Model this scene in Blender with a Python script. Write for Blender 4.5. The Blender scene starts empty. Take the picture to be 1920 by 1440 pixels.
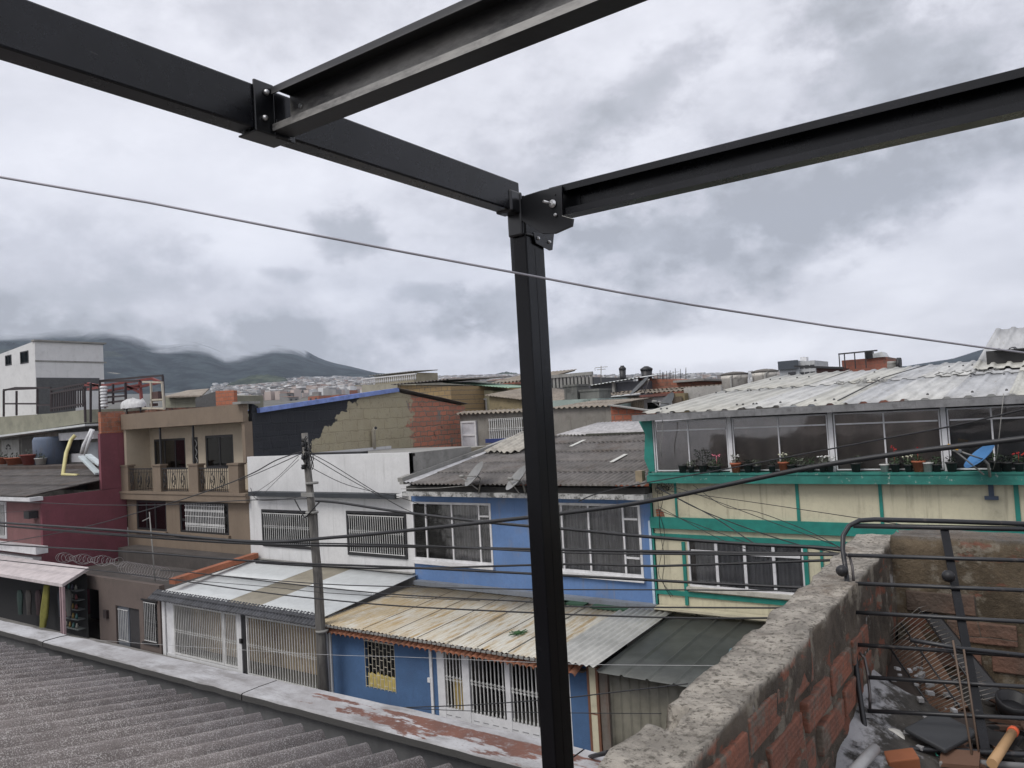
import bpy, math, random
from mathutils import Vector, Matrix
from mathutils import noise as mnoise
random.seed(11)
scene = bpy.context.scene
COL = scene.collection

# ---------------------------------------------------------------- camera frame
F = 1456.0          # focal length for a 1920 px wide picture
EYE = Vector((0, 0, 8.0))
_v1 = Vector((-2060, -175, -F)); _v2 = Vector((1030, -2, -F))
AX = (-_v1).normalized(); AY = (_v2 - AX * _v2.dot(AX)).normalized(); AZ = AX.cross(AY)
ROT = Matrix((AX, AY, AZ))

def _ray(px, py): return ROT @ Vector((px - 960, 720 - py, -F))
def atY(px, py, y): d = _ray(px, py); return EYE + d * (y / d.y)
def atX(px, py, x): d = _ray(px, py); return EYE + d * (x / d.x)
def atZ(px, py, z): d = _ray(px, py); return EYE + d * ((z - 8.0) / d.z)
def rectY(l, t, r, b, y):
    a = atY(l, t, y); c = atY(r, b, y)
    return a.x, c.x, c.z, a.z          # x0, x1, z0, z1

# ---------------------------------------------------------------- mesh builder
class MB:
    def __init__(s): s.v = []; s.f = []; s.sm = []
    def add(s, vs, fs, smooth=False):
        n = len(s.v); s.v += [tuple(v) for v in vs]; s.f += [tuple(i + n for i in f) for f in fs]
        s.sm += [smooth] * len(fs); return s
    def quad(s, a, b, c, d): return s.add([a, b, c, d], [(0, 1, 2, 3)])
    def box(s, x0, x1, y0, y1, z0, z1):
        if x0 > x1: x0, x1 = x1, x0
        if y0 > y1: y0, y1 = y1, y0
        if z0 > z1: z0, z1 = z1, z0
        return s.add([(x0,y0,z0),(x1,y0,z0),(x1,y1,z0),(x0,y1,z0),(x0,y0,z1),(x1,y0,z1),(x1,y1,z1),(x0,y1,z1)],
              [(0,3,2,1),(4,5,6,7),(0,1,5,4),(1,2,6,5),(2,3,7,6),(3,0,4,7)])
    def obox(s, c, u, v, w):           # oriented box: centre and three half-vectors
        c, u, v, w = Vector(c), Vector(u), Vector(v), Vector(w)
        p = [c + a*u + b*v + d*w for d in (-1, 1) for a, b in ((-1,-1),(1,-1),(1,1),(-1,1))]
        return s.add(p, [(0,3,2,1),(4,5,6,7),(0,1,5,4),(1,2,6,5),(2,3,7,6),(3,0,4,7)])
    def bar(s, a, b, w, h=None, up=(0,0,1)):   # rectangular bar from a to b
        a, b = Vector(a), Vector(b); d = b - a
        if h is None: h = w
        upv = Vector(up)
        if d.normalized().cross(upv).length < .05: upv = Vector((0,1,0))
        sd = d.cross(upv).normalized(); u2 = sd.cross(d).normalized()
        return s.obox((a+b)/2, d/2, sd*w/2, u2*h/2)
    def tube(s, pts, r, n=8, r2=None, caps=True, smooth=True):
        pts = [Vector(p) for p in pts]; m = len(pts); base = len(s.v)
        prev = None
        for i, p in enumerate(pts):
            t = (pts[min(i+1, m-1)] - pts[max(i-1, 0)]).normalized()
            if prev is None:
                q = Vector((0,0,1)) if abs(t.z) < .9 else Vector((1,0,0))
                sd = t.cross(q).normalized()
            else:
                sd = (prev - t * prev.dot(t)).normalized()
            prev = sd; up = sd.cross(t)
            rr = r if r2 is None else r + (r2 - r) * i / max(1, m-1)
            for k in range(n):
                a = 2*math.pi*k/n; s.v.append(tuple(p + sd*math.cos(a)*rr + up*math.sin(a)*rr))
        for i in range(m-1):
            for k in range(n):
                k2 = (k+1) % n
                s.f.append((base+i*n+k, base+i*n+k2, base+(i+1)*n+k2, base+(i+1)*n+k)); s.sm.append(smooth)
        if caps:
            s.f.append(tuple(base+k for k in range(n))[::-1]); s.f.append(tuple(base+(m-1)*n+k for k in range(n))); s.sm += [False, False]
        return s
    def lathe(s, c, prof, n=16, axis=(0,0,1), smooth=True):   # prof: (r, h) along axis from c
        ax = Vector(axis).normalized(); q = Vector((1,0,0)) if abs(ax.x) < .9 else Vector((0,1,0))
        u = ax.cross(q).normalized(); v = ax.cross(u); c = Vector(c); base = len(s.v)
        for r, h in prof:
            for k in range(n):
                a = 2*math.pi*k/n; s.v.append(tuple(c + ax*h + (u*math.cos(a) + v*math.sin(a))*r))
        for i in range(len(prof)-1):
            for k in range(n):
                k2 = (k+1) % n
                s.f.append((base+i*n+k, base+i*n+k2, base+(i+1)*n+k2, base+(i+1)*n+k)); s.sm.append(smooth)
        s.f.append(tuple(base+k for k in range(n))[::-1]); s.f.append(tuple(base+(len(prof)-1)*n+k for k in range(n))); s.sm += [False, False]
        return s
    def prism(s, poly, d):              # polygon (list of points) extruded by vector d
        d = Vector(d); a = [Vector(p) for p in poly]; n = len(a)
        fs = [tuple(range(n))[::-1], tuple(range(n, 2*n))] + [(i, (i+1) % n, n+(i+1) % n, n+i) for i in range(n)]
        return s.add(a + [p + d for p in a], fs)
    def corr(s, o, L, W, pitch=.177, amp=.025, seg=6, rows=1, lap=.012, sag=0, seed=0, thick=.007, shape='sin', jag=0):
        """corrugated sheet: origin o, ridges run along L, waves repeat along W; real thickness"""
        o, L, W = Vector(o), Vector(L), Vector(W); N = W.cross(L).normalized()
        if N.z < 0: N = -N
        wl = W.length; nw = max(2, int(wl / pitch * seg)); Wn = W.normalized(); rnd = random.Random(seed)
        for r in range(rows):
            a = r / rows; b = (r + 1) / rows + (.012 if r < rows-1 else 0)
            ns = 3; top = []; bot = []
            joff = rnd.uniform(-.01, .01)
            for j in range(ns + 1):
                t = a + (b - a) * j / ns; rt = []; rb = []
                for i in range(nw + 1):
                    x = wl * i / nw; ph = (x / pitch) % 1
                    if shape == 'sin': h = amp * math.sin(2*math.pi*ph)
                    elif shape == 'trap': h = amp * (1 if ph < .22 else (1-(ph-.22)/.12*2 if ph < .34 else (-1 if ph < .88 else -1+(ph-.88)/.12*2)))
                    else: h = amp * (1 if ph < .08 else -1)
                    jj = 0
                    if jag and j == 0: jj = jag * mnoise.noise(Vector((x*1.3, r*7.1+seed, 0)))
                    p = o + L*t + L.normalized()*jj + Wn*x + N*(h - sag*math.sin(math.pi*t)*(0.6+.4*math.sin(x*.7+seed)) + (lap * (ns - j)/ns if r else 0) + joff*.4)
                    rt.append(p); rb.append(p - N*thick)
                top.append(rt); bot.append(rb)
            n = nw + 1; vs = [p for row in top for p in row] + [p for row in bot for p in row]; off = (ns+1)*n; fs = []
            for j in range(ns):
                for i in range(nw):
                    q = j*n + i; fs.append((q, q+1, q+n+1, q+n)); fs.append((off+q, off+q+n, off+q+n+1, off+q+1))
            for i in range(nw):
                fs.append((i, off+i, off+i+1, i+1)); q = ns*n + i; fs.append((q, q+1, off+q+1, off+q))
            for j in range(ns):
                q = j*n; fs.append((q, q+n, off+q+n, off+q)); q = j*n + nw; fs.append((q, off+q, off+q+n, q+n))
            s.add(vs, fs, True)
        return s
    def wall(s, x0, x1, z0, z1, y, th=.15, holes=(), ax='y'):
        """wall in the plane y (or x when ax == 'x'), outer face at y, thickness th inwards, with openings (a0,a1,b0,b1)"""
        T = (lambda a, d, b: (a, y + d, b)) if ax == 'y' else (lambda a, d, b: (y - d, a, b))
        if x0 > x1: x0, x1 = x1, x0
        hs = [(min(h[0],h[1]), max(h[0],h[1]), min(h[2],h[3]), max(h[2],h[3])) for h in holes]
        xs = sorted({x0, x1} | {min(max(v, x0), x1) for h in hs for v in h[:2]}); zs = sorted({z0, z1} | {min(max(v, z0), z1) for h in hs for v in h[2:]})
        for i in range(len(xs)-1):
            for j in range(len(zs)-1):
                cx, cz = (xs[i]+xs[i+1])/2, (zs[j]+zs[j+1])/2
                if any(h[0] < cx < h[1] and h[2] < cz < h[3] for h in hs): continue
                for d in (0, th):
                    s.quad(T(xs[i],d,zs[j]), T(xs[i+1],d,zs[j]), T(xs[i+1],d,zs[j+1]), T(xs[i],d,zs[j+1]))
        for a0, a1, b0, b1 in [(x0, x1, z0, z1)] + hs:
            for p, q in (((a0,b0),(a1,b0)), ((a1,b0),(a1,b1)), ((a1,b1),(a0,b1)), ((a0,b1),(a0,b0))):
                s.quad(T(p[0],0,p[1]), T(q[0],0,q[1]), T(q[0],th,q[1]), T(p[0],th,p[1]))
        return s
    def build(s, name, mat, parent=None, bevel=0):
        me = bpy.data.meshes.new(name); off = parent_loc(parent)
        me.from_pydata([tuple(Vector(v) - off) for v in s.v], [], s.f)
        me.polygons.foreach_set('use_smooth', s.sm); me.materials.append(mat); me.update()
        o = bpy.data.objects.new(name, me); COL.objects.link(o)
        if parent: o.parent = parent
        if bevel:
            b = o.modifiers.new('bevel', 'BEVEL'); b.width = bevel; b.segments = 2; b.limit_method = 'ANGLE'
        return o

def parent_loc(p):
    v = Vector((0, 0, 0))
    while p: v += p.location; p = p.parent
    return v
def tag(o, label=None, cat=None, group=None, kind=None):
    if label: o['label'] = label
    if cat: o['category'] = cat
    if group: o['group'] = group
    if kind: o['kind'] = kind
    return o
def thing(name, label, cat, loc, group=None):
    o = bpy.data.objects.new(name, None); o.empty_display_size = .2; COL.objects.link(o); o.location = loc
    return tag(o, label, cat, group)
def single(name, mb, mat, label, cat, group=None, bevel=0):
    """a thing that is one mesh; its origin at the base"""
    vs = mb.v; c = Vector((sum(v[0] for v in vs)/len(vs), sum(v[1] for v in vs)/len(vs), min(v[2] for v in vs)))
    me = bpy.data.meshes.new(name); me.from_pydata([tuple(Vector(v) - c) for v in vs], [], mb.f)
    me.polygons.foreach_set('use_smooth', mb.sm); me.materials.append(mat); me.update()
    o = bpy.data.objects.new(name, me); o.location = c; COL.objects.link(o)
    if bevel:
        b = o.modifiers.new('bevel', 'BEVEL'); b.width = bevel; b.segments = 2; b.limit_method = 'ANGLE'
    return tag(o, label, cat, group)
def copy_thing(root, loc, label=None):
    def rec(o, par):
        c = o.copy(); COL.objects.link(c); c.parent = par
        for ch in o.children: rec(ch, c)
        return c
    c = rec(root, None); c.location = loc
    if label: c['label'] = label
    return c

# ---------------------------------------------------------------- materials
class NT:
    def __init__(s, name):
        s.m = bpy.data.materials.new(name); s.m.use_nodes = True; s.t = s.m.node_tree; s.t.nodes.clear()
        s.out = s.n('ShaderNodeOutputMaterial'); s.b = s.n('ShaderNodeBsdfPrincipled'); s.l(s.b.outputs[0], s.out.inputs[0])
        s.pos = s.n('ShaderNodeNewGeometry').outputs['Position']
    def n(s, t, **kw):
        x = s.t.nodes.new(t)
        for k, v in kw.items(): setattr(x, k, v)
        return x
    def l(s, a, b): s.t.links.new(a, b)
    def mapped(s, scale=(1,1,1), loc=(0,0,0), src=None, rot=(0,0,0)):
        m = s.n('ShaderNodeMapping'); m.inputs['Scale'].default_value = scale; m.inputs['Location'].default_value = loc; m.inputs['Rotation'].default_value = rot
        s.l(src or s.pos, m.inputs['Vector']); return m.outputs[0]
    def noise(s, scale, detail=4, rough=.6, vec=None, w=0):
        x = s.n('ShaderNodeTexNoise'); x.inputs['Scale'].default_value = scale; x.inputs['Detail'].default_value = detail; x.inputs['Roughness'].default_value = rough
        s.l(vec or s.pos, x.inputs['Vector']); return x.outputs[0]
    def ramp(s, fac, lo, hi, smooth=True):
        x = s.n('ShaderNodeMapRange'); x.interpolation_type = 'SMOOTHSTEP' if smooth else 'LINEAR'
        x.inputs[1].default_value = lo; x.inputs[2].default_value = hi; s.l(fac, x.inputs[0]); return x.outputs[0]
    def mul(s, a, b, op='MULTIPLY'):
        x = s.n('ShaderNodeMath', operation=op)
        for i, v in enumerate((a, b)):
            if isinstance(v, (int, float)): x.inputs[i].default_value = v
            else: s.l(v, x.inputs[i])
        return x.outputs[0]
    def mix(s, fac, a, b):
        x = s.n('ShaderNodeMix', data_type='RGBA')
        if isinstance(fac, (int, float)): x.inputs[0].default_value = fac
        else: s.l(fac, x.inputs[0])
        for i, v in ((6, a), (7, b)):
            if isinstance(v, tuple): x.inputs[i].default_value = (*v, 1)
            else: s.l(v, x.inputs[i])
        return x.outputs[2]
    def bump(s, h, strength=.3, dist=.02):
        x = s.n('ShaderNodeBump'); x.inputs['Strength'].default_value = strength; x.inputs['Distance'].default_value = dist
        s.l(h, x.inputs['Height']); s.l(x.outputs[0], s.b.inputs['Normal'])
    def set(s, col=None, rough=.8, metal=0, spec=None):
        if col is not None:
            if isinstance(col, tuple): s.b.inputs['Base Color'].default_value = (*col, 1)
            else: s.l(col, s.b.inputs['Base Color'])
        if isinstance(rough, (int, float)): s.b.inputs['Roughness'].default_value = rough
        else: s.l(rough, s.b.inputs['Roughness'])
        s.b.inputs['Metallic'].default_value = metal
        if spec is not None: s.b.inputs['Specular IOR Level'].default_value = spec
        return s.m

def shade(c, k): return tuple(min(1, v*k) for v in c)
def plaster(name, c, var=.18, dirt=(.12,.11,.10), damt=.5, dlo=.50, dhi=.75, rough=.85, bs=60, bst=.25, streak=True, scale=1.0):
    """painted or bare render: uneven tone, patches of dirt and vertical water stains"""
    t = NT(name)
    a = t.mix(t.ramp(t.noise(1.1*scale, 5), .3, .7), shade(c, 1-var), shade(c, 1+var*.5))
    a = t.mix(t.mul(t.ramp(t.noise(14*scale, 4), .35, .75), .55), a, shade(c, 1-var*1.3))
    d = t.ramp(t.noise(1.7*scale, 6, .7), dlo, dhi)
    a = t.mix(t.mul(d, damt), a, dirt)
    if streak:
        st = t.ramp(t.noise(1.0, 5, .65, t.mapped((5.5*scale, 5.5*scale, .35*scale))), .56, .72)
        a = t.mix(t.mul(st, damt*.7), a, dirt)
    fine = t.ramp(t.noise(1.0, 6, .7, t.mapped((16*scale, 16*scale, 1.1*scale),(3,1,9))), .55, .7)
    if streak: a = t.mix(t.mul(fine, damt*.6), a, shade(c, .6))
    t.bump(t.noise(bs, 4), bst, .01)
    return t.set(a, rough)
def paint(name, c, rough=.45, metal=0, var=.12, wear=None, wamt=.6, wlo=.6, wscale=8, spec=None):
    t = NT(name)
    a = t.mix(t.ramp(t.noise(3, 5), .3, .7), shade(c, 1-var), shade(c, 1+var))
    if wear: a = t.mix(t.mul(t.ramp(t.noise(wscale, 6, .7), wlo, wlo+.08), wamt), a, wear)
    t.bump(t.noise(25, 3), .06, .005)
    return t.set(a, rough, metal, spec)
def brickmat(name, ax='y', c1=(.42,.13,.06), c2=(.3,.10,.06), mortar=(.24,.21,.18), w=.36, h=.22, ms=.012, dirt=(.07,.06,.05), damt=.6, dlo=.5, off=.5, plasterc=None, plo=.5):
    t = NT(name)
    sx = t.n('ShaderNodeSeparateXYZ'); t.l(t.pos, sx.inputs[0]); cb = t.n('ShaderNodeCombineXYZ')
    t.l(sx.outputs[0 if ax == 'y' else 1], cb.inputs[0]); t.l(sx.outputs[2], cb.inputs[1])
    wob = t.n('ShaderNodeTexNoise'); wob.inputs['Scale'].default_value = 3; t.l(t.pos, wob.inputs['Vector'])
    vm = t.n('ShaderNodeVectorMath', operation='MULTIPLY_ADD'); t.l(wob.outputs[1], vm.inputs[0]); vm.inputs[1].default_value = (.06,.05,0); t.l(cb.outputs[0], vm.inputs[2])
    b = t.n('ShaderNodeTexBrick'); t.l(vm.outputs[0], b.inputs['Vector'])
    b.inputs['Color1'].default_value = (*c1, 1); b.inputs['Color2'].default_value = (*c2, 1); b.inputs['Mortar'].default_value = (*mortar, 1)
    b.inputs['Scale'].default_value = 1; b.inputs['Brick Width'].default_value = w; b.inputs['Row Height'].default_value = h
    b.inputs['Mortar Size'].default_value = ms; b.inputs['Mortar Smooth'].default_value = .4; b.offset = off
    a = t.mix(t.mul(t.ramp(t.noise(9, 5), .3, .7), .4), b.outputs[0], shade(c2, .6))
    if plasterc: a = t.mix(t.ramp(t.noise(.9, 6, .6), plo, plo+.05), a, plasterc)
    a = t.mix(t.mul(t.ramp(t.noise(1.6, 6, .7), dlo, dlo+.2), damt), a, dirt)
    h2 = t.mul(b.outputs['Fac'], -1.0); t.bump(t.mul(h2, t.noise(30, 4), 'ADD'), .6, .02)
    return t.set(a, .9)
def flat(name, c, rough=.6, metal=0, emit=0):
    t = NT(name); m = t.set(t.mix(t.ramp(t.noise(6, 3), .3, .7), shade(c, .85), shade(c, 1.1)), rough, metal); return m
def glassmat(name, tint=(.03,.035,.04), alpha=.08):
    t = NT(name); tr = t.n('ShaderNodeBsdfTransparent'); k = 1 - alpha; tr.inputs[0].default_value = (k, k, k*1.01, 1)
    gl = t.n('ShaderNodeBsdfGlossy'); gl.inputs['Roughness'].default_value = .05
    bp = t.n('ShaderNodeBump'); bp.inputs['Strength'].default_value = .12; bp.inputs['Distance'].default_value = .03; t.l(t.noise(1.3, 2), bp.inputs['Height']); t.l(bp.outputs[0], gl.inputs['Normal'])
    fr = t.n('ShaderNodeFresnel'); fr.inputs[0].default_value = 1.5; mx = t.n('ShaderNodeMixShader')
    t.l(t.mul(fr.outputs[0], 1.9), mx.inputs[0]); t.l(tr.outputs[0], mx.inputs[1]); t.l(gl.outputs[0], mx.inputs[2]); t.l(mx.outputs[0], t.out.inputs[0]); return t.m
def curtain(name, c=(.5,.5,.48), pitch=.09):
    t = NT(name); w = t.n('ShaderNodeTexWave', wave_type='BANDS', bands_direction='X'); w.inputs['Scale'].default_value = .314/pitch*1.0
    w.inputs['Distortion'].default_value = 2.5; w.inputs['Detail'].default_value = 2; w.inputs['Detail Scale'].default_value = .6
    t.l(t.mapped((1,1,.12)), w.inputs['Vector'])
    a = t.mix(w.outputs[1], shade(c, .68), c); a = t.mix(t.ramp(t.noise(1.4, 4), .4, .7), a, shade(c, .6)); t.bump(w.outputs[1], .5, .02); return t.set(a, .9)  # fold shading is put into the colour as vertical bands
HAZE = 1.0e-4; EXPO = 0.3
# ================================================================ near things
mBlack = paint('black_enamel', (.005,.0055,.007), .28, 0, .25, wear=(.02,.02,.024), wamt=.4, wlo=.6, wscale=5, spec=.6)
t = NT('satin_black_steel'); a = t.mix(t.ramp(t.noise(4, 6, .7), .35, .7), (.004,.0045,.006), (.012,.0125,.016))
a = t.mix(t.mul(t.ramp(t.noise(60, 5, .7, t.mapped((.25,.25,1))), .66, .72), .5), a, (.08,.075,.07))
t.bump(t.mul(t.noise(55, 4, .6, t.mapped((.12,.12,1))), t.mul(t.noise(9, 3), .6), 'ADD'), .12, .003)
mBlack2 = t.set(a, .3, 0, .36); t.b.inputs['Roughness'].default_value = .3
rr_ = t.mul(t.mul(t.noise(11, 6, .7), .22), .17, 'ADD'); t.l(rr_, t.b.inputs['Roughness'])
t = NT('dusty_sheen_black_steel'); sx = t.n('ShaderNodeSeparateXYZ'); t.l(t.pos, sx.inputs[0])
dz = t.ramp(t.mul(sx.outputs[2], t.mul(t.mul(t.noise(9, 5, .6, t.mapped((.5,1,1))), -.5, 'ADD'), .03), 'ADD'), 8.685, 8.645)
a = t.mix(t.mul(dz, t.ramp(t.noise(14, 6, .7, t.mapped((.35,1,1))), .25, .6)), (.03,.03,.033), (.34,.33,.31))  # lip dirt, plus sky reflection painted in to lighten the web
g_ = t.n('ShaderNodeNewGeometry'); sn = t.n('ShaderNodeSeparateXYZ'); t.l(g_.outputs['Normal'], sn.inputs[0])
a = t.mix(t.ramp(sn.outputs[2], -.3, -.7), a, (.012,.012,.013))  # shaded underside painted near black by face direction
t.bump(t.noise(40, 4), .15, .003); mDirtySheen = t.set(a, .42)
mZinc = paint('zinc', (.62,.62,.62), .3, .9, .1)
mRubber = flat('black_rubber', (.015,.015,.017), .5)

def cpurlin(a, b, openv, h=.09, w=.05, lip=.016, t=.003, parts=False):
    """C section from a to b (a, b = bottom corner of the open side); web on the far side of openv"""
    a, b, o = Vector(a), Vector(b), Vector(openv); up = Vector((0,0,1)); m = MB()
    def strip(p, u, v):   # rectangle section spanned by u, v from p, swept a->b
        d = b - a; m.prism([a+p, a+p+u, a+p+u+v, a+p+v], d)
    back = -o*w
    strip(back, o*t, up*h)                                   # web
    strip(back + o*t, o*(w-t), up*t)                         # bottom flange
    strip(back + o*t + up*(h-t), o*(w-t), up*t)              # top flange
    strip(-o*t + up*t, o*t, up*lip); strip(-o*t + up*(h-t-lip), o*t, up*lip)
    return m
yB = 1.9
# post, twin C sections welded into a box with a seam
mPost = paint('post_enamel', (.004,.0042,.0055), .25, 0, .3, wear=(.02,.02,.022), wamt=.4, wscale=12, spec=.22)
T = thing('steel_post', 'tall black steel post holding up the corner of the open roof frame', 'post', (-1.285, 1.95, 6.1))
m = MB(); m.box(-1.31, -1.26, 1.9, 1.999, 6.1, 8.652); m.build('column', mPost, T, .004)
m = MB(); m.box(-1.2597, -1.2594, 1.945, 1.949, 6.1, 8.50); m.build('weld_seam', mPost, T)
m = MB(); m.box(-1.36, -1.21, 1.85, 2.05, 6.08, 6.1); m.build('base_plate', mBlack, T)
a = [atX(x, y, -1.2555) for x, y in ((998,436),(1037,438),(1034,469),(1030,470),(1003,456))]
m = MB(); m.prism(a, (.004,0,0)); m.build('gusset_plate', mBlack2, T)
m = MB(); m.prism([(-1.316,1.91,8.55),(-1.316,2.0,8.55),(-1.316,1.99,8.43),(-1.316,1.91,8.43)], (-.008,0,0)); m.build('gusset_plate', mBlack2, T)
for x, y in ((1008,447),(1029,454)):
    m = MB(); m.lathe(atX(x, y, -1.252), ((.0055,-.002),(.0055,.003),(.003,.007)), 8, (1,0,0)); m.build('bolt', mZinc, T)
m = MB(); r = random.Random(31)
for k in range(22): m.lathe((-1.2565+r.uniform(-.001,.001), 1.9+.0043*k, 8.535+r.uniform(-.001,.001)), ((.003,-.002),(.0045,.001),(.002,.004)), 7, (1,0,0))
m.build('weld_bead', mBlack, T)
# long beam running overhead
T = thing('steel_beam', 'black steel beam coming in from the upper left to the post', 'beam', (-1.295, -.2, 8.60))
m = MB(); m.box(-1.32, -1.27, -2.4, 1.895, 8.60, 8.69); m.build('channel', mBlack2, T, .004)
# bracket on this beam carrying the cross beam
m = MB(); m.box(-1.2695, -1.2635, .962, 1.010, 8.592, 8.698); m.box(-1.321, -1.262, .962, 1.05, 8.592, 8.5965); m.box(-1.2695, -1.264, 1.0125, 1.06, 8.59, 8.63); m.build('bracket', mBlack, T, .002)
for z, y in ((8.676,.988),(8.622,.982)):
    m = MB(); m.lathe((-1.262, y, z), ((.006,0),(.006,.004),(.003,.009)), 8, (1,0,0)); m.build('bolt', mZinc, T)
m = MB(); m.lathe((-1.225, 1.046, 8.655), ((.005,0),(.005,.004)), 8, (0,-1,0)); m.build('bolt', mZinc, T)
# cross beam with dirty lips
T = thing('cross_beam', 'dusty black C channel running up and out of the top of the picture', 'beam', (.4, 1.02, 8.60))
cpurlin((-1.26,1.0,8.60), (2.2,1.0,8.60), (0,-1,0), lip=.011).build('channel', mDirtySheen, T)
# right beam
T = thing('side_beam', 'glossy black C channel running from the post to the right edge', 'beam', (.4, 1.92, 8.57))
cpurlin((-1.17,yB,8.565), (2.6,yB,8.565), (0,-1,0), h=.088).build('channel', mBlack2, T)
m = MB(); m.box(-1.17, -1.095, 1.944, 1.9465, 8.57, 8.645); m.build('splice_plate', mBlack, T)
# corner bracket on the post
T = thing('corner_bracket', 'black corner bracket with shiny bolts where post and beams meet', 'bracket', (-1.23, 1.9, 8.5))
pl = [atY(x, y, 1.888) for x, y in ((1014,357),(1053,348),(1054,404),(1074,410),(1072,424),(1040,438),(1016,438),(1004,430),(985,418),(972,410),(972,378),(985,366))]
m = MB(); m.prism(pl, (0,.009,0)); m.build('plate', mBlack, T, .001)
m = MB(); m.box(-1.323, -1.264, 1.84, 1.886, 8.594, 8.66); m.box(-1.314, -1.262, 1.885, 1.899, 8.53, 8.66); m.build('block', mBlack, T, .006)
m = MB(); c = atY(1036, 382, 1.885); m.lathe(c, ((.012,0),(.012,.002),(.007,.003),(.007,.008)), 10, (0,-1,0)); m.tube([c, c+Vector((-.012,-.03,.004))], .004, 8); m.build('bolt', mZinc, T)
m = MB(); m.lathe(atY(1042, 403, 1.886), ((.0055,0),(.0055,.003),(.003,.007)), 8, (0,-1,0)); m.build('bolt', mZinc, T)
m = MB(); m.lathe(atY(1040, 365, 1.886), ((.0025,0),(.0025,.0012)), 8, (0,-1,0)); m.build('rivet_hole', mRubber, T)
# galvanised wire in front of the post
def wirepts(pxs, depth):
    out = []
    for x, y in pxs:
        d = _ray(x, y); out.append(EYE + d * depth(d))
    return out
dl = lambda d: 3.0 / (d.y - .95 * d.x)
P3 = [(-260,287),(0,332),(280,380),(560,435),(770,475),(975,513),(1160,548),(1300,572),(1560,612),(1840,651),(2000,672)]
m = MB(); m.tube(wirepts(P3, dl), .0034, 8); single('galvanised_wire', m, paint('galvanised', (.36,.35,.38), .45, .35), 'thick grey wire stretched across the sky in front of the post', 'wire')

# ---------------------------------------------------------------- own roof and parapet
def cementroof(name, c1, c2, c3, speck=150, amt=.8, lo=.5):
    t = NT(name)
    a = t.mix(t.ramp(t.noise(1.3, 6, .7), .32, .68), c1, c2)
    a = t.mix(t.mul(t.ramp(t.noise(5, 5, .7, t.mapped((1,.35,1))), .52, .72), .5), a, shade(c1, .45))
    a = t.mix(t.mul(t.ramp(t.noise(.8, 5, .7, t.mapped((1,1,1),(8,1,0))), .5, .7), .45), a, (.10,.07,.05))
    a = t.mix(t.mul(t.mul(t.ramp(t.noise(speck, 3, .7), lo, lo+.12), t.ramp(t.noise(7, 4, .7), .2, .6)), amt), a, c3)
    a = t.mix(t.mul(t.ramp(t.noise(speck*1.4, 3, .7, t.mapped((1,1,1),(5,3,2))), .56, .66), .6), a, shade(c1, .3))
    t.bump(t.noise(speck*1.2, 4, .75), .75, .012); return t.set(a, .95)
mOwn = cementroof('lichen_cement_roof', (.15,.128,.12), (.29,.255,.242), (.68,.65,.62))
T = thing('cement_roof', 'near corrugated grey cement roof speckled with lichen at the lower left', 'roof', (-5, .8, 6.3))
m = MB(); m.corr((-10.5, 2.84, 6.325), (0, -4.6, .85), (9.84, 0, 0), .1765, .040, 14, 2, thick=.008, jag=.05, seed=3, lap=.018); m.build('corrugated_sheet', mOwn, T)
m = MB(); m.tube([atY(-20,1362,2.1)+Vector((0,0,.0)), atY(30,1330,2.25), atY(85,1308,2.35), atY(100,1306,2.4), atY(118,1290,2.5)], .004, 6)
single('roof_cable', m, mRubber, 'short black cable lying on the speckled cement roof', 'cable')

t = NT('worn_shaded_coping')
sx = t.n('ShaderNodeSeparateXYZ'); t.l(t.pos, sx.inputs[0])
a = t.mix(t.ramp(t.noise(2.2, 6, .65), .3, .7), (.25,.24,.24), (.42,.42,.43))
a = t.mix(t.mul(t.ramp(t.noise(5, 7, .72, t.mapped((.35,1,1))), .46, .66), .8), a, (.17,.16,.155))
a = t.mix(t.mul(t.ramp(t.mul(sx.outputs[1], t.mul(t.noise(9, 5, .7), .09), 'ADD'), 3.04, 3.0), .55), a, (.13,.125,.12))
a = t.mix(t.mul(t.ramp(t.noise(70, 3, .7), .55, .7), .5), a, (.2,.19,.18))
red = t.mix(t.ramp(t.noise(7, 4), .3, .7), (.165,.07,.047), (.12,.055,.04))
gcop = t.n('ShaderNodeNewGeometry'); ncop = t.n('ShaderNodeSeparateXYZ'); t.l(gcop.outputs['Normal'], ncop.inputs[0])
gate = t.mul(t.ramp(sx.outputs[0], -5.2, -3.6), t.noise(2.1, 6, .68, t.mapped((.75,2.4,1),(3.3,1.1,0))))
far = t.ramp(sx.outputs[1], 3.27, 3.18)
a = t.mix(t.mul(t.ramp(t.mul(gate, far), .485, .53), t.ramp(t.noise(16, 6, .75), .2, .5)), a, red)
a = t.mix(t.ramp(ncop.outputs[2], .75, .4), a, (.06,.058,.056))  # shade and dirt painted together into the vertical faces
w = t.n('ShaderNodeTexNoise'); w.inputs['Scale'].default_value = 4; t.l(t.pos, w.inputs['Vector'])
t.bump(t.noise(40, 5, .7), .35, .01); mCop = t.set(a, .88)
T = thing('parapet_wall', 'low street parapet of grey cement with peeling red paint on its cap', 'parapet', (-5, 3.1, 0))
m = MB(); m.box(-14, -.68, 3.02, 3.24, 0, 6.325); m.build('wall', plaster('parapet_render', (.1,.1,.102), .2, dirt=(.04,.04,.045), damt=.6), T)
xs = [-14.0, -11.4, -9.0, -6.93, -4.28, -2.0, -.68]
m = MB()
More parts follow.
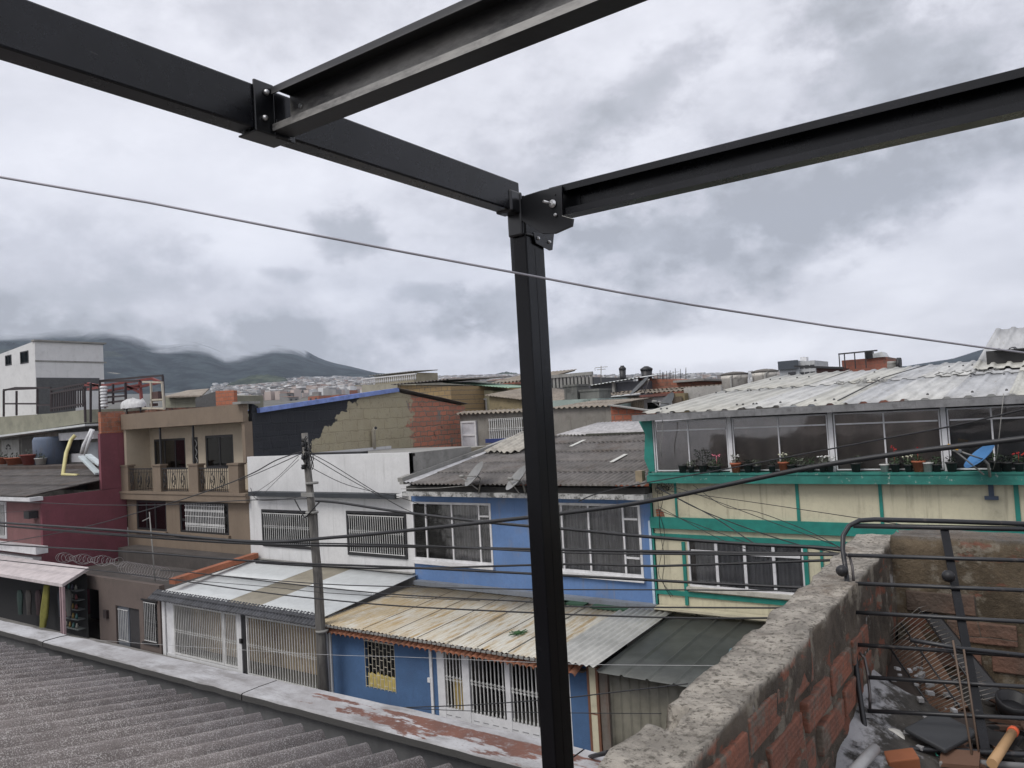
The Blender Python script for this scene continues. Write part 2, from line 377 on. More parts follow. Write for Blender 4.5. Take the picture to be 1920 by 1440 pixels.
for i in range(len(xs)-1):
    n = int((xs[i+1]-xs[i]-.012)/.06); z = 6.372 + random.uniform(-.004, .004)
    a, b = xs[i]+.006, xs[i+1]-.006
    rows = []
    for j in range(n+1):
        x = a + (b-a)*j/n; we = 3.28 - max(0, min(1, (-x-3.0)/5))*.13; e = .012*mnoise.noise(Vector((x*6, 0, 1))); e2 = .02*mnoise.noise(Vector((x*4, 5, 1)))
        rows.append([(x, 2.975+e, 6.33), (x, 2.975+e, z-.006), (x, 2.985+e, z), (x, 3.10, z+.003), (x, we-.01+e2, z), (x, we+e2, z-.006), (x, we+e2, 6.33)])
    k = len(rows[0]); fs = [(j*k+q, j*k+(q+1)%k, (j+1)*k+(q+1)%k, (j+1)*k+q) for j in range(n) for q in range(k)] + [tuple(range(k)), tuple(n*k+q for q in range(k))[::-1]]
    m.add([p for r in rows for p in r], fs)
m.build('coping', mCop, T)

# ---------------------------------------------------------------- old brick parapet on the right
def roughwall(axis, a0, a1, d0, d1, z0, ztop, step=.014, amp=.009, seed=0, notch=None):
    """rough mass: runs along 'axis' from a0 to a1, thickness d0..d1, from z0 to ztop(a)"""
    m = MB(); n = int((a1-a0)/step); ring = None; nz = 30; nt = 9
    rows = []
    for i in range(n+1):
        a = a0 + (a1-a0)*i/n; zt = ztop(a); r = []
        pts = [(d1, z0 + (zt-z0)*j/nz) for j in range(nz)] + [(d1 + (d0-d1)*j/nt, zt) for j in range(nt+1)] + [(d0, zt + (z0-zt)*j/nz) for j in range(1, nz+1)]
        for d, z in pts:
            v = Vector((d, a, z)) if axis == 'y' else Vector((a, d, z))
            q = v*9 + Vector((seed, 0, 0)); q2 = v*28
            nn = Vector((mnoise.noise(q), mnoise.noise(q+Vector((31,0,0))), mnoise.noise(q+Vector((0,57,0)))))*amp*1.6 + Vector((mnoise.noise(q2), mnoise.noise(q2+Vector((9,0,0))), mnoise.noise(q2+Vector((0,7,0)))))*amp*.7
            if notch and z > zt-.09: nn.z -= notch(a, d)
            if z > zt-.02: nn.z *= .6
            r.append(v + nn)
        rows.append(r)
    k = len(rows[0]); vs = [p for r in rows for p in r]
    fs = [(i*k+q, i*k+q+1, (i+1)*k+q+1, (i+1)*k+q) for i in range(n) for q in range(k-1)] + [tuple(range(k)), tuple(n*k+q for q in range(k))[::-1]]
    m.add(vs, fs, True); return m
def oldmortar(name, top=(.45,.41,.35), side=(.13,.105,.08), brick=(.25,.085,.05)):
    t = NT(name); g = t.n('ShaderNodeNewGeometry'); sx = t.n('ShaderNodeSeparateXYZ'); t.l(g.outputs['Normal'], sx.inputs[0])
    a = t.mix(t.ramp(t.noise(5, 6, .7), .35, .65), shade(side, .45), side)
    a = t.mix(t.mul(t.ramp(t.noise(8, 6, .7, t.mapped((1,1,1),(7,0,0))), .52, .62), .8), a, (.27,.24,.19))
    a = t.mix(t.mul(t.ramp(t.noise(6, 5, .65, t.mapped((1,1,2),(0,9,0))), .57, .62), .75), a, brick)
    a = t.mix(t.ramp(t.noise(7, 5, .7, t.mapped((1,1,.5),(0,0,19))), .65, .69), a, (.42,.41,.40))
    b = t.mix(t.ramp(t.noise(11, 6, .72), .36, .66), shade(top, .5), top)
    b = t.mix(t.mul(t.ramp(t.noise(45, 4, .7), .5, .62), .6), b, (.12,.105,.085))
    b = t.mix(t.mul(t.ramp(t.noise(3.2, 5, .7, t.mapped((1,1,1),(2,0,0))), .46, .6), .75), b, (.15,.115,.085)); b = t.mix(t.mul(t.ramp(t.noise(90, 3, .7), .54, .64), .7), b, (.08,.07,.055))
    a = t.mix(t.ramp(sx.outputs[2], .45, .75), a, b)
    t.bump(t.noise(60, 6, .75), .9, .012); return t.set(a, .95)
mMort = oldmortar('old_mortar')
mMort2 = oldmortar('old_mortar_back', (.2,.185,.165), (.17,.13,.085), (.2,.075,.05))
def oldbrick(name):
    t = NT(name); w = t.n('ShaderNodeTexWave', wave_type='BANDS', bands_direction='Z'); w.inputs['Scale'].default_value = 24; w.inputs['Distortion'].default_value = .6; t.l(t.pos, w.inputs['Vector'])
    a = t.mix(t.ramp(t.noise(6, 5), .35, .65), (.27,.105,.065), (.18,.08,.055)); a = t.mix(t.mul(w.outputs[1], .12), a, (.15,.05,.03))
    a = t.mix(t.ramp(t.noise(12, 6, .72, t.mapped((1,1,1),(3,3,3))), .50, .60), a, (.15,.125,.10)); a = t.mix(t.mul(t.ramp(t.noise(30, 5, .7), .5, .6), .6), a, (.1,.06,.045))
    t.bump(t.mul(t.noise(40, 5, .7), t.mul(w.outputs[1], -.12), 'ADD'), .8, .006); return t.set(a, .92)
mOBrick = oldbrick('bare_hollow_brick')
T = thing('brick_parapet', 'ragged old brick parapet with broken mortar cap in the lower right', 'wall', (-.59, 1.9, 6.2))
zt = lambda a: 7.415 + .02*max(0, a-.5) + (.02*max(0, a-2.2))
notch = lambda a, d: (.06 if abs(a-1.33) < .05 and d < -.6 else 0)
m = roughwall('y', .35, 3.13, -.655, -.528, 6.2, zt, seed=2, notch=notch); m.build('mortar_core', mMort, T)
m = MB(); r = random.Random(5)
for row in range(9):
    z0 = 7.385 - row*.094; y = .45 + (row % 2)*.13 + r.uniform(-.02,.02)
    while y < 3.0:
        L = .235 + r.uniform(-.02,.02)
        zz = z0 + .02*(y-.5)
        out = r.choice((-.006,.002,-.03,-.03,-.03)) if y > 2.0 else r.choice((.003,.005,.001,-.004,-.03))
        if row == 0 and y > 1.75: out = -.03
        if out > -.02:
            m.obox((-.521+out-.03, y+L/2, zz-.04), (.03,0,0), (0,L/2-.012,0), (0,0,.034))
        y += L + .012
m.build('bricks', mOBrick, T, .004)
T = thing('back_parapet', 'mossy brick parapet crossing behind the metal frame at the right', 'wall', (.5, 3.07, 6.2))
m = roughwall('x', -.53, 2.2, 3.0, 3.14, 6.2, lambda a: 7.505, seed=12, amp=.008); m.build('mortar_core', mMort2, T)
m = MB(); r = random.Random(8)
mOB2 = brickmat('dirty_brick', 'y', (.2,.1,.07), (.16,.1,.07), (.12,.1,.08), .5, .3, .002, damt=.75, dlo=.42)
for row in range(6):
    z0 = 7.50 - row*.088; x = -.5 + (row % 2)*.12
    while x < 2.1:
        L = .23 + r.uniform(-.02,.02); out = r.choice((.006,.009,-.03,.003,.006))
        if out > -.02 and row > 0: m.obox((x+L/2, 3.0-out+.026, z0-.04), (L/2-.01,0,0), (0,.03,0), (0,0,.034))
        x += L + .01
m.build('bricks', mOB2, T, .004)
m = MB(); m.tube([(-.5,3.05,7.53),(0,3.04,7.545),(.6,3.05,7.54),(1.6,3.05,7.54)], .005, 6); m.build('conduit', flat('grey_conduit', (.35,.34,.33)), T)

# terrace slab with rubble
t = NT('dirty_slab'); a = t.mix(t.ramp(t.noise(4, 6, .7), .35, .65), (.02,.019,.017), (.075,.068,.06))
sx = t.n('ShaderNodeSeparateXYZ'); t.l(t.pos, sx.inputs[0]); nn_ = t.noise(7, 6, .7)
a = t.mix(t.ramp(t.noise(3, 6, .72, t.mapped((1,1,1),(4,2,0))), .56, .62), a, (.3,.3,.31))
a = t.mix(t.ramp(t.mul(sx.outputs[0], t.mul(nn_, .5), 'ADD'), -.18, -.25), a, (.36,.36,.37)); t.bump(t.noise(50, 5), .6, .01); mSlab = t.set(a, .9)
m = MB(); N = 60
for i in range(N+1):
    for j in range(N+1):
        x = -.53 + 2.7*i/N; y = 1.0 + 2.0*j/N
        e = max(0, .17 - (x+.53)*.55) * (.5+.5*math.sin(y*3)) * (1 if y < 2.6 else .4) + max(0, .1-(3.0-y)*.35)*(1 if x > .1 else .2)
        m.v.append((x, y, 7.0 + e + .014*mnoise.noise(Vector((x*14, y*14, 0)))))
m.f = [(i*(N+1)+j, (i+1)*(N+1)+j, (i+1)*(N+1)+j+1, i*(N+1)+j+1) for i in range(N) for j in range(N)]; m.sm = [True]*len(m.f)
o = m.build('terrace_floor', mSlab); tag(o, kind='structure')
m = MB(); r = random.Random(3)
for k in range(60):
    x = -.5 + abs(r.gauss(0, .16)); y = r.uniform(1.5, 2.9); s_ = r.uniform(.003, .012)
    z = 7.01 + max(0, .17-(x+.53)*.55)*(.5+.5*math.sin(y*3))
    a = r.uniform(0, 3)
    m.obox((x,y,z), (s_*math.cos(a), s_*math.sin(a), r.uniform(-.3,.3)*s_), (-s_*.7*math.sin(a), s_*.7*math.cos(a), 0), (0,0,s_*.5))
o = m.build('rubble', plaster('lime_rubble', (.4,.4,.41), .3, dirt=(.15,.13,.11), scale=8)); tag(o, 'pale crumbs of plaster rubble heaped along the brick parapet', 'rubble', kind='stuff')

m = MB(); r = random.Random(13)
for k in range(150):
    x = r.uniform(-.3, .9); y = r.uniform(1.7, 2.95); z = 7.015 + r.uniform(0, .05); a = r.uniform(0, 3.14); L_ = r.uniform(.03, .16); W_ = r.uniform(.005, .03); tl_ = r.uniform(-.35, .35)
    m.obox((x,y,z), (L_*math.cos(a), L_*math.sin(a), L_*tl_*.4), (-W_*math.sin(a), W_*math.cos(a), W_*tl_), (0, 0, r.uniform(.002, .008)))
for k in range(30):
    x = r.uniform(-.3, .9); y = r.uniform(1.8, 2.9); p_ = Vector((x,y,7.05)); d_ = Vector((r.uniform(-1,1), r.uniform(-1,1), r.uniform(-.1,.3)))*.12
    m.tube([p_, p_+d_, p_+d_*1.8+Vector((.02,.03,-.03))], r.uniform(.002, .007), 6)
t = NT('mixed_scrap'); vo = t.n('ShaderNodeTexVoronoi'); vo.inputs['Scale'].default_value = 9; t.l(t.pos, vo.inputs['Vector']); so_ = t.n('ShaderNodeSeparateXYZ'); t.l(vo.outputs['Color'], so_.inputs[0])
a = t.mix(t.ramp(so_.outputs[0], .3, .8), (.018,.017,.017), (.13,.07,.045)); a = t.mix(t.ramp(so_.outputs[1], .86, .9), a, (.22,.21,.2)); t.bump(t.noise(60, 4), .4, .004); t.set(a, .85)
o = m.build('scrap_heap', t.m); tag(o, 'jumble of dark scrap boards, rods and dirt on the slab behind the frame', kind='stuff')

# leaning metal frame
B0 = atZ(1625,1405,7.06); T0 = atZ(1585,985,7.61); T1 = atZ(1920,981,7.61)
nrm = (T0-B0).cross(T1-T0).normalized()
def FP(x, y, off=0):
    d = _ray(x, y); return EYE + d * ((T0-EYE).dot(nrm)/d.dot(nrm)) + nrm*off
mFrame = paint('frame_black', (.018,.019,.022), .4, 0, .3, wear=(.11,.09,.08), wamt=.5, wlo=.58, wscale=20)
T = thing('metal_frame', 'black tubular bed frame with round corners leaning on its side at the right', 'metal frame', FP(1780,1400))
ext = lambda x0, y0, x1, y1, k: (x0+(x1-x0)*k, y0+(y1-y0)*k)
def RX(y): return y + {985:-2}.get(y, 0)
rails = [((1590,1041),(1920,1051)),((1604,1094),(1920,1107)),((1600,1148),(1920,1166)),((1608,1209),(1920,1230)),((1628,1270),(1920,1288)),((1626,1333),(1920,1347))]
m = MB()
out = [ext(1640,975,1920,983,1.6),(1760,977),(1640,974),(1612,976),(1592,986),(1581,1004),(1580,1030),(1586,1070),(1592,1120),(1597,1170),(1603,1230),(1610,1290),(1619,1350),(1625,1380),(1636,1396),(1660,1402),(1760,1406),(1920,1415),ext(1640,1401,1920,1415,1.6)]
sm = []
for i in range(len(out)-1):
    for k in range(4):
        u = k/4; sm.append((out[i][0]*(1-u)+out[i+1][0]*u, out[i][1]*(1-u)+out[i+1][1]*u))
sm.append(out[-1])
m.tube([FP(*p) for p in sm], .0072, 10); m.build('outer_tube', mFrame, T)
for i, (a, b) in enumerate(rails):
    m = MB(); e = ext(*a, *b, 1.6); m.tube([FP(*a), FP(*b), FP(*e)], .0058, 8); m.build('rail', mFrame, T)
m = MB(); m.tube([FP(1600,985,.004), FP(1920,991,.004), FP(2100,995,.004)], .0075, 8); m.build('rail', mFrame, T)
m = MB(); c0, c1 = FP(1771,985,.012), FP(1852,1418,.012); m.bar(c0, c1, .022, .006, nrm); m.build('flat_upright', mBlack2, T)
for p in ((1578,1074),(1776,1084)):
    m = MB(); c = FP(*p, -.02) ; m.lathe(c, ((.002,-.018),(.013,-.013),(.018,0),(.013,.013),(.002,.018)), 12, nrm); m.build('rubber_stopper', mRubber, T)
for pts in (((1585,1036),(1594,1042),(1599,1062),(1602,1096)), ((1612,1222),(1622,1232),(1628,1262),(1632,1300),(1632,1328))):
    m = MB(); m.tube([FP(*p, .013) for p in pts], .0042, 8); m.build('hook', paint('worn_hook', (.12,.11,.11), .3, .6, .3), T)
mGreen = flat('green_tie', (.05,.42,.3))
for p in ((1682,984),(1756,1404),(1828,1410)):
    m = MB(); c = FP(*p); u_ = (FP(p[0],p[1]+9)-c); m.tube([c + nrm*.01 - u_*.6, c + nrm*.012, c + nrm*.009 + u_, c+nrm*.004+u_*1.4+Vector((.004,0,0))], .0014, 6); m.build('cable_tie', mGreen, T)
# thin rods leaning behind the frame
for a, b, nm in (((1803,1222),(1830,1410),'rusty thin rod leaning behind the flat upright, left one'), ((1783,1205),(1820,1430),'rusty thin rod leaning behind the flat upright, longer one')):
    m = MB(); m.tube([FP(*a,-.03), FP(*b,-.03)], .0028, 6); single('steel_rod', m, flat('rust', (.13,.09,.065)), nm, 'rod')
m = MB(); m.tube([FP(1705,1203,-.02), FP(1800,1218,-.016), FP(1960,1236,-.016)], .006, 8); single('bent_pipe', m, mFrame, 'loose dark pipe lying across the rails of the leaning frame', 'pipe')
# clay block and wire rack
def BK(x, y, d=2.72, k=.0016): return atY(x, y, d - (y-1300)*k)
T = thing('hollow_block', 'long brown clay block leaning under the wire rack', 'block', BK(1740,1340))
p = [BK(*q) for q in ((1668,1215),(1722,1175),(1815,1325),(1762,1350))]
m = MB(); m.prism(p, (.0,.05,-.03)); m.build('block_body', brickmat('brown_block', 'y', (.16,.085,.05), (.13,.07,.045), (.05,.035,.03), .2, .1, .004, damt=.4), T)
p = [BK(*q) for q in ((1630,1225),(1668,1216),(1762,1352),(1735,1362))]
m = MB(); m.prism(p, (0,.05,-.03)); m.build('block_side', flat('dark_clay', (.06,.045,.038)), T)
T = thing('wire_rack', 'black wire rack with fine bars leaning over the brown clay block', 'rack', BK(1790,1350))
def Q4(a, b, c, d, u, v, k): # bilinear in picture, then to plane
    return BK(a[0]*(1-u)*(1-v)+b[0]*u*(1-v)+c[0]*u*v+d[0]*(1-u)*v, a[1]*(1-u)*(1-v)+b[1]*u*(1-v)+c[1]*u*v+d[1]*(1-u)*v, k)
fA = ((1655,1195),(1722,1140),(1843,1310),(1758,1345)); fB = ((1722,1140),(1738,1135),(1872,1305),(1843,1312))
m = MB()
for k in range(27): m.tube([Q4(*fA, 0, k/26, 2.66), Q4(*fA, 1, k/26, 2.66)], .0011, 5)
m.build('wires', paint('rack_wire', (.3,.28,.25), .4, .5), T)
m = MB()
for u in (0, .5, 1): m.tube([Q4(*fA, u, 0, 2.665), Q4(*fA, u, 1, 2.665)], .003, 6)
m.build('side_rails', mFrame, T)
m = MB()
for k in range(24): m.tube([Q4(*fB, 0, k/23, 2.66), Q4(*fB, 1, k/23, 2.7)], .0011, 5)
m.build('end_wires', paint('rack_wire2', (.3,.28,.25), .4, .5), T)
p = [BK(*q, 2.76) for q in ((1725,1140),(1742,1133),(1880,1300),(1850,1315))]; m = MB(); m.prism(p, (0,.02,0)); m.build('dark_backing', mRubber, T)
# small litter on the slab
def G(x, y, z=7.05): return atZ(x, y, z)
T = thing('vent_cover', 'small rounded white plastic vent cover with black slots in the rubble', 'vent cover', G(1660,1395))
c = G(1662,1396,7.06); R_ = (G(1700,1396,7.06)-c).length
poly = [c + Vector((math.cos(a), 0, 0))*R_ + Vector((0, .25*math.sin(a), .75*math.sin(a)))*R_ for a in [math.pi*k/14 for k in range(15)]]
m = MB(); m.prism(poly, (.01, .05, -.01)); m.build('cover', flat('white_plastic', (.55,.54,.5)), T, .003)
for k in range(8):
    q = c + Vector((-.5 + k*.12, 0, 0))*R_ + Vector((0,-.004,.012)); m = MB(); m.obox(q + Vector((0,.25,.75))*.2*R_*1.2, (.0012,0,0), (0,.0015,0), (.003,.004,.011)); m.build('slot', mRubber, T)
m = MB(); a, b = G(1860,1432,7.09), G(1898,1374,7.09); m.tube([a, a.lerp(b,.5), b], .0125, 10, .0115)
T = thing('hammer', 'wooden tool handle with an orange collar lying on the slab', 'tool handle', a); m.build('handle', flat('worn_wood', (.42,.26,.13)), T)
m = MB(); m.tube([b, b + (b-a)*.08], .0135, 10); m.build('collar', flat('orange_plastic', (.75,.13,.05)), T)
m = MB(); m.obox(G(1765,1372,7.1), (.035,.055,.01), (-.05,.02,.012), (0,0,.006)); single('black_tile', m, paint('black_plastic', (.03,.032,.035), .5), 'flat black plastic tray propped up in the rubble', 'tray', bevel=.004)
m = MB(); m.obox(G(1690,1425,7.07), (.035,.01,.008), (-.012,.03,0), (0,-.004,.016)); single('broken_brick', m, flat('orange_clay', (.28,.1,.045), .9), 'broken orange brick lying under the bottom rail', 'brick', bevel=.004)
m = MB(); m.tube([G(1590,1460,7.12), G(1640,1404,7.1)], .014, 10); single('plastic_pipe', m, flat('grey_pvc', (.4,.4,.4)), 'short pale grey plastic pipe in the plaster rubble', 'pipe')
m = MB(); m.lathe(G(1897,1338,7.05), ((.035,0),(.045,.03),(.047,.05),(.04,.05),(.036,.02)), 16, (.2,-.3,1)); single('plastic_bowl', m, mRubber, 'black plastic bowl lying by the lime patch', 'bowl')
m = MB(); m.tube([G(1740,1418,7.04), G(1850,1432,7.06), G(1990,1442,7.06)], .009, 8); single('loose_pipe', m, flat('old_steel', (.14,.14,.14)), 'dull steel pipe lying on the slab at the bottom edge', 'pipe')
m = MB(); m.tube([atY(1070,1452,3.3), atY(1085,1430,3.3), atY(1110,1418,3.2), atY(1140,1411,3.0)], .011, 8); single('black_hose', m, mRubber, 'black hose bending over the parapet beside the post', 'hose')
# ================================================================ the row of houses across the street
D1, D2 = 15.75, 19.75
mGlass = glassmat('window_glass'); mGlassD = glassmat('dark_glass', (.015,.016,.018), .8)
mBlkIron = flat('black_iron', (.02,.02,.022), .45); mWhtIron = paint('white_iron', (.55,.55,.54), .5, 0, .12, wear=(.3,.27,.24), wamt=.5)
mWhtFrame = paint('white_frame', (.62,.62,.63), .5, 0, .1, wear=(.3,.29,.28), wamt=.5)
mDarkRoom = flat('dark_interior', (.012,.012,.013), .9)
mCurtG = curtain('grey_net_curtain', (.62,.62,.61), .11); mCurtW = curtain('white_net_curtain', (.5,.5,.48), .1)

def win(T, x0, x1, z0, z1, y, fm, fw=.05, cols=(), rows=(), inner=None, glass=mGlass, proud=.0, depth=.06, cw=None, name='window', thin=.03, gap=.03):
    """window part: frame; sub-parts pane and curtain (or dark room)"""
    m = MB(); a, b = y - proud, y - proud + depth
    m.box(x0, x0+fw, a, b, z0, z1); m.box(x1-fw, x1, a, b, z0, z1); m.box(x0+fw, x1-fw, a, b, z0, z0+fw); m.box(x0+fw, x1-fw, a, b, z1-fw, z1)
    for c in cols: m.box(c-thin/2, c+thin/2, a+.004, b-.004, z0+fw, z1-fw)
    cs = sorted([x0+fw] + [c for c in cols] + [x1-fw])
    for r in rows:                      # (z, i0, i1): transom between column i0 and i1
        z, i0, i1 = r; m.box(cs[i0]+thin*.5, cs[i1]-thin*.5, a+.008, b-.008, z-thin/2, z+thin/2)
    w_ = m.build(name, fm, T)
    m = MB(); m.box(x0+fw*.5, x1-fw*.5, y+depth*.4, y+depth*.4+.006, z0+fw*.5, z1-fw*.5); m.build('pane', glass, w_)
    if inner:
        m = MB(); n = max(4, int((x1-x0)/.05)); pts = []
        for i in range(n+1):
            x = x0+.01 + (x1-x0-.02)*i/n; pts.append((x, y+.11+gap*math.sin(i*1.7)+.01*math.sin(i*.6), 0))
        for i in range(n): m.add([(pts[i][0],pts[i][1],z0),(pts[i+1][0],pts[i+1][1],z0),(pts[i+1][0],pts[i+1][1],z1),(pts[i][0],pts[i][1],z1)], [(0,1,2,3)], True)
        m.build('curtain', inner, w_)
    return w_
def bars(x0, x1, z0, z1, y, n, r=.008, orn=True, mid=None, rails=True, w=None):
    m = MB(); w = w or r*1.7
    for i in range(n):
        x = x0 + (x1-x0)*(i+.5)/n; m.box(x-r, x+r, y-r, y+r, z0, z1)
        if orn:
            zm = mid if mid else (z0+z1)/2
            for dz in (-.05, .05): m.obox((x, y-r, zm+dz), (w, 0, 0), (0, r*.6, 0), (0, 0, .018))
            s_ = (x1-x0)/n/2; m.bar((x-s_, y-r*1.4, zm-.04), (x+s_, y-r*1.4, zm+.04), .007); m.bar((x-s_, y-r*1.4, zm+.04), (x+s_, y-r*1.4, zm-.04), .007)
            for zz in (z0+.07, z1-.07): m.obox((x, y-r, zz), (w*.8,0,0), (0,r*.6,0), (0,0,.03))
    if rails:
        for z in (z0, z1): m.box(x0, x1, y-r*1.2, y+r*1.2, z-.012, z+.012)
    return m
def roomback(T, x0, x1, z0, z1, y, mat=mDarkRoom, name='room'):
    m = MB(); m.quad((x0,y,z0),(x1,y,z0),(x1,y,z1),(x0,y,z1)); m.build(name, mat, T)
def body(T, x0, x1, y0, y1, z0, z1, mat, name='body'):
    m = MB(); m.box(x0, x1, y0, y1, z0, z1); return m.build(name, mat, T)

# ---------------- white two storey house
mWhite = plaster('white_render', (.62,.62,.62), .1, dirt=(.27,.27,.26), damt=.4, dlo=.6, dhi=.85, bst=.1)
mConc = plaster('bare_concrete', (.27,.265,.25), .2, dirt=(.1,.1,.09), damt=.6)
T = thing('white_house', 'white two storey house with a long black canopy, barred windows and white street gates', 'house', (-22.9, 17.7, 0))
xL, xR = -27.42, -18.42
w1 = rectY(493,957,597,1029,D2); w2 = rectY(652,960,764,1046,D2)
m = MB(); m.wall(xL, xR, 2.3, 6.93, D2, .2, [w1, w2]); m.box(xL, xR, D2+.21, D2+.3, 6.8, 6.9)
m.box(xL, xL+.15, D2+.2, 28, 2.3, 6.85); m.build('wall', mWhite, T)
m = MB(); m.box(xL+.15, xR-.2, D2+.3, 28, 6.6, 6.72); m.build('flat_roof', mConc, T)
m = MB(); m.box(xR-.18, xR, D2+.001, 23.2, 2.3, 6.92); m.build('side_wall', mConc, T)
m = MB(); m.box(xR-.18, xR-.003, 23.2, 26.2, 2.3, 6.88); m.build('side_wall', plaster('stained_plaster', (.27,.24,.18), .25, dirt=(.12,.11,.09), damt=.7), T)
m = MB(); m.box(xR-.18, xR-.002, 26.2, 29.5, 2.3, 6.95); m.build('side_wall', brickmat('side_brick', 'x', (.4,.13,.07), (.3,.1,.06), dlo=.6), T)
c = rectY(466,921,741,935,D2-.35)
m = MB(); m.box(c[0], c[1], D2-.38, D2-.004, c[2]-.02, c[3]-.02); m.build('canopy', paint('charcoal_paint', (.03,.034,.04), .6, 0, .2), T, .01)
m = MB(); m.box(c[1]+.01, c[1]+.28, D2-.3, D2-.004, c[2]+.02, c[3]-.02); m.build('canopy_end', mWhite, T)
for a in (w1, w2):
    q = win(T, a[0], a[1], a[2], a[3], D2+.02, mBlkIron, .05, cols=[a[0]+(a[1]-a[0])*k for k in (.33,.66)], inner=mCurtG, thin=.04)
    m = bars(a[0]+.07, a[1]-.05, a[2]+.08, a[3]-.1, D2-.06, 25, .009, True, a[2]+(a[3]-a[2])*.55); m.box(a[0]+.05,a[1]-.03,D2-.075,D2-.045,a[3]-.1,a[3]-.08); m.build('window_bars', mWhtIron, q)
    m = MB(); f = .07; m.box(a[0]-.05,a[0]+.05,D2-.05,D2+.01,a[2]-.05,a[3]+.05); m.box(a[1]-.04,a[1]+.03,D2-.05,D2+.01,a[2]-.05,a[3]+.05); m.box(a[0]+.05,a[1]-.04,D2-.05,D2+.01,a[3]-.03,a[3]+.05); m.box(a[0]+.05,a[1]-.04,D2-.05,D2+.01,a[2]-.05,a[2]+.05); m.build('surround', mBlkIron, q)
# front yard roof: white sheets with one beige strip
mShW = paint('white_sheet', (.53,.55,.55), .5, 0, .06, wear=(.35,.35,.33), wamt=.4, wlo=.62); mShB = paint('beige_sheet', (.27,.245,.19), .5, 0, .1)
zf, zb = 2.36, 2.78; yf = D1-.1
xa, xb = atY(430,1120,D1).x, atY(489,1128,D1).x
m = MB(); L = Vector((0, D2-.02-yf, zb-zf))
for x0, x1, mt in ((xL+.35, xa, mShW), (xa, xb, mShB), (xb, xR+.12, mShW)):
    m = MB(); m.corr((x0, yf, zf), L, (x1-x0, 0, 0), .1, .01, 6, 2, thick=.004, lap=.006); m.build('awning_sheet', mt, T)
m = MB(); m.box(xL+.1, xR, D2-.12, D2-.003, zb+.03, zb+.06); m.build('flashing', mConc, T)
m = MB(); a0 = atY(327,1085,D1+.1); m.bar((a0.x, D1, a0.z-.08), (xL+.45, D2-.1, zb+.18), .3, .2); m.build('side_curb', plaster('orange_brick_curb', (.36,.13,.07), .25, dirt=(.15,.09,.06), bst=.6), T)
m = MB(); m.corr((xL-.05, D1-.42, 2.14), (0, .40, .25), (xR-xL+.05, 0, 0), .16, .028, 8, 2, thick=.02, lap=.02); m.build('tile_fringe', paint('charcoal_tile', (.06,.062,.07), .6, 0, .3), T)
m = MB(); x0, x1 = atY(305,1120,D1).x, atY(621,1180,D1).x; xm = atY(449,1150,D1).x
m.box(x0, x1, D1-.05, D1+.12, 2.02, 2.14); 
for a, b in ((x0, x0+.18), (xm-.11, xm+.12), (x1-.14, x1)): m.box(a, b, D1-.055, D1+.125, 0, 2.02)
m.box(x0+.18, xm-.11, D1-.02, D1+.1, 0, .16)
m.build('gate_frame', mWhite, T)
# left gate
def gate(x0, x1, n, name='gate', z0=.18, z1=1.97, y=D1, mid=1.02, sp=None):
    g = MB(); g.box(x0, x0+.06, y-.02, y+.03, z0, z1); g.box(x1-.06, x1, y-.02, y+.03, z0, z1); g.box(x0+.06, x1-.06, y-.02, y+.03, z0, z0+.06); g.box(x0+.06, x1-.06, y-.02, y+.03, z1-.06, z1)
    gg = g.build(name, mWhtIron, T); bars(x0+.06, x1-.06, z0+.06, z1-.06, y-.005, n, .011, True, mid, False).build('gate_bars', mWhtIron, gg); return gg
xg = atY(420,1200,D1).x
m = MB(); m.box(x0+.2, x0+.65, D1, D1+.03, .16, 2.0); m.build('gate_panel', mWhtFrame, T)
gate(x0+.66, xg, 27); gate(xg+.02, xm-.12, 7)
m = MB(); m.box(xm+.13, xm+.32, D1-.03, D1+.06, 0, 2.0); m.build('gate_post', mBlkIron, T)
gate(xm+.34, x1-.16, 30, z0=.05)
m = MB(); m.box(xm+.06, xm+.16, D1-.1, D1-.03, 1.05, 1.2); m.build('lock_box', mBlkIron, T)
roomback(T, xL+.1, xR-.1, 0, 2.3, D1+1.1, plaster('garage_wall', (.52,.42,.28), .25, dirt=(.2,.11,.08), damt=.8, dlo=.45), 'garage_back')
m = MB(); m.box(xL+.1, xL+.2, D1+.15, D2, 0, 2.3); m.build('yard_wall', mWhite, T); m = MB(); m.box(xR-.14, xR-.04, D1+.15, D2, 0, 2.3); m.build('yard_wall', mWhite, T)

# ---------------- blue house
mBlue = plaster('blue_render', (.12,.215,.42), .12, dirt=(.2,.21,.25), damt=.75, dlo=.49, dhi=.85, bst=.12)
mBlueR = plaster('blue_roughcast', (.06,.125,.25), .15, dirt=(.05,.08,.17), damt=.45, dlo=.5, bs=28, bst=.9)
mCement = cementroof('old_cement_roof', (.105,.098,.092), (.19,.175,.165), (.36,.34,.32), 40, .35, .55)
T = thing('blue_house', 'blue two storey house with a dark corrugated roof and a yellowed sheet awning', 'house', (-13.9, 17.7, 0))
xL, xR = -18.40, -9.42
w1 = rectY(771,938,926,1062,D2); w2 = rectY(1020,938,1208,1085,D2)
w1 = (w1[0], w1[1], 3.72, 5.42); w2 = (w2[0], w2[1], 3.72, 5.42)
zl = lambda x, y: atY(x, y, D2).z
w1 = (w1[0], w1[1], zl(926,1060), zl(926,944)); w2 = (w2[0], w2[1], zl(1208,1083), zl(1208,946))
m = MB(); m.wall(xL, xR, 2.2, 5.75, D2, .2, [w1, w2]); m.build('wall', mBlue, T)
cx = lambda x: atY(x, 1000, D2).x
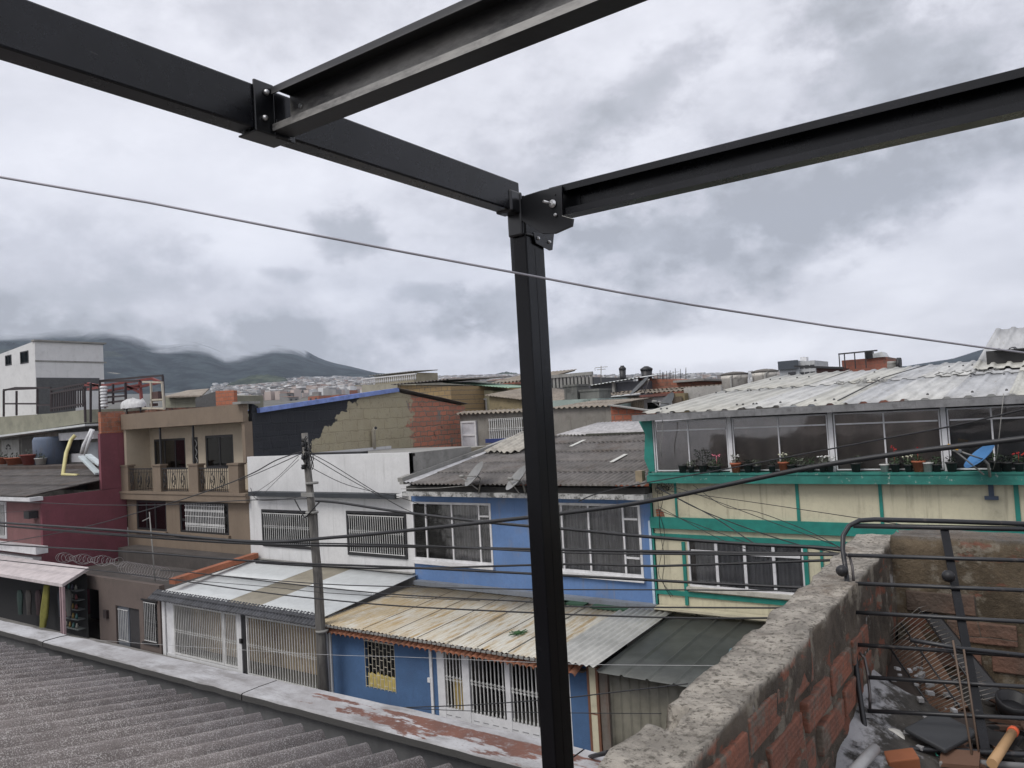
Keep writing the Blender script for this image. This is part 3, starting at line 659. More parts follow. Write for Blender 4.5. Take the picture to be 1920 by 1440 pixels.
for a, cols in ((w1, (800, 849, 900)), (w2, (1055, 1105, 1170))):
    cc = [cx(v) for v in cols]
    q = win(T, a[0], a[1], a[2], a[3], D2, mWhtFrame, .07, cc, [(a[3]-.42, 3, 4), (a[2]+.52, 3, 4)] , mCurtG, thin=.055, proud=.02)
    m = MB(); m.box(a[0]-.03, a[1]+.03, D2-.1, D2-.02, a[2]-.13, a[2]+.0); m.build('sill', mWhtFrame, q)
m = MB(); m.box(xR-.13, xR-.06, D2-.07, D2-.003, 2.5, 4.9); m.build('drain_strip', paint('pale_blue', (.45,.55,.65)), T)
mFas = plaster('mouldy_white', (.46,.46,.45), .2, dirt=(.05,.05,.045), damt=.9, dlo=.47, dhi=.62, scale=2.2)
m = MB(); m.box(xL+.1, xR+.02, D2-.55, D2-.004, 5.52, 5.66); m.build('fascia', mFas, T)
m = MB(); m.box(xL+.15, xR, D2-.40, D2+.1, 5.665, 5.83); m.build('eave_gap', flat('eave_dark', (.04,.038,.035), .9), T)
m = MB(); m.tube([(xL+.1,D2-.6,5.76),(xL+1.8,D2-.58,5.80),(xL+3.2,D2-.6,5.9)], .012, 6); m.build('eave_pipe', mConc, T)
# main roof with a steeper white side sheet and tarp
m = MB(); m.corr((xL+.55, D2-.62, 5.93), (0, 6.9, 1.16), (xR-xL-.5, 0, 0), .177, .027, 8, 5, thick=.008, lap=.02, jag=.04, seed=2); m.build('corrugated_roof', mCement, T)
m = MB(); m.corr((xL-.05, D2-.5, 5.98), (0, 7.3, 1.1), (.62, 0, 0), .177, .02, 8, 2, thick=.006); m.build('edge_sheet', paint('pale_edge_sheet', (.36,.36,.37), .6, 0, .2), T)
m = MB(); m.box(xL-.05, xL+.12, D2-.5, D2+6.5, 5.9, 6.0)
m.bar((xL-.02, D2-.5, 6.05), (xL-.02, D2+7, 7.2), .22, .14); m.build('edge_mortar', mConc, T)
xq = 0; m = MB(); xq = atY(1035, 815, D2+6).x; m.corr((xq, D2+6.2, 7.14), (0, 3.6, .36), (xR-xq, 0, 0), .177, .02, 6, 1, thick=.006, jag=.15); m.build('ridge_sheets', paint('grey_ridge_sheet', (.36,.35,.35), .6, 0, .25, wear=(.15,.14,.13)), T)
m = MB(); m.bar((xL+3.5, D2+6.2, 7.12), (xR-.05, D2+6.2, 7.12), .25, .07); m.build('ridge_moss', plaster('mossy_ridge', (.07,.07,.055), .4, dirt=(.02,.02,.02)), T)
for px_, py_ in ((1135,868),(1185,832),(985,845)):
    p = atY(px_, py_, D2+.2); k = (px_-1000)/100
# odd pale replacement strips lying in the corrugation
for x_, y_ in ((-11.6, 22.1), (-10.2, 24.3), (-14.5, 24.5)): 
    m = MB(); z_ = 5.93 + (y_-(D2-.62))*1.16/6.9 + .045; m.obox((x_, y_, z_), (.07,0,0), (0,.5,.084), (0,0,.008)); m.build('pale_strip', paint('pale_strip', (.5,.5,.46)), T)
# tarp and pale sheets to the left of the post
xq = atY(915, 850, 23.5).x; m = MB(); m.corr((xq, 23.2, 6.72), (0, 2.6, .62), (1.7, 0, 0), .28, .04, 8, 1, thick=.01, jag=.3, seed=4); m.build('patch_sheet', paint('cream_patch_sheet', (.32,.30,.26), .6, 0, .3, wear=(.2,.17,.13), wscale=3), T)
# ground floor
mGF = rectY(683,1200,743,1300,D1)
o1 = (atY(818,1228,D1).x, atY(1066,1240,D1).x, 0.12, 2.02)
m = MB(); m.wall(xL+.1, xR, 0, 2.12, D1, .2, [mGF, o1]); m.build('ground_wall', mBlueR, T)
q = win(T, mGF[0], mGF[1], mGF[2], mGF[3], D1+.1, mBlkIron, .02, glass=mGlass)
m = MB(); a = mGF; n = 8
for i in range(n+1): x = a[0]+(a[1]-a[0])*i/n; m.box(x-.005, x+.005, D1-.01, D1+.008, a[2], a[3])
for i in range(n):
    for k in range(5):
        z = a[2] + (a[3]-a[2])*((k + (.5 if i % 2 else .15))/5); x = a[0]+(a[1]-a[0])*i/n; m.box(x, x+(a[1]-a[0])/n, D1-.011, D1+.004, z-.005, z+.005)
m.box(a[0]-.02, a[1]+.02, D1-.012, D1+.01, a[3]-.015, a[3]+.02); m.build('lattice', paint('cream_iron', (.5,.46,.38), .5), q)
m = MB(); r = random.Random(4)
pts = [(a[0]+.02+(a[1]-a[0]-.04)*i/14, D1+.07, a[2]+.40+.13*mnoise.noise(Vector((i*.7,1,1)))+.0*i) for i in range(15)]
for i in range(14): m.add([(pts[i][0], pts[i][1], a[2]), (pts[i+1][0], pts[i+1][1], a[2]), pts[i+1], pts[i]], [(0,1,2,3)])
m.build('curtain', plaster('yellow_cloth', (.6,.48,.16), .2, dirt=(.35,.28,.1)), q)
roomback(T, mGF[0]-.2, mGF[1]+.2, mGF[2]-.2, mGF[3]+.2, D1+.9)
# big white gate
gx = lambda x: atY(x, 1300, D1).x
m = MB(); m.box(o1[0], gx(835), D1+.0, D1+.08, .12, 2.0); m.box(gx(868), gx(881), D1, D1+.08, .12, 2.0); m.box(gx(948), gx(957), D1, D1+.08, .12, 2.0); m.box(gx(1048), o1[1], D1, D1+.08, .12, 2.0)
m.box(o1[0], o1[1], D1+.01, D1+.07, .12, .42); m.box(o1[0], o1[1], D1+.01, D1+.07, 1.94, 2.01); m.build('gate', mWhtFrame, T)
for a, b, n in ((836,867,5),(882,947,9),(958,1047,12)):
    m = bars(gx(a), gx(b), .42, 1.95, D1+.02, n, .012, True, 1.2, False, .03); m.build('gate_bars', mWhtIron, T)
m = MB()
for i in range(12): x = gx(840)+ (gx(1040)-gx(840))*i/11; m.box(x-.09, x+.09, D1+.004, D1+.011, .22, .24)
m.build('vent_slits', flat('slot_grey', (.25,.25,.26)), T)
roomback(T, o1[0]-.3, o1[1]+.3, 0, 2.1, D1+2.4)
m = MB(); m.quad((gx(844), D1+.14, .35), (gx(868), D1+.14, .35), (gx(868), D1+.14, 1.15), (gx(844), D1+.14, 1.15)); m.build('yellow_curtain', curtain('yellow_curtain', (.5,.37,.13), .05), T)
m = MB(); m.box(gx(811)-.03, gx(814), D1-.04, D1-.003, .1, 1.98); m.box(gx(808)-.06, gx(810), D1-.05, D1-.003, 1.0, 1.12); m.build('meter_pipe', mWhtFrame, T)
m = MB(); m.tube([(xL+.12, D1-.12, .1), (xL+.12, D1-.12, 1.9), (xL+.1, D1-.2, 2.1)], .055, 10); m.build('downpipe', mWhtFrame, T)
# terracotta eave tiles
mTerra = plaster('terracotta_tile', (.3,.12,.065), .35, dirt=(.09,.06,.045), damt=.7, dlo=.45)
m = MB(); n = 46
for i in range(n):
    x = xL+.15 + (xR-xL-.25)*(i+.5)/n; w_ = (xR-xL-.25)/n
    a, b = Vector((x, D1-.42, 1.97)), Vector((x+.02, D1+.05, 2.14)); vs = []; k = 8
    for p, rr in ((a, w_*.50), (b, w_*.42)):
        for j in range(k+1): an = math.pi*j/k; vs.append(p + Vector((math.cos(an)*rr, 0, math.sin(an)*rr*.9)))
    m.add(vs + [v - Vector((0,0,.015)) for v in vs], [(j, j+1, k+2+j, k+1+j) for j in range(k)] + [(j, 2*k+2+j, 2*k+3+j, j+1) for j in range(k)], True)
m.build('eave_tiles', mTerra, T)
m = MB(); m.box(xL+.1, xR, D1-.2, D1+.02, 2.0, 2.04); m.build('eave_board', flat('dark_wood', (.07,.05,.035)), T)
t = NT('yellowed_sheet'); sx = t.n('ShaderNodeSeparateXYZ'); t.l(t.pos, sx.inputs[0])
a = t.mix(t.ramp(t.noise(2.2, 6, .7, t.mapped((3.2,.35,1))), .44, .66), (.56,.54,.47), (.38,.27,.13))
a = t.mix(t.mul(t.ramp(t.noise(2.5, 6, .7, t.mapped((5,.3,1),(3,0,0))), .52, .6), .6), a, (.62,.62,.58))
g2 = t.mul(t.ramp(sx.outputs[0], -12.4, -18.0), .75); a = t.mix(t.mul(g2, t.ramp(t.noise(1.5, 4), .3, .6)), a, (.44,.33,.17))
g3 = t.ramp(t.mul(sx.outputs[1], t.mul(t.noise(2.5, 5), 2.2), 'ADD'), 18.6, 20.6); a = t.mix(t.mul(g3, .75), a, (.20,.165,.11))
a = t.mix(t.mul(t.ramp(t.noise(4, 6, .75, t.mapped((8,.5,1),(0,4,0))), .6, .66), .7), a, (.09,.07,.05)); mYel = t.set(a, .55)
zf, zb = 2.25, 2.47
xs = [xL+.05, -16.4, -15.4, -14.35, -13.3, -12.35, -11.4, -10.35]
for i in range(len(xs)-1):
    m = MB(); m.corr((xs[i], D1-.42, zf+.012*(i % 2)), (0, D2-.05-D1+.42, zb-zf), (xs[i+1]-xs[i]+.03, 0, 0), .15, .018, 8, 1, thick=.005, jag=.03, seed=i, lap=.008); m.build('awning_sheet', mYel, T)
m = MB()
for x_ in xs[1:]: m.bar((x_+.01, D1-.4, zf+.035), (x_+.01, D2-.3, zb+.032), .02, .008)
m.build('sheet_seams', flat('seam_dark', (.07,.06,.045)), T)
m = MB(); m.corr((xs[-1], D1-.5, zf+.05), (0, D2-.05-D1+.5, zb-zf), (1.45, 0, 0), .177, .025, 8, 1, thick=.005, jag=.02, seed=9); m.build('awning_sheet', paint('clear_grey_sheet', (.4,.4,.38), .4, 0, .12), T)
m = MB(); m.box(xL+.1, xR, D2-.25, D2-.003, zb+.02, zb+.16); m.build('flashing', plaster('grey_flashing', (.2,.22,.25)), T)
m = MB(); n = 50
for i in range(n):
    x = xL+.1+(xR-xL-.9)*i/n; m.box(x, x+.12, D1-.47, D1-.42, 2.19, 2.23+.02*(i % 2))
m.build('sheet_edge_mortar', mConc, T)
mMoss = flat('moss_green', (.03,.075,.045), .9)
m = MB()
for x_, y_, s_ in ((-12.6,19.3,.5),(-11.9,19.35,.4),(-10.7,19.3,.55)): m.obox((x_, y_, 2.50), (s_,0,0), (0,.14,0), (.02,0,.03))
m.build('moss_patches', mMoss, T)
T2 = T
m = MB(); c_ = Vector((-11.95, 16.6, 2.34))
for k in range(14):
    a = k*.45; m.bar(c_, c_ + Vector((math.cos(a)*.22, math.sin(a)*.3, .05*random.random())), .03, .012)
m.lathe(c_, ((.1,0),(.08,.05),(.02,.07)), 8)
single('weed_clump', m, flat('weed_green', (.035,.10,.03), .8), 'small green weed growing on the yellowed sheet awning', 'plant')

# ---------------- cream building with green trim
mCream = plaster('cream_render', (.56,.52,.38), .1, dirt=(.22,.19,.14), damt=.7, dlo=.51, dhi=.8, bst=.15)
mGrn = paint('green_trim', (.015,.19,.155), .55, 0, .15, wear=(.3,.38,.34), wamt=.7, wlo=.66, wscale=6)
mGrn2 = paint('green_trim_worn', (.02,.16,.13), .6, 0, .2, wear=(.4,.42,.38), wamt=.85, wlo=.6, wscale=7)
T = thing('cream_building', 'cream building with green bands, a long glazed gallery and a pale corrugated roof', 'building', (-3, 19.75, 0))
xL, xR = -9.40, 6.5
Z = lambda x, y, d=D2: atY(x, y, d).z
X = lambda x, y=900, d=D2: atY(x, y, d).x
wl = (X(1292,1070), X(1509,1070), Z(1400,1108), Z(1400,1017))
zs = Z(1600,884); ztop = Z(1600,760)
m = MB(); m.wall(xL, xR, 0, zs-.05, D2, .2, [wl]); m.build('wall', mCream, T)
m = MB(); m.box(xL-.02, X(1224,1000), D2-.06, D2+.1, Z(1230,1150)-.2, 6.25)
m.prism([(xL-.25, D2-.06, 7.65), (xL-.08, D2-.06, 7.3), (xL-.15, D2-.06, 6.6), (xL-.02, D2-.06, 6.25), (X(1227,850), D2-.06, 6.25), (X(1223,790), D2-.06, 7.65)], (0,.16,0)); m.build('corner_pillar', mGrn, T)
m = MB(); m.box(X(1226), xR, D2-.32, D2+.05, zs-.05, zs); m.box(X(1222), xR, D2-.3, D2-.004, zs-.27, zs-.055); m.build('gallery_ledge', mGrn2, T)
m = MB(); za, zb_ = Z(1400,974), Z(1400,1000); m.box(X(1222,990), xR, D2-.09, D2-.003, zb_+.05, za); m.build('lower_band', mGrn, T)
m = MB(); m.box(X(1226,1010), X(1600,1010), D2-.07, D2-.003, Z(1400,1016), Z(1400,1007)); m.build('lintel_band', mGrn, T)
m = MB(); m.box(X(1232,1110), xR, D2-.05, D2-.003, Z(1400,1128), Z(1400,1119)); m.build('sill_band', mGrn, T)
for px_, w_ in ((1268,.06),(1496,.075),(1652,.075),(1907,.09)):
    m = MB(); x = X(px_, 940); m.box(x-w_/2, x+w_/2, D2-.03, D2-.003, za+.002, zs-.28); m.build('divider', mGrn, T)
for px_, w_, z0, z1 in ((1285,.09,Z(1285,1134),Z(1285,1016)),(1513,.1,Z(1510,1120),Z(1510,1018)),(1543,.06,Z(1540,1120),Z(1540,1018))):
    m = MB(); x = X(px_, 1070); m.box(x-w_/2, x+w_/2, D2-.045, D2-.003, z0, z1); m.build('divider', mGrn, T)
m = MB(); m.prism([(X(1232,975), D2-.012, za-.001), (X(1247,970), D2-.012, za+.0), (X(1244,962), D2-.012, za+.14), (X(1236,955), D2-.012, za+.22), (X(1230,957), D2-.012, za+.2)], (0,.008,0)); m.build('bare_brick_patch', brickmat('patch_brick', 'y', dirt=(.1,.08,.06), w=.2, h=.07), T)
cc = [X(v, 1070) for v in (1345,1398,1452)]
q = win(T, *wl, D2, mWhtFrame, .05, cc, [(wl[3]-.3,0,1),(wl[3]-.3,1,2),(wl[3]-.3,2,3),(wl[3]-.3,3,4)], mCurtG, thin=.075, proud=.01)
m = MB(); m.box(wl[0]-.05, wl[1]+.05, D2-.14, D2-.01, wl[2]-.09, wl[2]); m.build('sill', plaster('flaking_sill', (.5,.48,.42), .2, scale=3), q)
m = MB(); m.box(wl[0]+.03, wl[0]+.17, D2+.07, D2+.09, wl[2]+.05, wl[3]-.05); m.build('drape', flat('brown_drape', (.05,.035,.03)), q)
# gallery glazing
mBrownC = curtain('brown_gallery_curtain', (.36,.31,.26), .8); mGreyReflect = curtain('grey_gallery_reflection', (.17,.17,.165), .8)
thick = [1371, 1561, 1774, 1985, 2200]; thinm = [1292, 1462, 1661, 1864, 2080]
zt2 = 7.62; edges = [X(1226, 850)] + [X(v, 850) for v in thick]
for i in range(len(edges)-1):
    a, b = edges[i]+.07, edges[i+1]-.07; c = X(thinm[i], 850)
    q = win(T, a, b, zs+.03, zt2, D2, mWhtFrame, .03, [c], [(7.36,0,1),(7.36,1,2)], mBrownC if i < 3 else None, mGlass, thin=.035, name='gallery_window', gap=.0, depth=.05)
    if i >= 3: m = MB(); m.quad((a, D2+.5, zs), (b, D2+.5, zs), (b, D2+.5, zt2), (a, D2+.5, zt2)); m.build('reflection_sheet', mGreyReflect, q)  # grey sheet stands in for the reflection in these panes
for e_ in edges: m = MB(); m.box(e_-.052, e_+.052, D2-.03, D2+.08, zs+.002, zt2+.05); m.build('gallery_post', mWhtFrame, T)
m = MB(); m.box(xL-.2, xR, D2-.55, D2+.15, 7.665, 7.83); m.build('concrete_fascia', plaster('mouldy_fascia', (.22,.22,.225), .25, dirt=(.07,.07,.07), damt=.75, dlo=.45, scale=2.5), T)
body(T, xL+.05, xR, D2+.7, 31.5, 2, 7.6, mConc, 'rear_body')
# roof sheets of different ages
shc = [((.43,.42,.36),0), ((.47,.46,.38),1), ((.50,.50,.45),2), ((.44,.44,.43),0), ((.40,.41,.42),1), ((.50,.49,.44),2), ((.43,.43,.42),1), ((.45,.41,.30),0), ((.47,.47,.46),2)]
def sheetmat(name, c, dk=(.2,.18,.14)):
    t = NT(name); a = t.mix(t.ramp(t.noise(1.5, 5, .65, t.mapped((3,.5,1))), .35, .65), shade(c, .82), shade(c, 1.1))
    a = t.mix(t.mul(t.ramp(t.noise(3, 6, .7, t.mapped((4,.6,1),(2,0,0))), .56, .68), .5), a, dk)
    t.bump(t.noise(8, 3), .08, .02); return t.set(a, .6)
xe = [-9.32, -7.9, -6.6, -5.35, -4.2, -3.35, -2.1, -.9, .9, 3.2, 6.4]
sm_ = [sheetmat('roof_sheet_%s' % n_, c_) for n_, c_ in (('ivory', (.40,.395,.36)), ('cream', (.43,.425,.385)), ('pale', (.45,.45,.435)), ('zinc', (.38,.385,.39)))]
order = [0,0,2,1,3,2,3,1,2,3]
for i in range(len(xe)-1):
    m = MB(); r = random.Random(i)
    m.corr((xe[i], D2-.5, 7.86+r.uniform(0,.015)), (0, 12.2+r.uniform(-.3,.5), 1.12+r.uniform(-.02,.05)), (xe[i+1]-xe[i]+.06, 0, 0), .42, .021, 24, 2, thick=.006, shape='trap', lap=.02, jag=.04, seed=i, sag=.02)
    m.build('roof_sheet', sm_[order[i]], T)
m = MB(); r = random.Random(77)
for k in range(60):
    x = r.uniform(-9, 5); y = r.choice((D2-.35, 23.4, 27.4)); z = 7.9 + (y-D2+.5)*.1 + .03; m.lathe((x, y, z), ((.03,0),(.028,.03),(.01,.045)), 6)
m.build('roof_screws', flat('screw_cap', (.08,.08,.08)), T)
# lifted, broken sheets
mTar = flat('tar', (.02,.02,.02), .7)
for a, b, w_ in (((1520,735),(1615,690),.05), ((1560,752),(1680,715),.06)):
    p0 = atY(a[0], a[1], D2+1.2); 
m = MB(); m.bar((-4.3, D2-.4, 7.93), (-4.25, D2+5.5, 8.53), .035, .02); m.bar((-4.25, D2+5.5, 8.53), (-3.6, D2+9, 8.9), .035, .02); m.build('tar_seam', mTar, T)
m = MB(); r = random.Random(9)
for k in range(26):
    x = r.uniform(-5.6,-4.0); y = 24.8 + r.uniform(-.5,.5); z = 7.86+(y-D2+.5)*.1+.05; a = r.uniform(0,3)
    m.obox((x,y,z), (.09*math.cos(a), .09*math.sin(a), .03), (-.03*math.sin(a), .03*math.cos(a), 0), (0,0,.012))
for k in range(16): x = -2.9 + k*.1; m.obox((x, 25.5, 8.53 + .03*math.sin(k*1.9)), (.06,.02,.02*(-1)**k), (0,.06,0), (0,0,.012))
m.build('roof_debris', plaster('broken_sheet', (.25,.25,.24), .4), T)
# raised second roof at the right edge
T = thing('raised_roof', 'steep pale corrugated roof rising over the long roof at the right edge', 'roof', (.6, 29, 8))
pa, pb = atY(1834,676,29.0), atY(1868,617,31.5)
m = MB(); m.corr((pa.x, 29.0, pa.z), (pb.x-pa.x, pb.y-29.0, pb.z-pa.z), (7, 0, -.05), .45, .03, 12, 1, thick=.006, shape='trap'); m.build('roof_sheet', sm_[3], T)
body(T, pa.x+.4, 6.4, 29.6, 31.0, 8.6, pa.z+.1, mConc, 'wall')
p1, p2 = atY(1858,676,28.0), atY(1858,700,27.0)
m = MB(); m.corr((p1.x-.4, 26.6, 8.62), (0, 2.2, .30), (6,0,0), .42, .03, 20, 1, jag=.3, seed=3, shape='trap'); m.build('torn_sheet', sm_[1], T)
m = MB(); m.box(p1.x-.1, 6, 27.8, 28.9, 8.6, 9.16); m.build('dark_opening', mTar, T)
m = MB(); m.corr((p1.x+.1, 27.6, 9.16), (0, 1.6, .1), (6,0,0), .42, .03, 20, 1, jag=.4, seed=6, shape='trap'); m.build('torn_sheet', mTar, T)

# ---------------- yard roof and corrugated fence in front of the cream building
T = thing('yard_shelter', 'lean-to of dark sheet roofing over ribbed metal siding by the blue house', 'shelter', (-6, 17.7, 0))
mDk = paint('dark_green_sheet', (.05,.055,.05), .5, 0, .2, wear=(.16,.16,.15), wamt=.5, wlo=.68, wscale=4)
m = MB(); x0 = -8.95
m.corr((x0, D1-.42, 2.17), (0, D2+.38-D1, .28), (10, 0, 0), .62, .018, 20, 1, thick=.005, shape='rib'); m.build('roof_sheet', mDk, T)
m = MB(); m.corr((atY(1140,1300,D1).x, D1+.12, 0), (0, 0, 2.1), (9, 0, 0), .235, .025, 14, 1, thick=.004, shape='rib'); m.build('ribbed_siding', paint('beige_grey_siding', (.19,.18,.145), .55, 0, .15), T)
xa, xb, xc = atY(1104,1300,D1).x, atY(1123,1300,D1).x, atY(1140,1300,D1).x
m = MB(); m.box(xa+.05, xb-.05, D1-.03, D1+.17, 0, 2.1); m.build('cream_column', mCream, T)
m = MB(); m.box(xa-.01, xa+.05, D1-.04, D1+.17, 0, 2.1); m.box(xb-.05, xb+.01, D1-.04, D1+.17, 0, 2.1); m.box(xa+.05,xb-.05,D1-.034,D1-.03,1.02,1.05); m.build('column_edges', flat('brown_paint', (.16,.07,.04)), T)
m = MB(); m.box(xb+.02, xc, D1+.0, D1+.17, 0, 2.1); m.build('grey_post', plaster('rusty_post', (.16,.14,.12), .3, dirt=(.12,.05,.03)), T)
m = MB(); m.box(-9.4, 3, D2-.35, D2-.06, 2.56, 2.62); m.build('flashing', paint('cream_flashing', (.5,.46,.34)), T)
m = MB(); c_ = atY(1377,1232,17.0); c_.z = 2.36; m.lathe(c_, ((.02,0),(.1,.03),(.12,.10),(.09,.17),(.02,.2)), 10); single('plastic_ball', m, flat('pale_blue_ball', (.12,.27,.34)), 'pale blue deflated ball lying on the dark sheet roof', 'ball')

# ---------------- house with the loggia
mBrn = plaster('brown_render', (.195,.15,.11), .12, dirt=(.08,.06,.05), damt=.35, dlo=.55, bst=.2)
mLog = plaster('loggia_cream', (.5,.43,.33), .08, dirt=(.25,.2,.15), damt=.3)
T = thing('loggia_house', 'brown three level house with a cream loggia balcony and ornate black railings', 'house', (-32.3, 19.75, 0))
xL, xR = -37.08, -27.44; dd = D2
zt_, zu = Z(335,768), Z(335,799); zdk, zdk2 = Z(335,922), Z(335,938)
m = MB(); m.box(xL+.1, xR, dd-.1, dd+.15, zu, zt_); m.box(xL+.1, xR-.3, dd+.15, dd+8, zu, zu+.2); m.build('roof_slab', mBrn, T)
lw = rectY(288,824,349,880,dd+1.2); rw = rectY(384,817,439,877,dd+1.2); dr = rectY(359,820,373,880,dd+1.2)
m = MB(); m.wall(xL+.1, xR-.2, zdk, zu, dd+1.2, .15, [lw, rw, dr]); m.box(xL+.1, xL+.3, dd+.02, dd+1.2, zdk, zu); m.build('loggia_wall', mLog, T)
for a, n_ in ((lw, 2), (rw, 1)):
    q = win(T, a[0], a[1], a[2], a[3], dd+1.22, mBlkIron, .1, [a[0]+(a[1]-a[0])*k/(n_+1) for k in range(1, n_+1)], [], None, mGlassD, thin=.08)
roomback(T, xL+.3, xR-.3, zdk, zu, dd+2.2)
q = win(T, *dr, dd+1.22, mBlkIron, .05, [], [], None, mGlassD, name='door')
m = MB(); zc = (dr[2]+dr[3])/2
for k in range(3):
    for s_ in (-1, 1):
        m.tube([((dr[0]+dr[1])/2 + s_*.16*math.sin(t_*math.pi), dd+1.19, dr[2]+.2+(k+t_)*(dr[3]-dr[2]-.3)/3) for t_ in [j/8 for j in range(9)]], .014, 5)
m.build('door_scrolls', mWhtIron, q)
for a, b in ((222,240),(285,301),(352,371),(427,447)):
    m = MB(); x0, x1 = X(a+2,900,dd-.12), X(b,900,dd-.12); m.box(x0, x1, dd-.12, dd+.2, zdk, Z(335,873)); m.box(x0-.06, x1+.06, dd-.16, dd+.24, Z(335,873), Z(335,870)); m.build('balcony_pillar', mBrn, T)
m = MB(); m.box(xR-.22, xR-.02, dd-.02, dd+1.2, Z(335,870), zu); m.build('corner_pier', mBrn, T)
m = MB(); m.box(xL, xR+.1, dd-.2, dd+1.2, zdk2, zdk); m.box(xL-.03, xR+.13, dd-.24, dd-.2, zdk-.1, zdk); m.build('balcony_deck', mBrn, T)
m = MB(); m.box(X(298,840,dd)-.04, X(298,840,dd)+.04, dd+.05, dd+.12, zdk, zu); m.box(X(360,840,dd)-.04, X(360,840,dd)+.04, dd+.05, dd+.12, zdk, zu); m.build('thin_posts', mBlkIron, T)
for a, b in ((241,285),(302,352),(372,427)):
    x0, x1 = X(a,900,dd-.05), X(b,900,dd-.05); z0, z1 = zdk+.06, Z(335,878); m = MB(); n = 15
    m.box(x0, x1, dd-.06, dd-.02, z1-.03, z1+.02); m.box(x0, x1, dd-.05, dd-.03, z0-.02, z0); m.box(x0, x1, dd-.05, dd-.03, z1-.17, z1-.15)
    for i in range(n): x = x0+(x1-x0)*(i+.5)/n; m.box(x-.010, x+.010, dd-.05, dd-.03, z0, z1)
    for i in range(3):
        c = x0+(x1-x0)*(i+.5)/3
        for s_ in (-1, 1):
            m.tube([(c+s_*(.17*math.sin(t_*math.pi))*(1-.3*t_), dd-.07, z0+.15+t_*(z1-z0-.35)) for t_ in [j/10 for j in range(11)]], .013, 5)
            m.tube([(c+s_*(.02+.11*math.sin(t_*math.pi*1.3)), dd-.07, z1-.28-t_*.35) for t_ in [j/8 for j in range(9)]], .012, 5)
    m.build('balcony_railing', mBlkIron, T)
a1 = rectY(255,938,313,997,dd+.1); a2 = rectY(336,941,430,1004,dd+.1)
m = MB(); m.wall(xL+.05, xR-.02, 0, zdk2, dd+.1, .2, [a1, a2]); m.build('wall', mBrn, T)
q = win(T, *a1, dd+.12, mBlkIron, .1, [a1[0]+(a1[1]-a1[0])*k for k in (.33,.62)], [], None, mGlassD, thin=.1)
m = MB(); m.box(a1[0]-.1, a1[1]+.1, dd-.02, dd+.1, a1[2]-.1, a1[2]); m.build('sill', mBrn, q)
q = win(T, *a2, dd+.12, mBlkIron, .1, [a2[0]+(a2[1]-a2[0])*k for k in (.15,.22,.55,.85)], [(a2[2]+.55,0,1),(a2[2]+.55,2,3),(a2[2]+.55,3,4)], None, mGlassD, thin=.1)
m = MB(); m.box(a2[0]-.1, a2[1]+.1, dd-.02, dd+.1, a2[2]-.12, a2[2]); m.build('sill', mBrn, q)
m = MB(); x0, x1 = a2[0]+.5, a2[1]-.2; n = 24
for i in range(n):
    x = x0+(x1-x0)*(i+.5)/n; m.box(x-.014, x+.014, dd+.04, dd+.06, a2[2]+.1, a2[3]-.05)
    for z in (a2[2]+.4, a2[2]+1.0, a2[2]+1.45): m.obox((x, dd+.04, z), (.045,0,0), (0,.008,0), (0,0,.05))
for z in (a2[2]+.3, a2[2]+.75, a2[2]+1.2): m.box(x0, x1, dd+.035, dd+.055, z-.012, z+.012)
m.build('window_bars', mWhtIron, q)
roomback(T, xL+.3, xR-.3, 2.9, zdk2, dd+1.2)
# terrace wall and brown street wall
mBrn2 = plaster('dusky_brown_render', (.125,.097,.085), .12, dirt=(.06,.05,.045), damt=.4)
og = rectY(121,1096,188,1200,D1); og = (og[0], og[1], 0, og[3]); od = (X(218,1180,D1), X(262,1180,D1), 0, Z(240,1139,D1)); ow = rectY(268,1125,297,1208,D1)
m = MB(); m.wall(-36.3, -27.38, 0, 2.52, D1, .2, [og, od, ow]); m.build('street_wall', mBrn2, T)
m = MB(); m.box(-36.3, -27.4, D1+.2, D2+.05, 2.2, 2.3); m.box(-36.3, -27.4, D2-.8, D2+.05, 2.3, 2.9); m.build('yard_roof', plaster('dark_slab', (.075,.065,.06), .3), T)
q = win(T, *ow, D1+.03, mBlkIron, .06, [], [((ow[2]+ow[3])/2,0,1)], mCurtG, mGlass, thin=.1)
m = bars(ow[0]+.06, ow[1]-.06, ow[2]+.06, ow[3]-.06, D1-.03, 7, .008, False); m.build('window_bars', mWhtIron, q)
m = MB(); m.box(ow[0]-.06, ow[1]+.06, D1-.06, D1-.004, ow[2]-.07, ow[2]-.0); m.box(ow[0]-.06, ow[1]+.06, D1-.06, D1-.004, ow[3], ow[3]+.06); m.build('surround', mBlkIron, q)
m = MB(); xm_ = (od[0]+od[1])/2; m.box(od[0], xm_-.02, D1+.08, D1+.13, 0, od[3]); q = m.build('door', paint('grey_door', (.12,.13,.15), .5), T)
m = bars(od[0]+.05, xm_-.05, .2, od[3]-.15, D1+.05, 6, .01, False); m.build('door_bars', mWhtIron, q)
m = MB(); m.box(xm_+.02, od[1], D1+.09, D1+.13, 0, od[3]); m.build('door', flat('dark_door', (.03,.028,.03)), T)
m = MB(); m.box(X(198,1150,D1), X(204,1150,D1), D1-.1, D1-.003, Z(200,1158,D1), Z(200,1143,D1)); m.build('meter_box', flat('meter', (.03,.02,.02)), T)
roomback(T, -36.2, -27.5, 0, 2.1, D1+1.8)
m = MB(); m.bar((og[0]+.05, D1+.3, 1.75), (og[1]-.1, D1+.3, 2.02), .06, .05); m.box(og[1]-.55, og[1]-.42, D1+.35, D1+.42, 0, 1.9); m.box(og[1]-.25, og[1]-.18, D1+.3, D1+.35, 0, 2.0); m.build('garage_frame', flat('old_wood', (.09,.07,.06)), T)
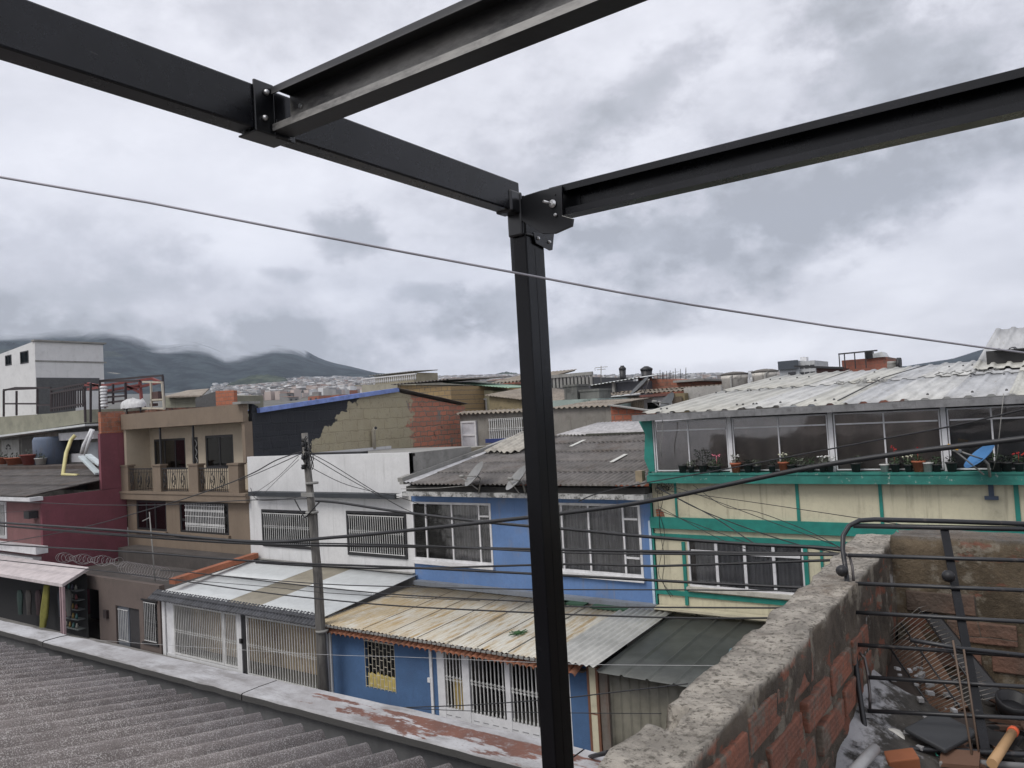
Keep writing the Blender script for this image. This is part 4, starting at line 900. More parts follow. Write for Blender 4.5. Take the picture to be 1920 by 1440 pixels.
# party wall towards the white house
t = NT('party_wall_mix')
sx = t.n('ShaderNodeSeparateXYZ'); t.l(t.pos, sx.inputs[0]); cb = t.n('ShaderNodeCombineXYZ'); t.l(sx.outputs[1], cb.inputs[0]); t.l(sx.outputs[2], cb.inputs[1])
nz_ = t.n('ShaderNodeTexNoise'); nz_.inputs['Scale'].default_value = 2.6; nz_.inputs['Detail'].default_value = 4; t.l(t.pos, nz_.inputs['Vector'])
def brk(w_, h_, c1, c2, mo, ms):
    vm = t.n('ShaderNodeVectorMath', operation='MULTIPLY_ADD'); t.l(nz_.outputs[1], vm.inputs[0]); vm.inputs[1].default_value = (.30,.20,0); t.l(cb.outputs[0], vm.inputs[2])
    b = t.n('ShaderNodeTexBrick'); t.l(vm.outputs[0], b.inputs['Vector']); b.inputs['Color1'].default_value = (*c1,1); b.inputs['Color2'].default_value = (*c2,1); b.inputs['Mortar'].default_value = (*mo,1)
    b.inputs['Scale'].default_value = 1; b.inputs['Brick Width'].default_value = w_; b.inputs['Row Height'].default_value = h_; b.inputs['Mortar Size'].default_value = ms; b.inputs['Mortar Smooth'].default_value = .6; return b
bb = brk(.55, .26, (.50,.19,.12), (.36,.16,.11), (.22,.17,.13), .045); bk = brk(.9, .52, (.37,.33,.22), (.33,.29,.20), (.28,.24,.16), .035); bd = brk(.7, .4, (.028,.03,.037), (.02,.022,.027), (.03,.032,.036), .02)
A = t.mix(t.mul(t.ramp(t.noise(3, 6, .7), .35, .6), .8), bk.outputs[0], (.38,.34,.24)); A = t.mix(t.mul(t.ramp(t.noise(6, 6, .75), .52, .66), .6), A, (.22,.19,.13))
yj = t.mul(sx.outputs[1], t.mul(t.mul(nz_.outputs[0], -.5, 'ADD'), 2.2), 'ADD')
brickc = t.mix(t.ramp(t.noise(1.3, 6, .7), .57, .66), bb.outputs[0], (.2,.19,.17)); brickc = t.mix(t.mul(t.ramp(t.noise(2.2, 6, .7, t.mapped((1,1,1),(5,5,5))), .58, .68), .8), brickc, (.05,.045,.04))
A = t.mix(t.ramp(yj, 29.55, 29.8), A, brickc)
# dark coated part: steps down towards the street
yd = t.mul(yj, t.mul(t.mul(sx.outputs[2], -6.9, 'ADD'), -1.6), 'ADD')
A = t.mix(t.ramp(yd, 22.45, 22.3), A, bd.outputs[0])
t.bump(t.mul(t.noise(14, 5, .7), t.mul(bk.outputs['Fac'], -.5), 'ADD'), .7, .04); mParty = t.set(A, .9)
T = thing('party_wall_house', 'tall side wall of black coating, bare plaster and red brick under a blue roof edge', 'house', (-27.8, 27, 0))
def ppx(x, y, xx=-27.45): v = atX(x, y, xx); return v
prof = [ppx(440,757), ppx(484,762), ppx(485,772), ppx(740,733), ppx(757,738), ppx(872,762)]
m = MB(); poly = [Vector((-27.45, 20.1, 2.5))] + [Vector((-27.45, (20.1 if i == 0 else p.y), p.z)) for i, p in enumerate(prof)] + [Vector((-27.45, 34.1, 2.5))]
m.prism(poly, (-.22, 0, 0)); m.build('side_wall', mParty, T)
a, b = prof[2], prof[3]
m = MB(); m.corr((-27.25, a.y-.1, a.z+.14), (0, b.y-a.y+.2, b.z-a.z), (-7.5, 0, -.5), .3, .02, 6, 2, thick=.01); m.build('roof', paint('blue_roof', (.13,.2,.5), .5, 0, .15), T)
m = MB(); m.bar((-27.33, a.y-.1, a.z+.05), (-27.33, b.y+.1, b.z+.05), .2, .2); m.build('roof_edge', paint('blue_edge', (.17,.24,.52), .5, 0, .2, wear=(.5,.52,.6), wamt=.5, wscale=4), T)
m = MB(); m.corr((-27.2, b.y, b.z+.14), (0, prof[5].y-b.y, prof[5].z-b.z), (-8, 0, -.6), .2, .02, 6, 2); m.build('rear_roof', mCement, T)
m = MB(); m.box(-27.75, -27.2, 19.4, 20.35, prof[0].z-.02, prof[0].z+.08); m.build('wall_cap', mConc, T)
m = MB(); pw = atX(700,808,-27.3); pb_ = atX(702,842,-27.3); m.tube([(-27.3, pw.y, 6.8), (-27.3, pw.y, pw.z), (-27.1, pw.y-.05, pw.z+.12)], .1, 10); m.build('drain_pipe', paint('cream_pipe', (.48,.44,.36)), T)
m = MB(); m.tube([(-27.09, pw.y-.05, pw.z+.13), (-27.05, pw.y-.06, pw.z+.15)], .07, 8); m.build('pipe_mouth', mTar, T)
# things on the white house roof
m = MB(); m.box(-25.5, -22, 21.0, 21.3, 6.73, 6.95); single('roof_planks', m, mBlkIron, 'dark planks lying along the roof edge of the white house', 'planks')

# ---------------- maroon side wall and pink house
mMar = plaster('maroon_render', (.2,.062,.08), .14, dirt=(.09,.04,.045), damt=.35)
mPink = plaster('pink_render', (.2,.095,.095), .12, dirt=(.12,.07,.07), damt=.4)
T = thing('maroon_house', 'maroon and pink house on the left with a dark weathered corrugated roof', 'house', (-41, 18, 0))
xm = -37.1; yf = 16.05; zr = atX(193,920,xm).z
m = MB(); m.prism([(xm, yf, 0), (xm, D2+.1, 0), (xm, D2+.1, zr+.05), (xm, yf, zr)], (-.2,0,0)); m.box(xm-.2, xm-.0, D2-1.05, D2+.1, zr+.055, atX(205,812,xm).z); m.build('side_wall', mMar, T)
za_ = atX(205,812,xm).z; m = MB(); m.box(xm-.21, xm+.02, D2-1.0, D2+.1, za_+.002, atX(205,772,xm).z); m.build('brick_stub', brickmat('stub_brick', 'x', (.42,.16,.09), (.33,.12,.07)), T)
yz = lambda x, y: atY(x, y, yf)
pw_ = rectY(-60,938,14,1010,yf)
m = MB(); m.wall(-56, xm-.2, 0, zr-.02, yf, .2, [pw_]); m.build('front_wall', mPink, T)
q = win(T, *pw_, yf+.02, mWhtFrame, .15, [pw_[1]-1.0], [], mCurtW, mGlass, proud=.06)
m = bars(pw_[0], pw_[1]-.1, pw_[2]+.1, pw_[3]-.1, yf-.08, 40, .012, False); m.build('window_bars', mWhtIron, q)
e0, e1 = yz(0,915), yz(80,943)
m = MB(); m.box(-56, xm+.15, yf-.55, yf-.0, zr-.12, zr+.05); m.build('eave_board', mWhtFrame, T)
m = MB(); m.corr((-56, yf-.55, zr+.1), (0, 6.5, .75), (-xm+.0-(-56)-74.2+0 if False else 18.75, 0, 0), .18, .03, 8, 3, thick=.01, lap=.02); m.build('corrugated_roof', cementroof('dark_weathered_roof', (.075,.068,.065), (.13,.12,.115), (.3,.29,.28), 30, .3, .58), T)
# stepped white ledges
for l, t_, r_, b_ in ((-80,1020,74,1026),(-80,1028,62,1052),(-80,1052,82,1062)):
    r4 = rectY(l, t_, r_, b_, yf-.35); m = MB(); m.box(r4[0], r4[1], yf-.35-(.15 if b_ != 1052 else 0), yf-.003, r4[2], r4[3]); m.build('white_ledge', mWhtFrame, T)
m = MB(); p = yz(70,958); m.box(p.x-.4, p.x+.1, yf-.4, yf-.01, p.z-.3, p.z+.02); m.build('cable_bracket', mBlkIron, T)
# kiosk
T = thing('shop_kiosk', 'shop kiosk with a pinkish white canopy and dark clothes hanging inside', 'kiosk', (-38, 14.2, 0))
yk = 14.3; k = lambda x, y: atY(x, y, yk)
xr, zt_k = k(117,1100).x, k(117,1095).z
m = MB(); m.prism([(xr, yk, zt_k-.12), (xr, yk, zt_k), (xr-.6, yk+1.3, zt_k+.35), (xr-.6, yk+1.3, zt_k+.23)], (-14, 0, .0)); m.build('canopy', paint('pinkish_white', (.5,.45,.45), .6), T)
m = MB(); m.box(xr-.09, xr, yk, yk+.09, 0, zt_k-.12); m.box(xr-.3, xr-.24, yk+.02, yk+.08, 0, zt_k-.12); m.build('corner_post', paint('pink_post', (.35,.25,.26), .5), T)
m = MB(); m.quad((xr-14, yk+1.2, 0), (xr-.6, yk+1.2, 0), (xr-.6, yk+1.2, zt_k+.1), (xr-14, yk+1.2, zt_k+.1)); m.build('back_wall', mDarkRoom, T)
for i_, (px_, c_) in enumerate(((8,(.05,.09,.08)),(24,(.10,.09,.085)),(42,(.06,.03,.035)),(84,(.035,.05,.07)),(98,(.12,.12,.11)))):
    a = k(px_, 1112); m = MB(); n_ = 10; vs = []
    for i in range(7):
        for j in range(n_): an = 2*math.pi*j/n_; w_ = .17 + .05*math.sin(i*.9) - (.09 if i == 0 else 0); vs.append((a.x+w_*math.cos(an), yk+.6+.07*math.sin(an)+.025*math.sin(j*3), a.z-.17*i))
    m.add(vs, [(i*n_+j, i*n_+(j+1)%n_, (i+1)*n_+(j+1)%n_, (i+1)*n_+j) for i in range(6) for j in range(n_)], True)
    cn_ = ('green','taupe','plum','blue','grey')[i_]; single('garment', m, flat('cloth_%s' % cn_, shade(c_, .45), .9), 'dark %s garment hanging in a row inside the shop kiosk' % cn_, 'garment', 'garments hanging in the kiosk')
m = MB(); r = random.Random(6)
for s_ in range(5):
    z = .5 + s_*.38; m.box(xr-2.2, xr-.7, yk+.85, yk+1.15, z, z+.03)
m.build('shelves', flat('shelf_grey', (.09,.1,.1)), T)
kk = 0
for row in range(5):
    for j in range(5):
        x = xr-2.1 + j*.28; c_ = r.choice(((.25,.25,.22),(.2,.05,.05),(.05,.15,.15),(.3,.2,.05),(.08,.08,.12)))
        m = MB(); m.lathe((x, yk+.95, .53+row*.38), ((.05,0),(.055,.1),(.03,.16),(.03,.2)), 8); cn_ = ('bottom','second','middle','fourth','top')[row]; o = single('bottle', m, flat('bottle_glass_%s' % cn_, shade(c_, .7)), 'small bottle on the %s shelf at the right end of the kiosk' % cn_, 'bottle', 'bottles on the %s kiosk shelf' % cn_)
T = thing('hanging_dress', 'long yellow green garment hanging inside the dark kiosk', 'garment', k(66,1110))
a, b = k(70,1100), k(62,1180)
m = MB(); n = 12; vs = []
for i in range(9):
    t_ = i/8; w_ = .16 + .14*abs(math.sin(t_*2.2)) - (.08 if i > 6 else 0); c_ = a.lerp(b, t_)
    for j in range(n): an = 2*math.pi*j/n; vs.append((c_.x+w_*math.cos(an), yk+.35+.08*math.sin(an)+.03*math.sin(j*2), c_.z))
m.add(vs, [(i*n+j, i*n+(j+1)%n, (i+1)*n+(j+1)%n, (i+1)*n+j) for i in range(8) for j in range(n)], True); m.build('cloth', flat('olive_cloth', (.16,.15,.03), .9), T)
m = MB(); m.tube([a+Vector((-.1,.35,0)), a+Vector((0,.35,.1)), a+Vector((.1,.35,0))], .01, 5); m.build('hanger', mBlkIron, T)
# ================================================================ town beyond, terrain, poles, cables, small rooftop things
def interp(tab, a):
    if a <= tab[0][0]: return tab[0][1]
    for i in range(len(tab)-1):
        if a <= tab[i+1][0]:
            k = (a-tab[i][0])/(tab[i+1][0]-tab[i][0]); return tab[i][1]*(1-k)+tab[i+1][1]*k
    return tab[-1][1]
def prof_tab(pts):
    out = []
    for x, y in pts:
        d = _ray(x, y); out.append((math.atan2(d.x, d.y), d.z/math.hypot(d.x, d.y)))
    return out
city = prof_tab([(-900,760),(0,742),(300,738),(440,728),(560,718),(640,714),(700,716),(760,714),(850,711),(920,709),(985,708),(1100,709),(1300,706),(1500,700),(1920,690),(2600,660)])
ridge = prof_tab([(-900,560),(-400,590),(0,600),(70,602),(130,598),(200,596),(245,608),(280,628),(310,633),(350,628),(390,634),(425,648),(460,640),(510,632),(550,642),(580,662),(600,673),(630,682),(650,686),(700,698),(745,706),(790,712),(870,717),(1000,716),(1400,705),(1640,692),(1690,688),(1740,680),(1790,672),(1840,655),(1920,640),(2100,620),(2600,600)])
vis = prof_tab([(-900,600),(-400,620),(0,631),(70,631),(130,627),(200,624),(240,628),(262,636),(290,650),(305,653),(330,650),(370,650),(395,656),(420,668),(440,669),(470,660),(520,652),(550,656),(575,664),(600,640),(640,560),(3000,400)])
def ground_z(a, d):
    zc = 8 + 1900*interp(city, a); k = min(1, max(0, (d-80)/1820)); z = zc*k
    if d > 1900:
        zr = 8 + 3500*interp(ridge, a); k2 = min(1, (d-1900)/1600); k2 = k2**.85
        z = zc + (zr-zc)*k2
        n = mnoise.noise(Vector((math.sin(a)*d/330, math.cos(a)*d/330, 2)))*.6 + mnoise.noise(Vector((math.sin(a)*d/120, math.cos(a)*d/120, 5)))*.25
        z += n*min(1, (d-1900)/500)*(.22*(zr-zc) + 4)*(1 - .75*max(0, k2-.6)/.4)
    return z
rings = [0, 40, 80] + list(range(150, 1900, 130)) + list(range(1900, 3560, 45)) + [3560]
azs = [math.radians(-118 + i*.45) for i in range(int(165/.45)+1)]
m = MB()
for a in azs:
    for d in rings:
        z = ground_z(a, min(d, 3500)); z -= max(0, d-3500)*.3
        m.v.append((math.sin(a)*d, math.cos(a)*d, z - (0.02 if d <= 80 else 0)))
nr = len(rings)
fr, cr_ = [], []
for i in range(len(azs)-1):
    for j in range(nr-1):
        q = (i*nr+j, (i+1)*nr+j, (i+1)*nr+j+1, i*nr+j+1); (fr if rings[j] >= 1900 else cr_).append(q)
def forest(name, c1=(.008,.014,.018), c2=(.024,.034,.036), fade=True):
    t = NT(name)
    a = t.mix(t.ramp(t.noise(.018, 8, .75), .40, .60), shade(c1, .7), shade(c2, 1.5))
    a = t.mix(t.mul(t.ramp(t.noise(.09, 5, .7), .5, .7), .5), a, shade(c1, .5))
    a = t.mix(t.ramp(t.noise(.0065, 6, .62, t.mapped((1,1,2),(310,40,7))), .705, .73), a, (.3,.28,.24))
    t.set(a, 1.0, 0, 0)
    if fade:   # the summits dissolve into the cloud base
        at_ = t.n('ShaderNodeAttribute'); at_.attribute_name = 'cloud_base'
        zz_ = t.mul(at_.outputs['Fac'], t.mul(t.mul(t.noise(.004, 6, .6, t.mapped((1,1,.4),(9,3,0))), -.5, 'ADD'), .022), 'ADD')
        al = t.ramp(zz_, .0045, -.009); t.l(al, t.b.inputs['Alpha'])
    return t.m
mForest = forest('mountain_forest')
m.f = fr; m.sm = [True]*len(fr); o = m.build('mountains', mForest); tag(o, kind='structure')
at = o.data.attributes.new('cloud_base', 'FLOAT', 'POINT')
vals = []
for v in m.v:
    d_ = math.hypot(v[0], v[1]) or 1; vals.append((v[2]-8)/d_ - interp(vis, math.atan2(v[0], v[1])))
at.data.foreach_set('value', vals)
m2 = MB(); m2.v = m.v; m2.f = cr_; m2.sm = [True]*len(cr_)
o = m2.build('ground', plaster('town_ground', (.12,.115,.10), .3, dirt=(.05,.07,.04), damt=.7, scale=.05, streak=False)); tag(o, kind='structure')
def mound(name, pts, d0, wd, mat, z_in):
    tab = prof_tab(pts); a0, a1 = tab[0][0], tab[-1][0]; n = 60; m = MB(); k = 7
    for i in range(n+1):
        a = a0 + (a1-a0)*i/n; zt = 8 + d0*interp(tab, a); zt += 3*mnoise.noise(Vector((i*.6, 0, 0)))
        for j in range(k+1):
            d = d0 - wd + 2*wd*j/k; zg = ground_z(a, d) - 3; w_ = math.sin(math.pi*j/k)**.7 if 0 < j < k else 0
            e = min(1, i/8, (n-i)/8); m.v.append((math.sin(a)*d, math.cos(a)*d, min(zg, zt-20) + max(0, (zt-zg))*w_*e))
    m.f = [(i*(k+1)+j, (i+1)*(k+1)+j, (i+1)*(k+1)+j+1, i*(k+1)+j+1) for i in range(n) for j in range(k)]; m.sm = [True]*len(m.f)
    o = m.build(name, mat); tag(o, kind='structure')
mForest2 = forest('hill_forest', (.025,.037,.025), (.05,.06,.04), False)
mound('hill', [(330,742),(400,728),(440,716),(470,705),(500,703),(530,708),(548,716),(580,726)], 1700, 160, mForest2, 0)
mound('hill', [(-150,668),(150,668),(230,671),(290,682),(340,694),(400,706),(450,714),(510,724),(560,737)], 2700, 420, forest('spur_forest', (.010,.016,.014), (.03,.039,.031), False), 0)
mound('hill', [(890,712),(915,708),(935,700),(950,697),(968,700),(985,704),(1020,709)], 2300, 120, mForest2, 0)
# street
mAsph = plaster('asphalt', (.055,.055,.057), .2, dirt=(.03,.03,.03), scale=.6, streak=False); mPav = plaster('pavement_concrete', (.22,.21,.2), .2, scale=1, streak=False)
m = MB(); m.box(-90, 40, 4.8, 13.9, -.1, .006); tag(m.build('road', mAsph), kind='structure')
m = MB(); m.box(-90, 40, 13.9, 15.6, -.1, .12); tag(m.build('pavement', mPav), kind='structure')
m = MB(); m.box(-90, 40, 3.3, 4.8, -.1, .12); tag(m.build('pavement', mPav), kind='structure')

# ---------------- distant hillside houses
HC = [('pale', (.40,.38,.36)), ('white', (.52,.52,.52)), ('brick red', (.24,.12,.08)), ('grey', (.25,.25,.255)), ('pinkish', (.36,.27,.23)), ('cream', (.42,.37,.27))]
mRoofs = [flat('far_roof_dark', (.10,.095,.09), .9), flat('far_roof_red', (.2,.1,.07), .9), flat('far_roof_pale', (.38,.38,.38), .7)]
mWinD = flat('far_window', (.03,.03,.035), .5)
def farhouse_mesh(w_, d_, h_, pitched, rnd):
    m = MB(); m.box(-w_/2, w_/2, -d_/2, d_/2, -12, h_)
    return m
protos = []
for ci, (cn, cc_) in enumerate(HC):
    mt = plaster('far_%s_wall' % cn.replace(' ', '_'), cc_, .15, scale=.15, streak=False)
    for v in range(2):
        r = random.Random(ci*7+v); w_, d_, h_ = r.uniform(7, 12), r.uniform(7, 10), r.uniform(5, 9)
        root = thing('hillside_house', 'x', 'house', (0,0,-500)); 
        m = MB(); m.box(-w_/2, w_/2, -d_/2, d_/2, -12-500, h_-500); m.build('wall', mt, root)
        m = MB()
        if v: m.prism([(-w_/2-.4, -d_/2-.4, h_+.02-500), (w_/2+.4, -d_/2-.4, h_+.02-500), (0, -d_/2-.4, h_+1.8-500)], (0, d_+.8, 0))
        else: m.box(-w_/2-.3, w_/2+.3, -d_/2-.3, d_/2+.3, h_+.02-500, h_+.35-500)
        m.build('roof', mRoofs[(ci+v) % 3], root)
        m = MB()
        for fl in range(int(h_//2.7)):
            for k in range(3): x = -w_/2 + w_*(k+.5)/3; m.box(x-.6, x+.6, -d_/2-.06, -d_/2-.0, 1+fl*2.7-500, 2.2+fl*2.7-500)
        m.build('windows', mWinD, root); root['group'] = '%s houses scattered over the distant hillside' % cn
        protos.append((root, cn, (w_, d_, h_)))
used = set(); r = random.Random(21); cnt = 0
def place_far(root, cn, a, d, rz):
    z = ground_z(a, d); loc = Vector((math.sin(a)*d, math.cos(a)*d, z))
    lab = 'small %s house far off on the crowded hillside below the mountains' % cn
    if id(root) not in used: used.add(id(root)); o = root; o.location = loc; o['label'] = lab
    else: o = copy_thing(root, loc, lab)
    o.rotation_euler = (0, 0, rz); k_ = .55 if d < 900 else .7; o.scale = (k_, k_, k_)
pxaz = lambda x: math.atan2(_ray(x, 740).x, _ray(x, 740).y)
for k in range(250):
    x = r.uniform(430, 990) if k < 225 else r.uniform(1040, 1480); d = 520 + 700*(k/250)**.8 + r.uniform(-40, 40)
    p = protos[r.randrange(len(protos))] if k >= len(protos) else protos[k]
    place_far(p[0], p[1], pxaz(x), d, math.radians(r.choice((0, 90, 180)) + r.uniform(-12, 12)))
# the rest: uncountable far housing, one mesh per tone
m_by = [MB() for _ in HC]
for k in range(9000):
    x = r.uniform(400, 1000) if k < 8400 else r.uniform(1040, 1560); d = 480 + 1570*r.random()**.75; a = pxaz(x)
    if x < 560 and d > 1500 and r.random() < .5: continue
    z = ground_z(a, min(d, 1930)) + (max(0, d-1930)*.02); ci = r.randrange(len(HC)); w_, h_ = r.uniform(2.5, 4.5)*(.55+d/2600), r.uniform(3.5, 7.5)*(.55+d/2600)
    c_ = Vector((math.sin(a)*d, math.cos(a)*d, z)); an = r.uniform(-.4, .4); u = Vector((math.cos(an), math.sin(an), 0))*w_; v = Vector((-math.sin(an), math.cos(an), 0))*w_*.8
    m_by[ci].obox(c_ + Vector((0,0,h_/2-3)), u, v, (0,0,h_/2+3))
t = NT('far_housing'); oi = t.n('ShaderNodeTexVoronoi'); oi.inputs['Scale'].default_value = .06; t.l(t.pos, oi.inputs['Vector'])
so_ = t.n('ShaderNodeSeparateXYZ'); t.l(oi.outputs['Color'], so_.inputs[0]); a = t.mix(so_.outputs[0], (.22,.215,.215), (.66,.66,.66)); a = t.mix(t.mul(t.ramp(so_.outputs[1], .7, .8), .6), a, (.36,.25,.2)); a = t.mix(t.mul(t.ramp(so_.outputs[2], .7, .8), .7), a, (.10,.10,.10)); t.set(a, .9)
big = MB()
for mm in m_by:
    n = len(big.v); big.v += mm.v; big.f += [tuple(i+n for i in f) for f in mm.f]; big.sm += mm.sm
o = big.build('far_housing', t.m); tag(o, 'dense mass of tiny pale and reddish houses covering the far slope', kind='stuff')

# ---------------- roofs of the middle distance (70 to 300 m)
protos = []
RC = [('low house with a flat grey roof and pale wall', (.34,.33,.30), 0), ('low house with a dark pitched roof and cream wall', (.42,.37,.27), 1), ('unfinished brick house', (.3,.13,.08), 2), ('white rendered house with a sheet roof', (.48,.48,.48), 3), ('grey concrete house with a rusty roof', (.22,.215,.21), 4)]
mR = [mConc, flat('mid_dark_roof', (.07,.065,.06), .9), mConc, paint('mid_sheet_roof', (.4,.41,.42)), flat('mid_rusty_roof', (.17,.10,.07), .9)]
for i, (ln, c_, kd) in enumerate(RC):
    mt = brickmat('mid_brick', 'y', w=.4, h=.25) if kd == 2 else plaster('mid_wall_%s' % 'abcde'[i], c_, .15, scale=.5)
    w_, d_, h_ = (8, 9, 8, 10, 7)[i], 8, (7.5, 6.8, 8, 7, 8.2)[i]
    root = thing('town_house', 'x', 'house', (0,0,-800)); root['group'] = 'houses filling the middle distance: %s' % ln
    m = MB(); m.box(-w_/2, w_/2, -d_/2, d_/2, -10-800, h_-800); m.build('wall', mt, root)
    m = MB()
    if kd == 1 : m.prism([(-w_/2-.4, -d_/2-.5, h_+.01-800), (-w_/2-.4, d_/2+.5, h_+.01-800), (-w_/2-.4, 0, h_+1.5-800)], (w_+.8, 0, 0))
    elif kd in (3, 4): m.corr((-w_/2-.3, -d_/2-.4, h_+.1-800), (0, d_+.8, .9), (w_+.6, 0, 0), .6, .05, 4, 1, thick=.03); 
    else: m.box(-w_/2-.1, w_/2+.1, -d_/2-.1, -d_/2+.2, h_+.01-800, h_+.6-800); m.box(-w_/2, w_/2, -d_/2+.2, d_/2, h_+.01-800, h_+.15-800)
    m.build('roof', mR[kd], root)
    for fl in (h_-2.2, h_-5):
        for k in range(2):
            x = -w_/4 + k*w_/2; m = MB(); m.box(x-.7, x+.7, -d_/2-.07, -d_/2+.02, fl-800, fl+1.3-800); m.build('window', mWinD, root)
    protos.append((root, ln))
seen = set()
r = random.Random(5)
for k in range(80):
    x = (r.uniform(430, 760) if k % 4 == 0 else r.uniform(840, 990)) if k < 60 else r.uniform(1040, 1500); d = (150 if k >= 60 else 120 if x > 800 else 300) + 300*(k % 31)/31 + r.uniform(0, 12); a = pxaz(x)
    i = r.randrange(5) if k >= 5 else k; root, ln = protos[i]
    # terrain rises away from the street; tops stay near the skyline of the photograph
    loc = Vector((math.sin(a)*d, math.cos(a)*d, ground_z(a, d) + r.uniform(-1.5, .5) + .002*d - (6 if x < 800 else 0)))
    lab = ln + ' among the roofs behind the street'
    if i not in seen: seen.add(i); o = root; o.location = loc; o['label'] = lab
    else: o = copy_thing(root, loc, lab)
    o.rotation_euler = (0, 0, math.radians(r.choice((0, 90)) + r.uniform(-6, 6)))

# ---------------- particular buildings behind the row
def block(name, label, cat, l, t_, r_, y, depth, mat, zb=0, top=None):
    """box building whose front stands in the plane y; top corners from the picture"""
    a, b = atY(l, t_, y), atY(r_, top if top is not None else t_, y)
    T = thing(name, label, cat, ((a.x+b.x)/2, y, zb)); m = MB()
    m.prism([(a.x, y, zb), (b.x, y, zb), (b.x, y, b.z), (a.x, y, a.z)], (0, depth, 0)); m.build('wall', mat, T); return T, a, b
mOch = plaster('ochre_stained', (.26,.21,.12), .25, dirt=(.05,.045,.03), damt=.85, dlo=.45)
mGryS = plaster('grey_stained', (.25,.235,.21), .2, dirt=(.1,.085,.07), damt=.6, dlo=.5)
mTileW = cementroof('wavy_cement_tile', (.2,.17,.14), (.3,.26,.21), (.4,.37,.33), 12, .4)
# yard wall with door
T, a, b = block('yard_wall', 'grey rendered yard wall with a white door and white window grille left of the post', 'wall', 862, 777, 1030, 33, .3, mGryS, 2, 770)
m = MB(); m.corr((a.x-.1, 32.7, a.z+.02), (0, .8, .12), (b.x-a.x, 0, b.z-a.z), .3, .05, 8, 1); m.build('tile_cap', mTileW, T)
r4 = rectY(865,790,896,838,32.95); m = MB(); m.box(r4[0], r4[1], 32.9, 32.99, r4[2], r4[3]); q = m.build('door', paint('white_door', (.5,.5,.53)), T)
m = MB(); f = .1; m.box(r4[0], r4[0]+f, 32.86, 32.9, r4[2], r4[3]); m.box(r4[1]-f, r4[1], 32.86, 32.9, r4[2], r4[3]); m.box(r4[0]+f, r4[1]-f, 32.86, 32.9, r4[3]-f, r4[3]); m.box(r4[0]+f, r4[1]-f, 32.86, 32.9, r4[2]+.6, r4[2]+.7); m.build('door_frame', mWhtFrame, q)
r4 = rectY(917,786,987,823,32.95); m = MB(); m.box(r4[0], r4[1], 32.93, 32.99, r4[2], r4[3]); q = m.build('window', flat('shaded_room', (.2,.19,.16)), T)
m = bars(r4[0], r4[1], r4[2], r4[3], 32.88, 17, .022, True, None, True, .05); m.build('window_bars', mWhtIron, q)
m = MB(); r5 = rectY(912,823,990,828,32.7); m.box(r5[0], r5[1], 32.6, 32.8, r5[2], r5[3]); m.build('blue_strip', flat('navy_tarp', (.03,.05,.18)), T)
# wall right of post
T, a, b = block('rear_wall', 'long grey rear wall with water stains right of the post', 'wall', 1030, 767, 1145, 32, .3, mGryS, 2, 762)
m = MB(); m.corr((a.x, 31.8, a.z+.03), (0, 5, .3), (b.x-a.x, 0, b.z-a.z), .3, .04, 8, 2); m.build('sheet_roof', mTileW, T)
T, a, b = block('brick_wall', 'bare orange brick wall end beside the grey rear wall', 'wall', 1145, 761, 1225, 31.9, .3, brickmat('orange_block', 'y', (.44,.15,.09), (.36,.12,.07), (.2,.15,.12), .42, .26, .03, dlo=.56), 2, 772)
m = MB(); m.bar((a.x, 31.85, a.z+.04), (b.x, 31.85, b.z+.04), .5, .05); m.build('cap', mConc, T)
T, a, b = block('turquoise_wall', 'faded turquoise parapet streaked with black mould behind the grey rear wall', 'wall', 1035, 751, 1120, 37, 5, plaster('faded_turquoise', (.33,.40,.37), .15, dirt=(.06,.07,.06), damt=.8, dlo=.5), 2, 747)
for l, t_, r_, b_, lab, y in ((1057,722,1083,752,'square grey concrete tank on the turquoise parapet',38.5), (1087,731,1124,750,'low dark concrete tank beside the square one',38.5)):
    q4 = rectY(l, t_, r_, b_, y); m = MB(); m.box(q4[0], q4[1], y, y+1.4, q4[2]-.3, q4[3]); m.box(q4[0]-.05, q4[1]+.05, y-.05, y+1.45, q4[3]-.12, q4[3]-.002); single('roof_tank', m, plaster('black_stained_concrete', (.14,.14,.13), .3, dirt=(.03,.03,.03), damt=.8), lab, 'tank')
# cream building and neighbours
T, a, b = block('cream_house', 'pale yellow house with a light green roof edge and curtained window', 'house', 845, 727, 925, 48, 9, plaster('pale_yellow', (.47,.44,.30), .06, dirt=(.3,.27,.18)), 2, 733)
m = MB(); m.corr((a.x-.4, 47.4, a.z+.45), (0, 4, .05), (b.x-a.x+2.4, 0, b.z-a.z-.35), .3, .03, 6, 1); m.build('roof', paint('light_green_roof', (.2,.31,.22)), T)
q4 = rectY(882,749,914,775,47.95); q = win(T, q4[0], q4[1], q4[2], q4[3], 47.9, mWhtIron, .1, [q4[0]+.4], [], mCurtW, mGlass)
q4 = rectY(843,732,872,740,47.6); m = MB(); m.box(q4[0], q4[1], 47.0, 47.98, q4[2], q4[3]); m.build('green_awning', paint('pale_green', (.33,.45,.38)), T)
T, a, b = block('ochre_house', 'ochre wall house with black mould and a grey sheet roof left of the post', 'house', 917, 742, 1040, 42, 7, mOch, 2, 756)
m = MB(); m.corr((a.x-.2, 41.7, a.z+.05), (0, 6, .6), (b.x-a.x, 0, b.z-a.z), .25, .03, 6, 1); m.build('roof', mTileW, T)
T, a, b = block('railing_house', 'house with a white balustrade strip above a dark ledge just left of the post', 'house', 922, 729, 1040, 55, 8, plaster('shaded_grey', (.15,.145,.14), .2), 2, 727)
m = MB(); m.box(a.x, b.x, 54.4, 54.98, a.z-.9, a.z-.6); m.build('white_ledge', mWhtFrame, T)
T, a, b = block('tiled_roof_house', 'distant house with a mossy tiled roof left of the post', 'house', 928, 720, 1030, 70, 8, mOch, 2, 719)
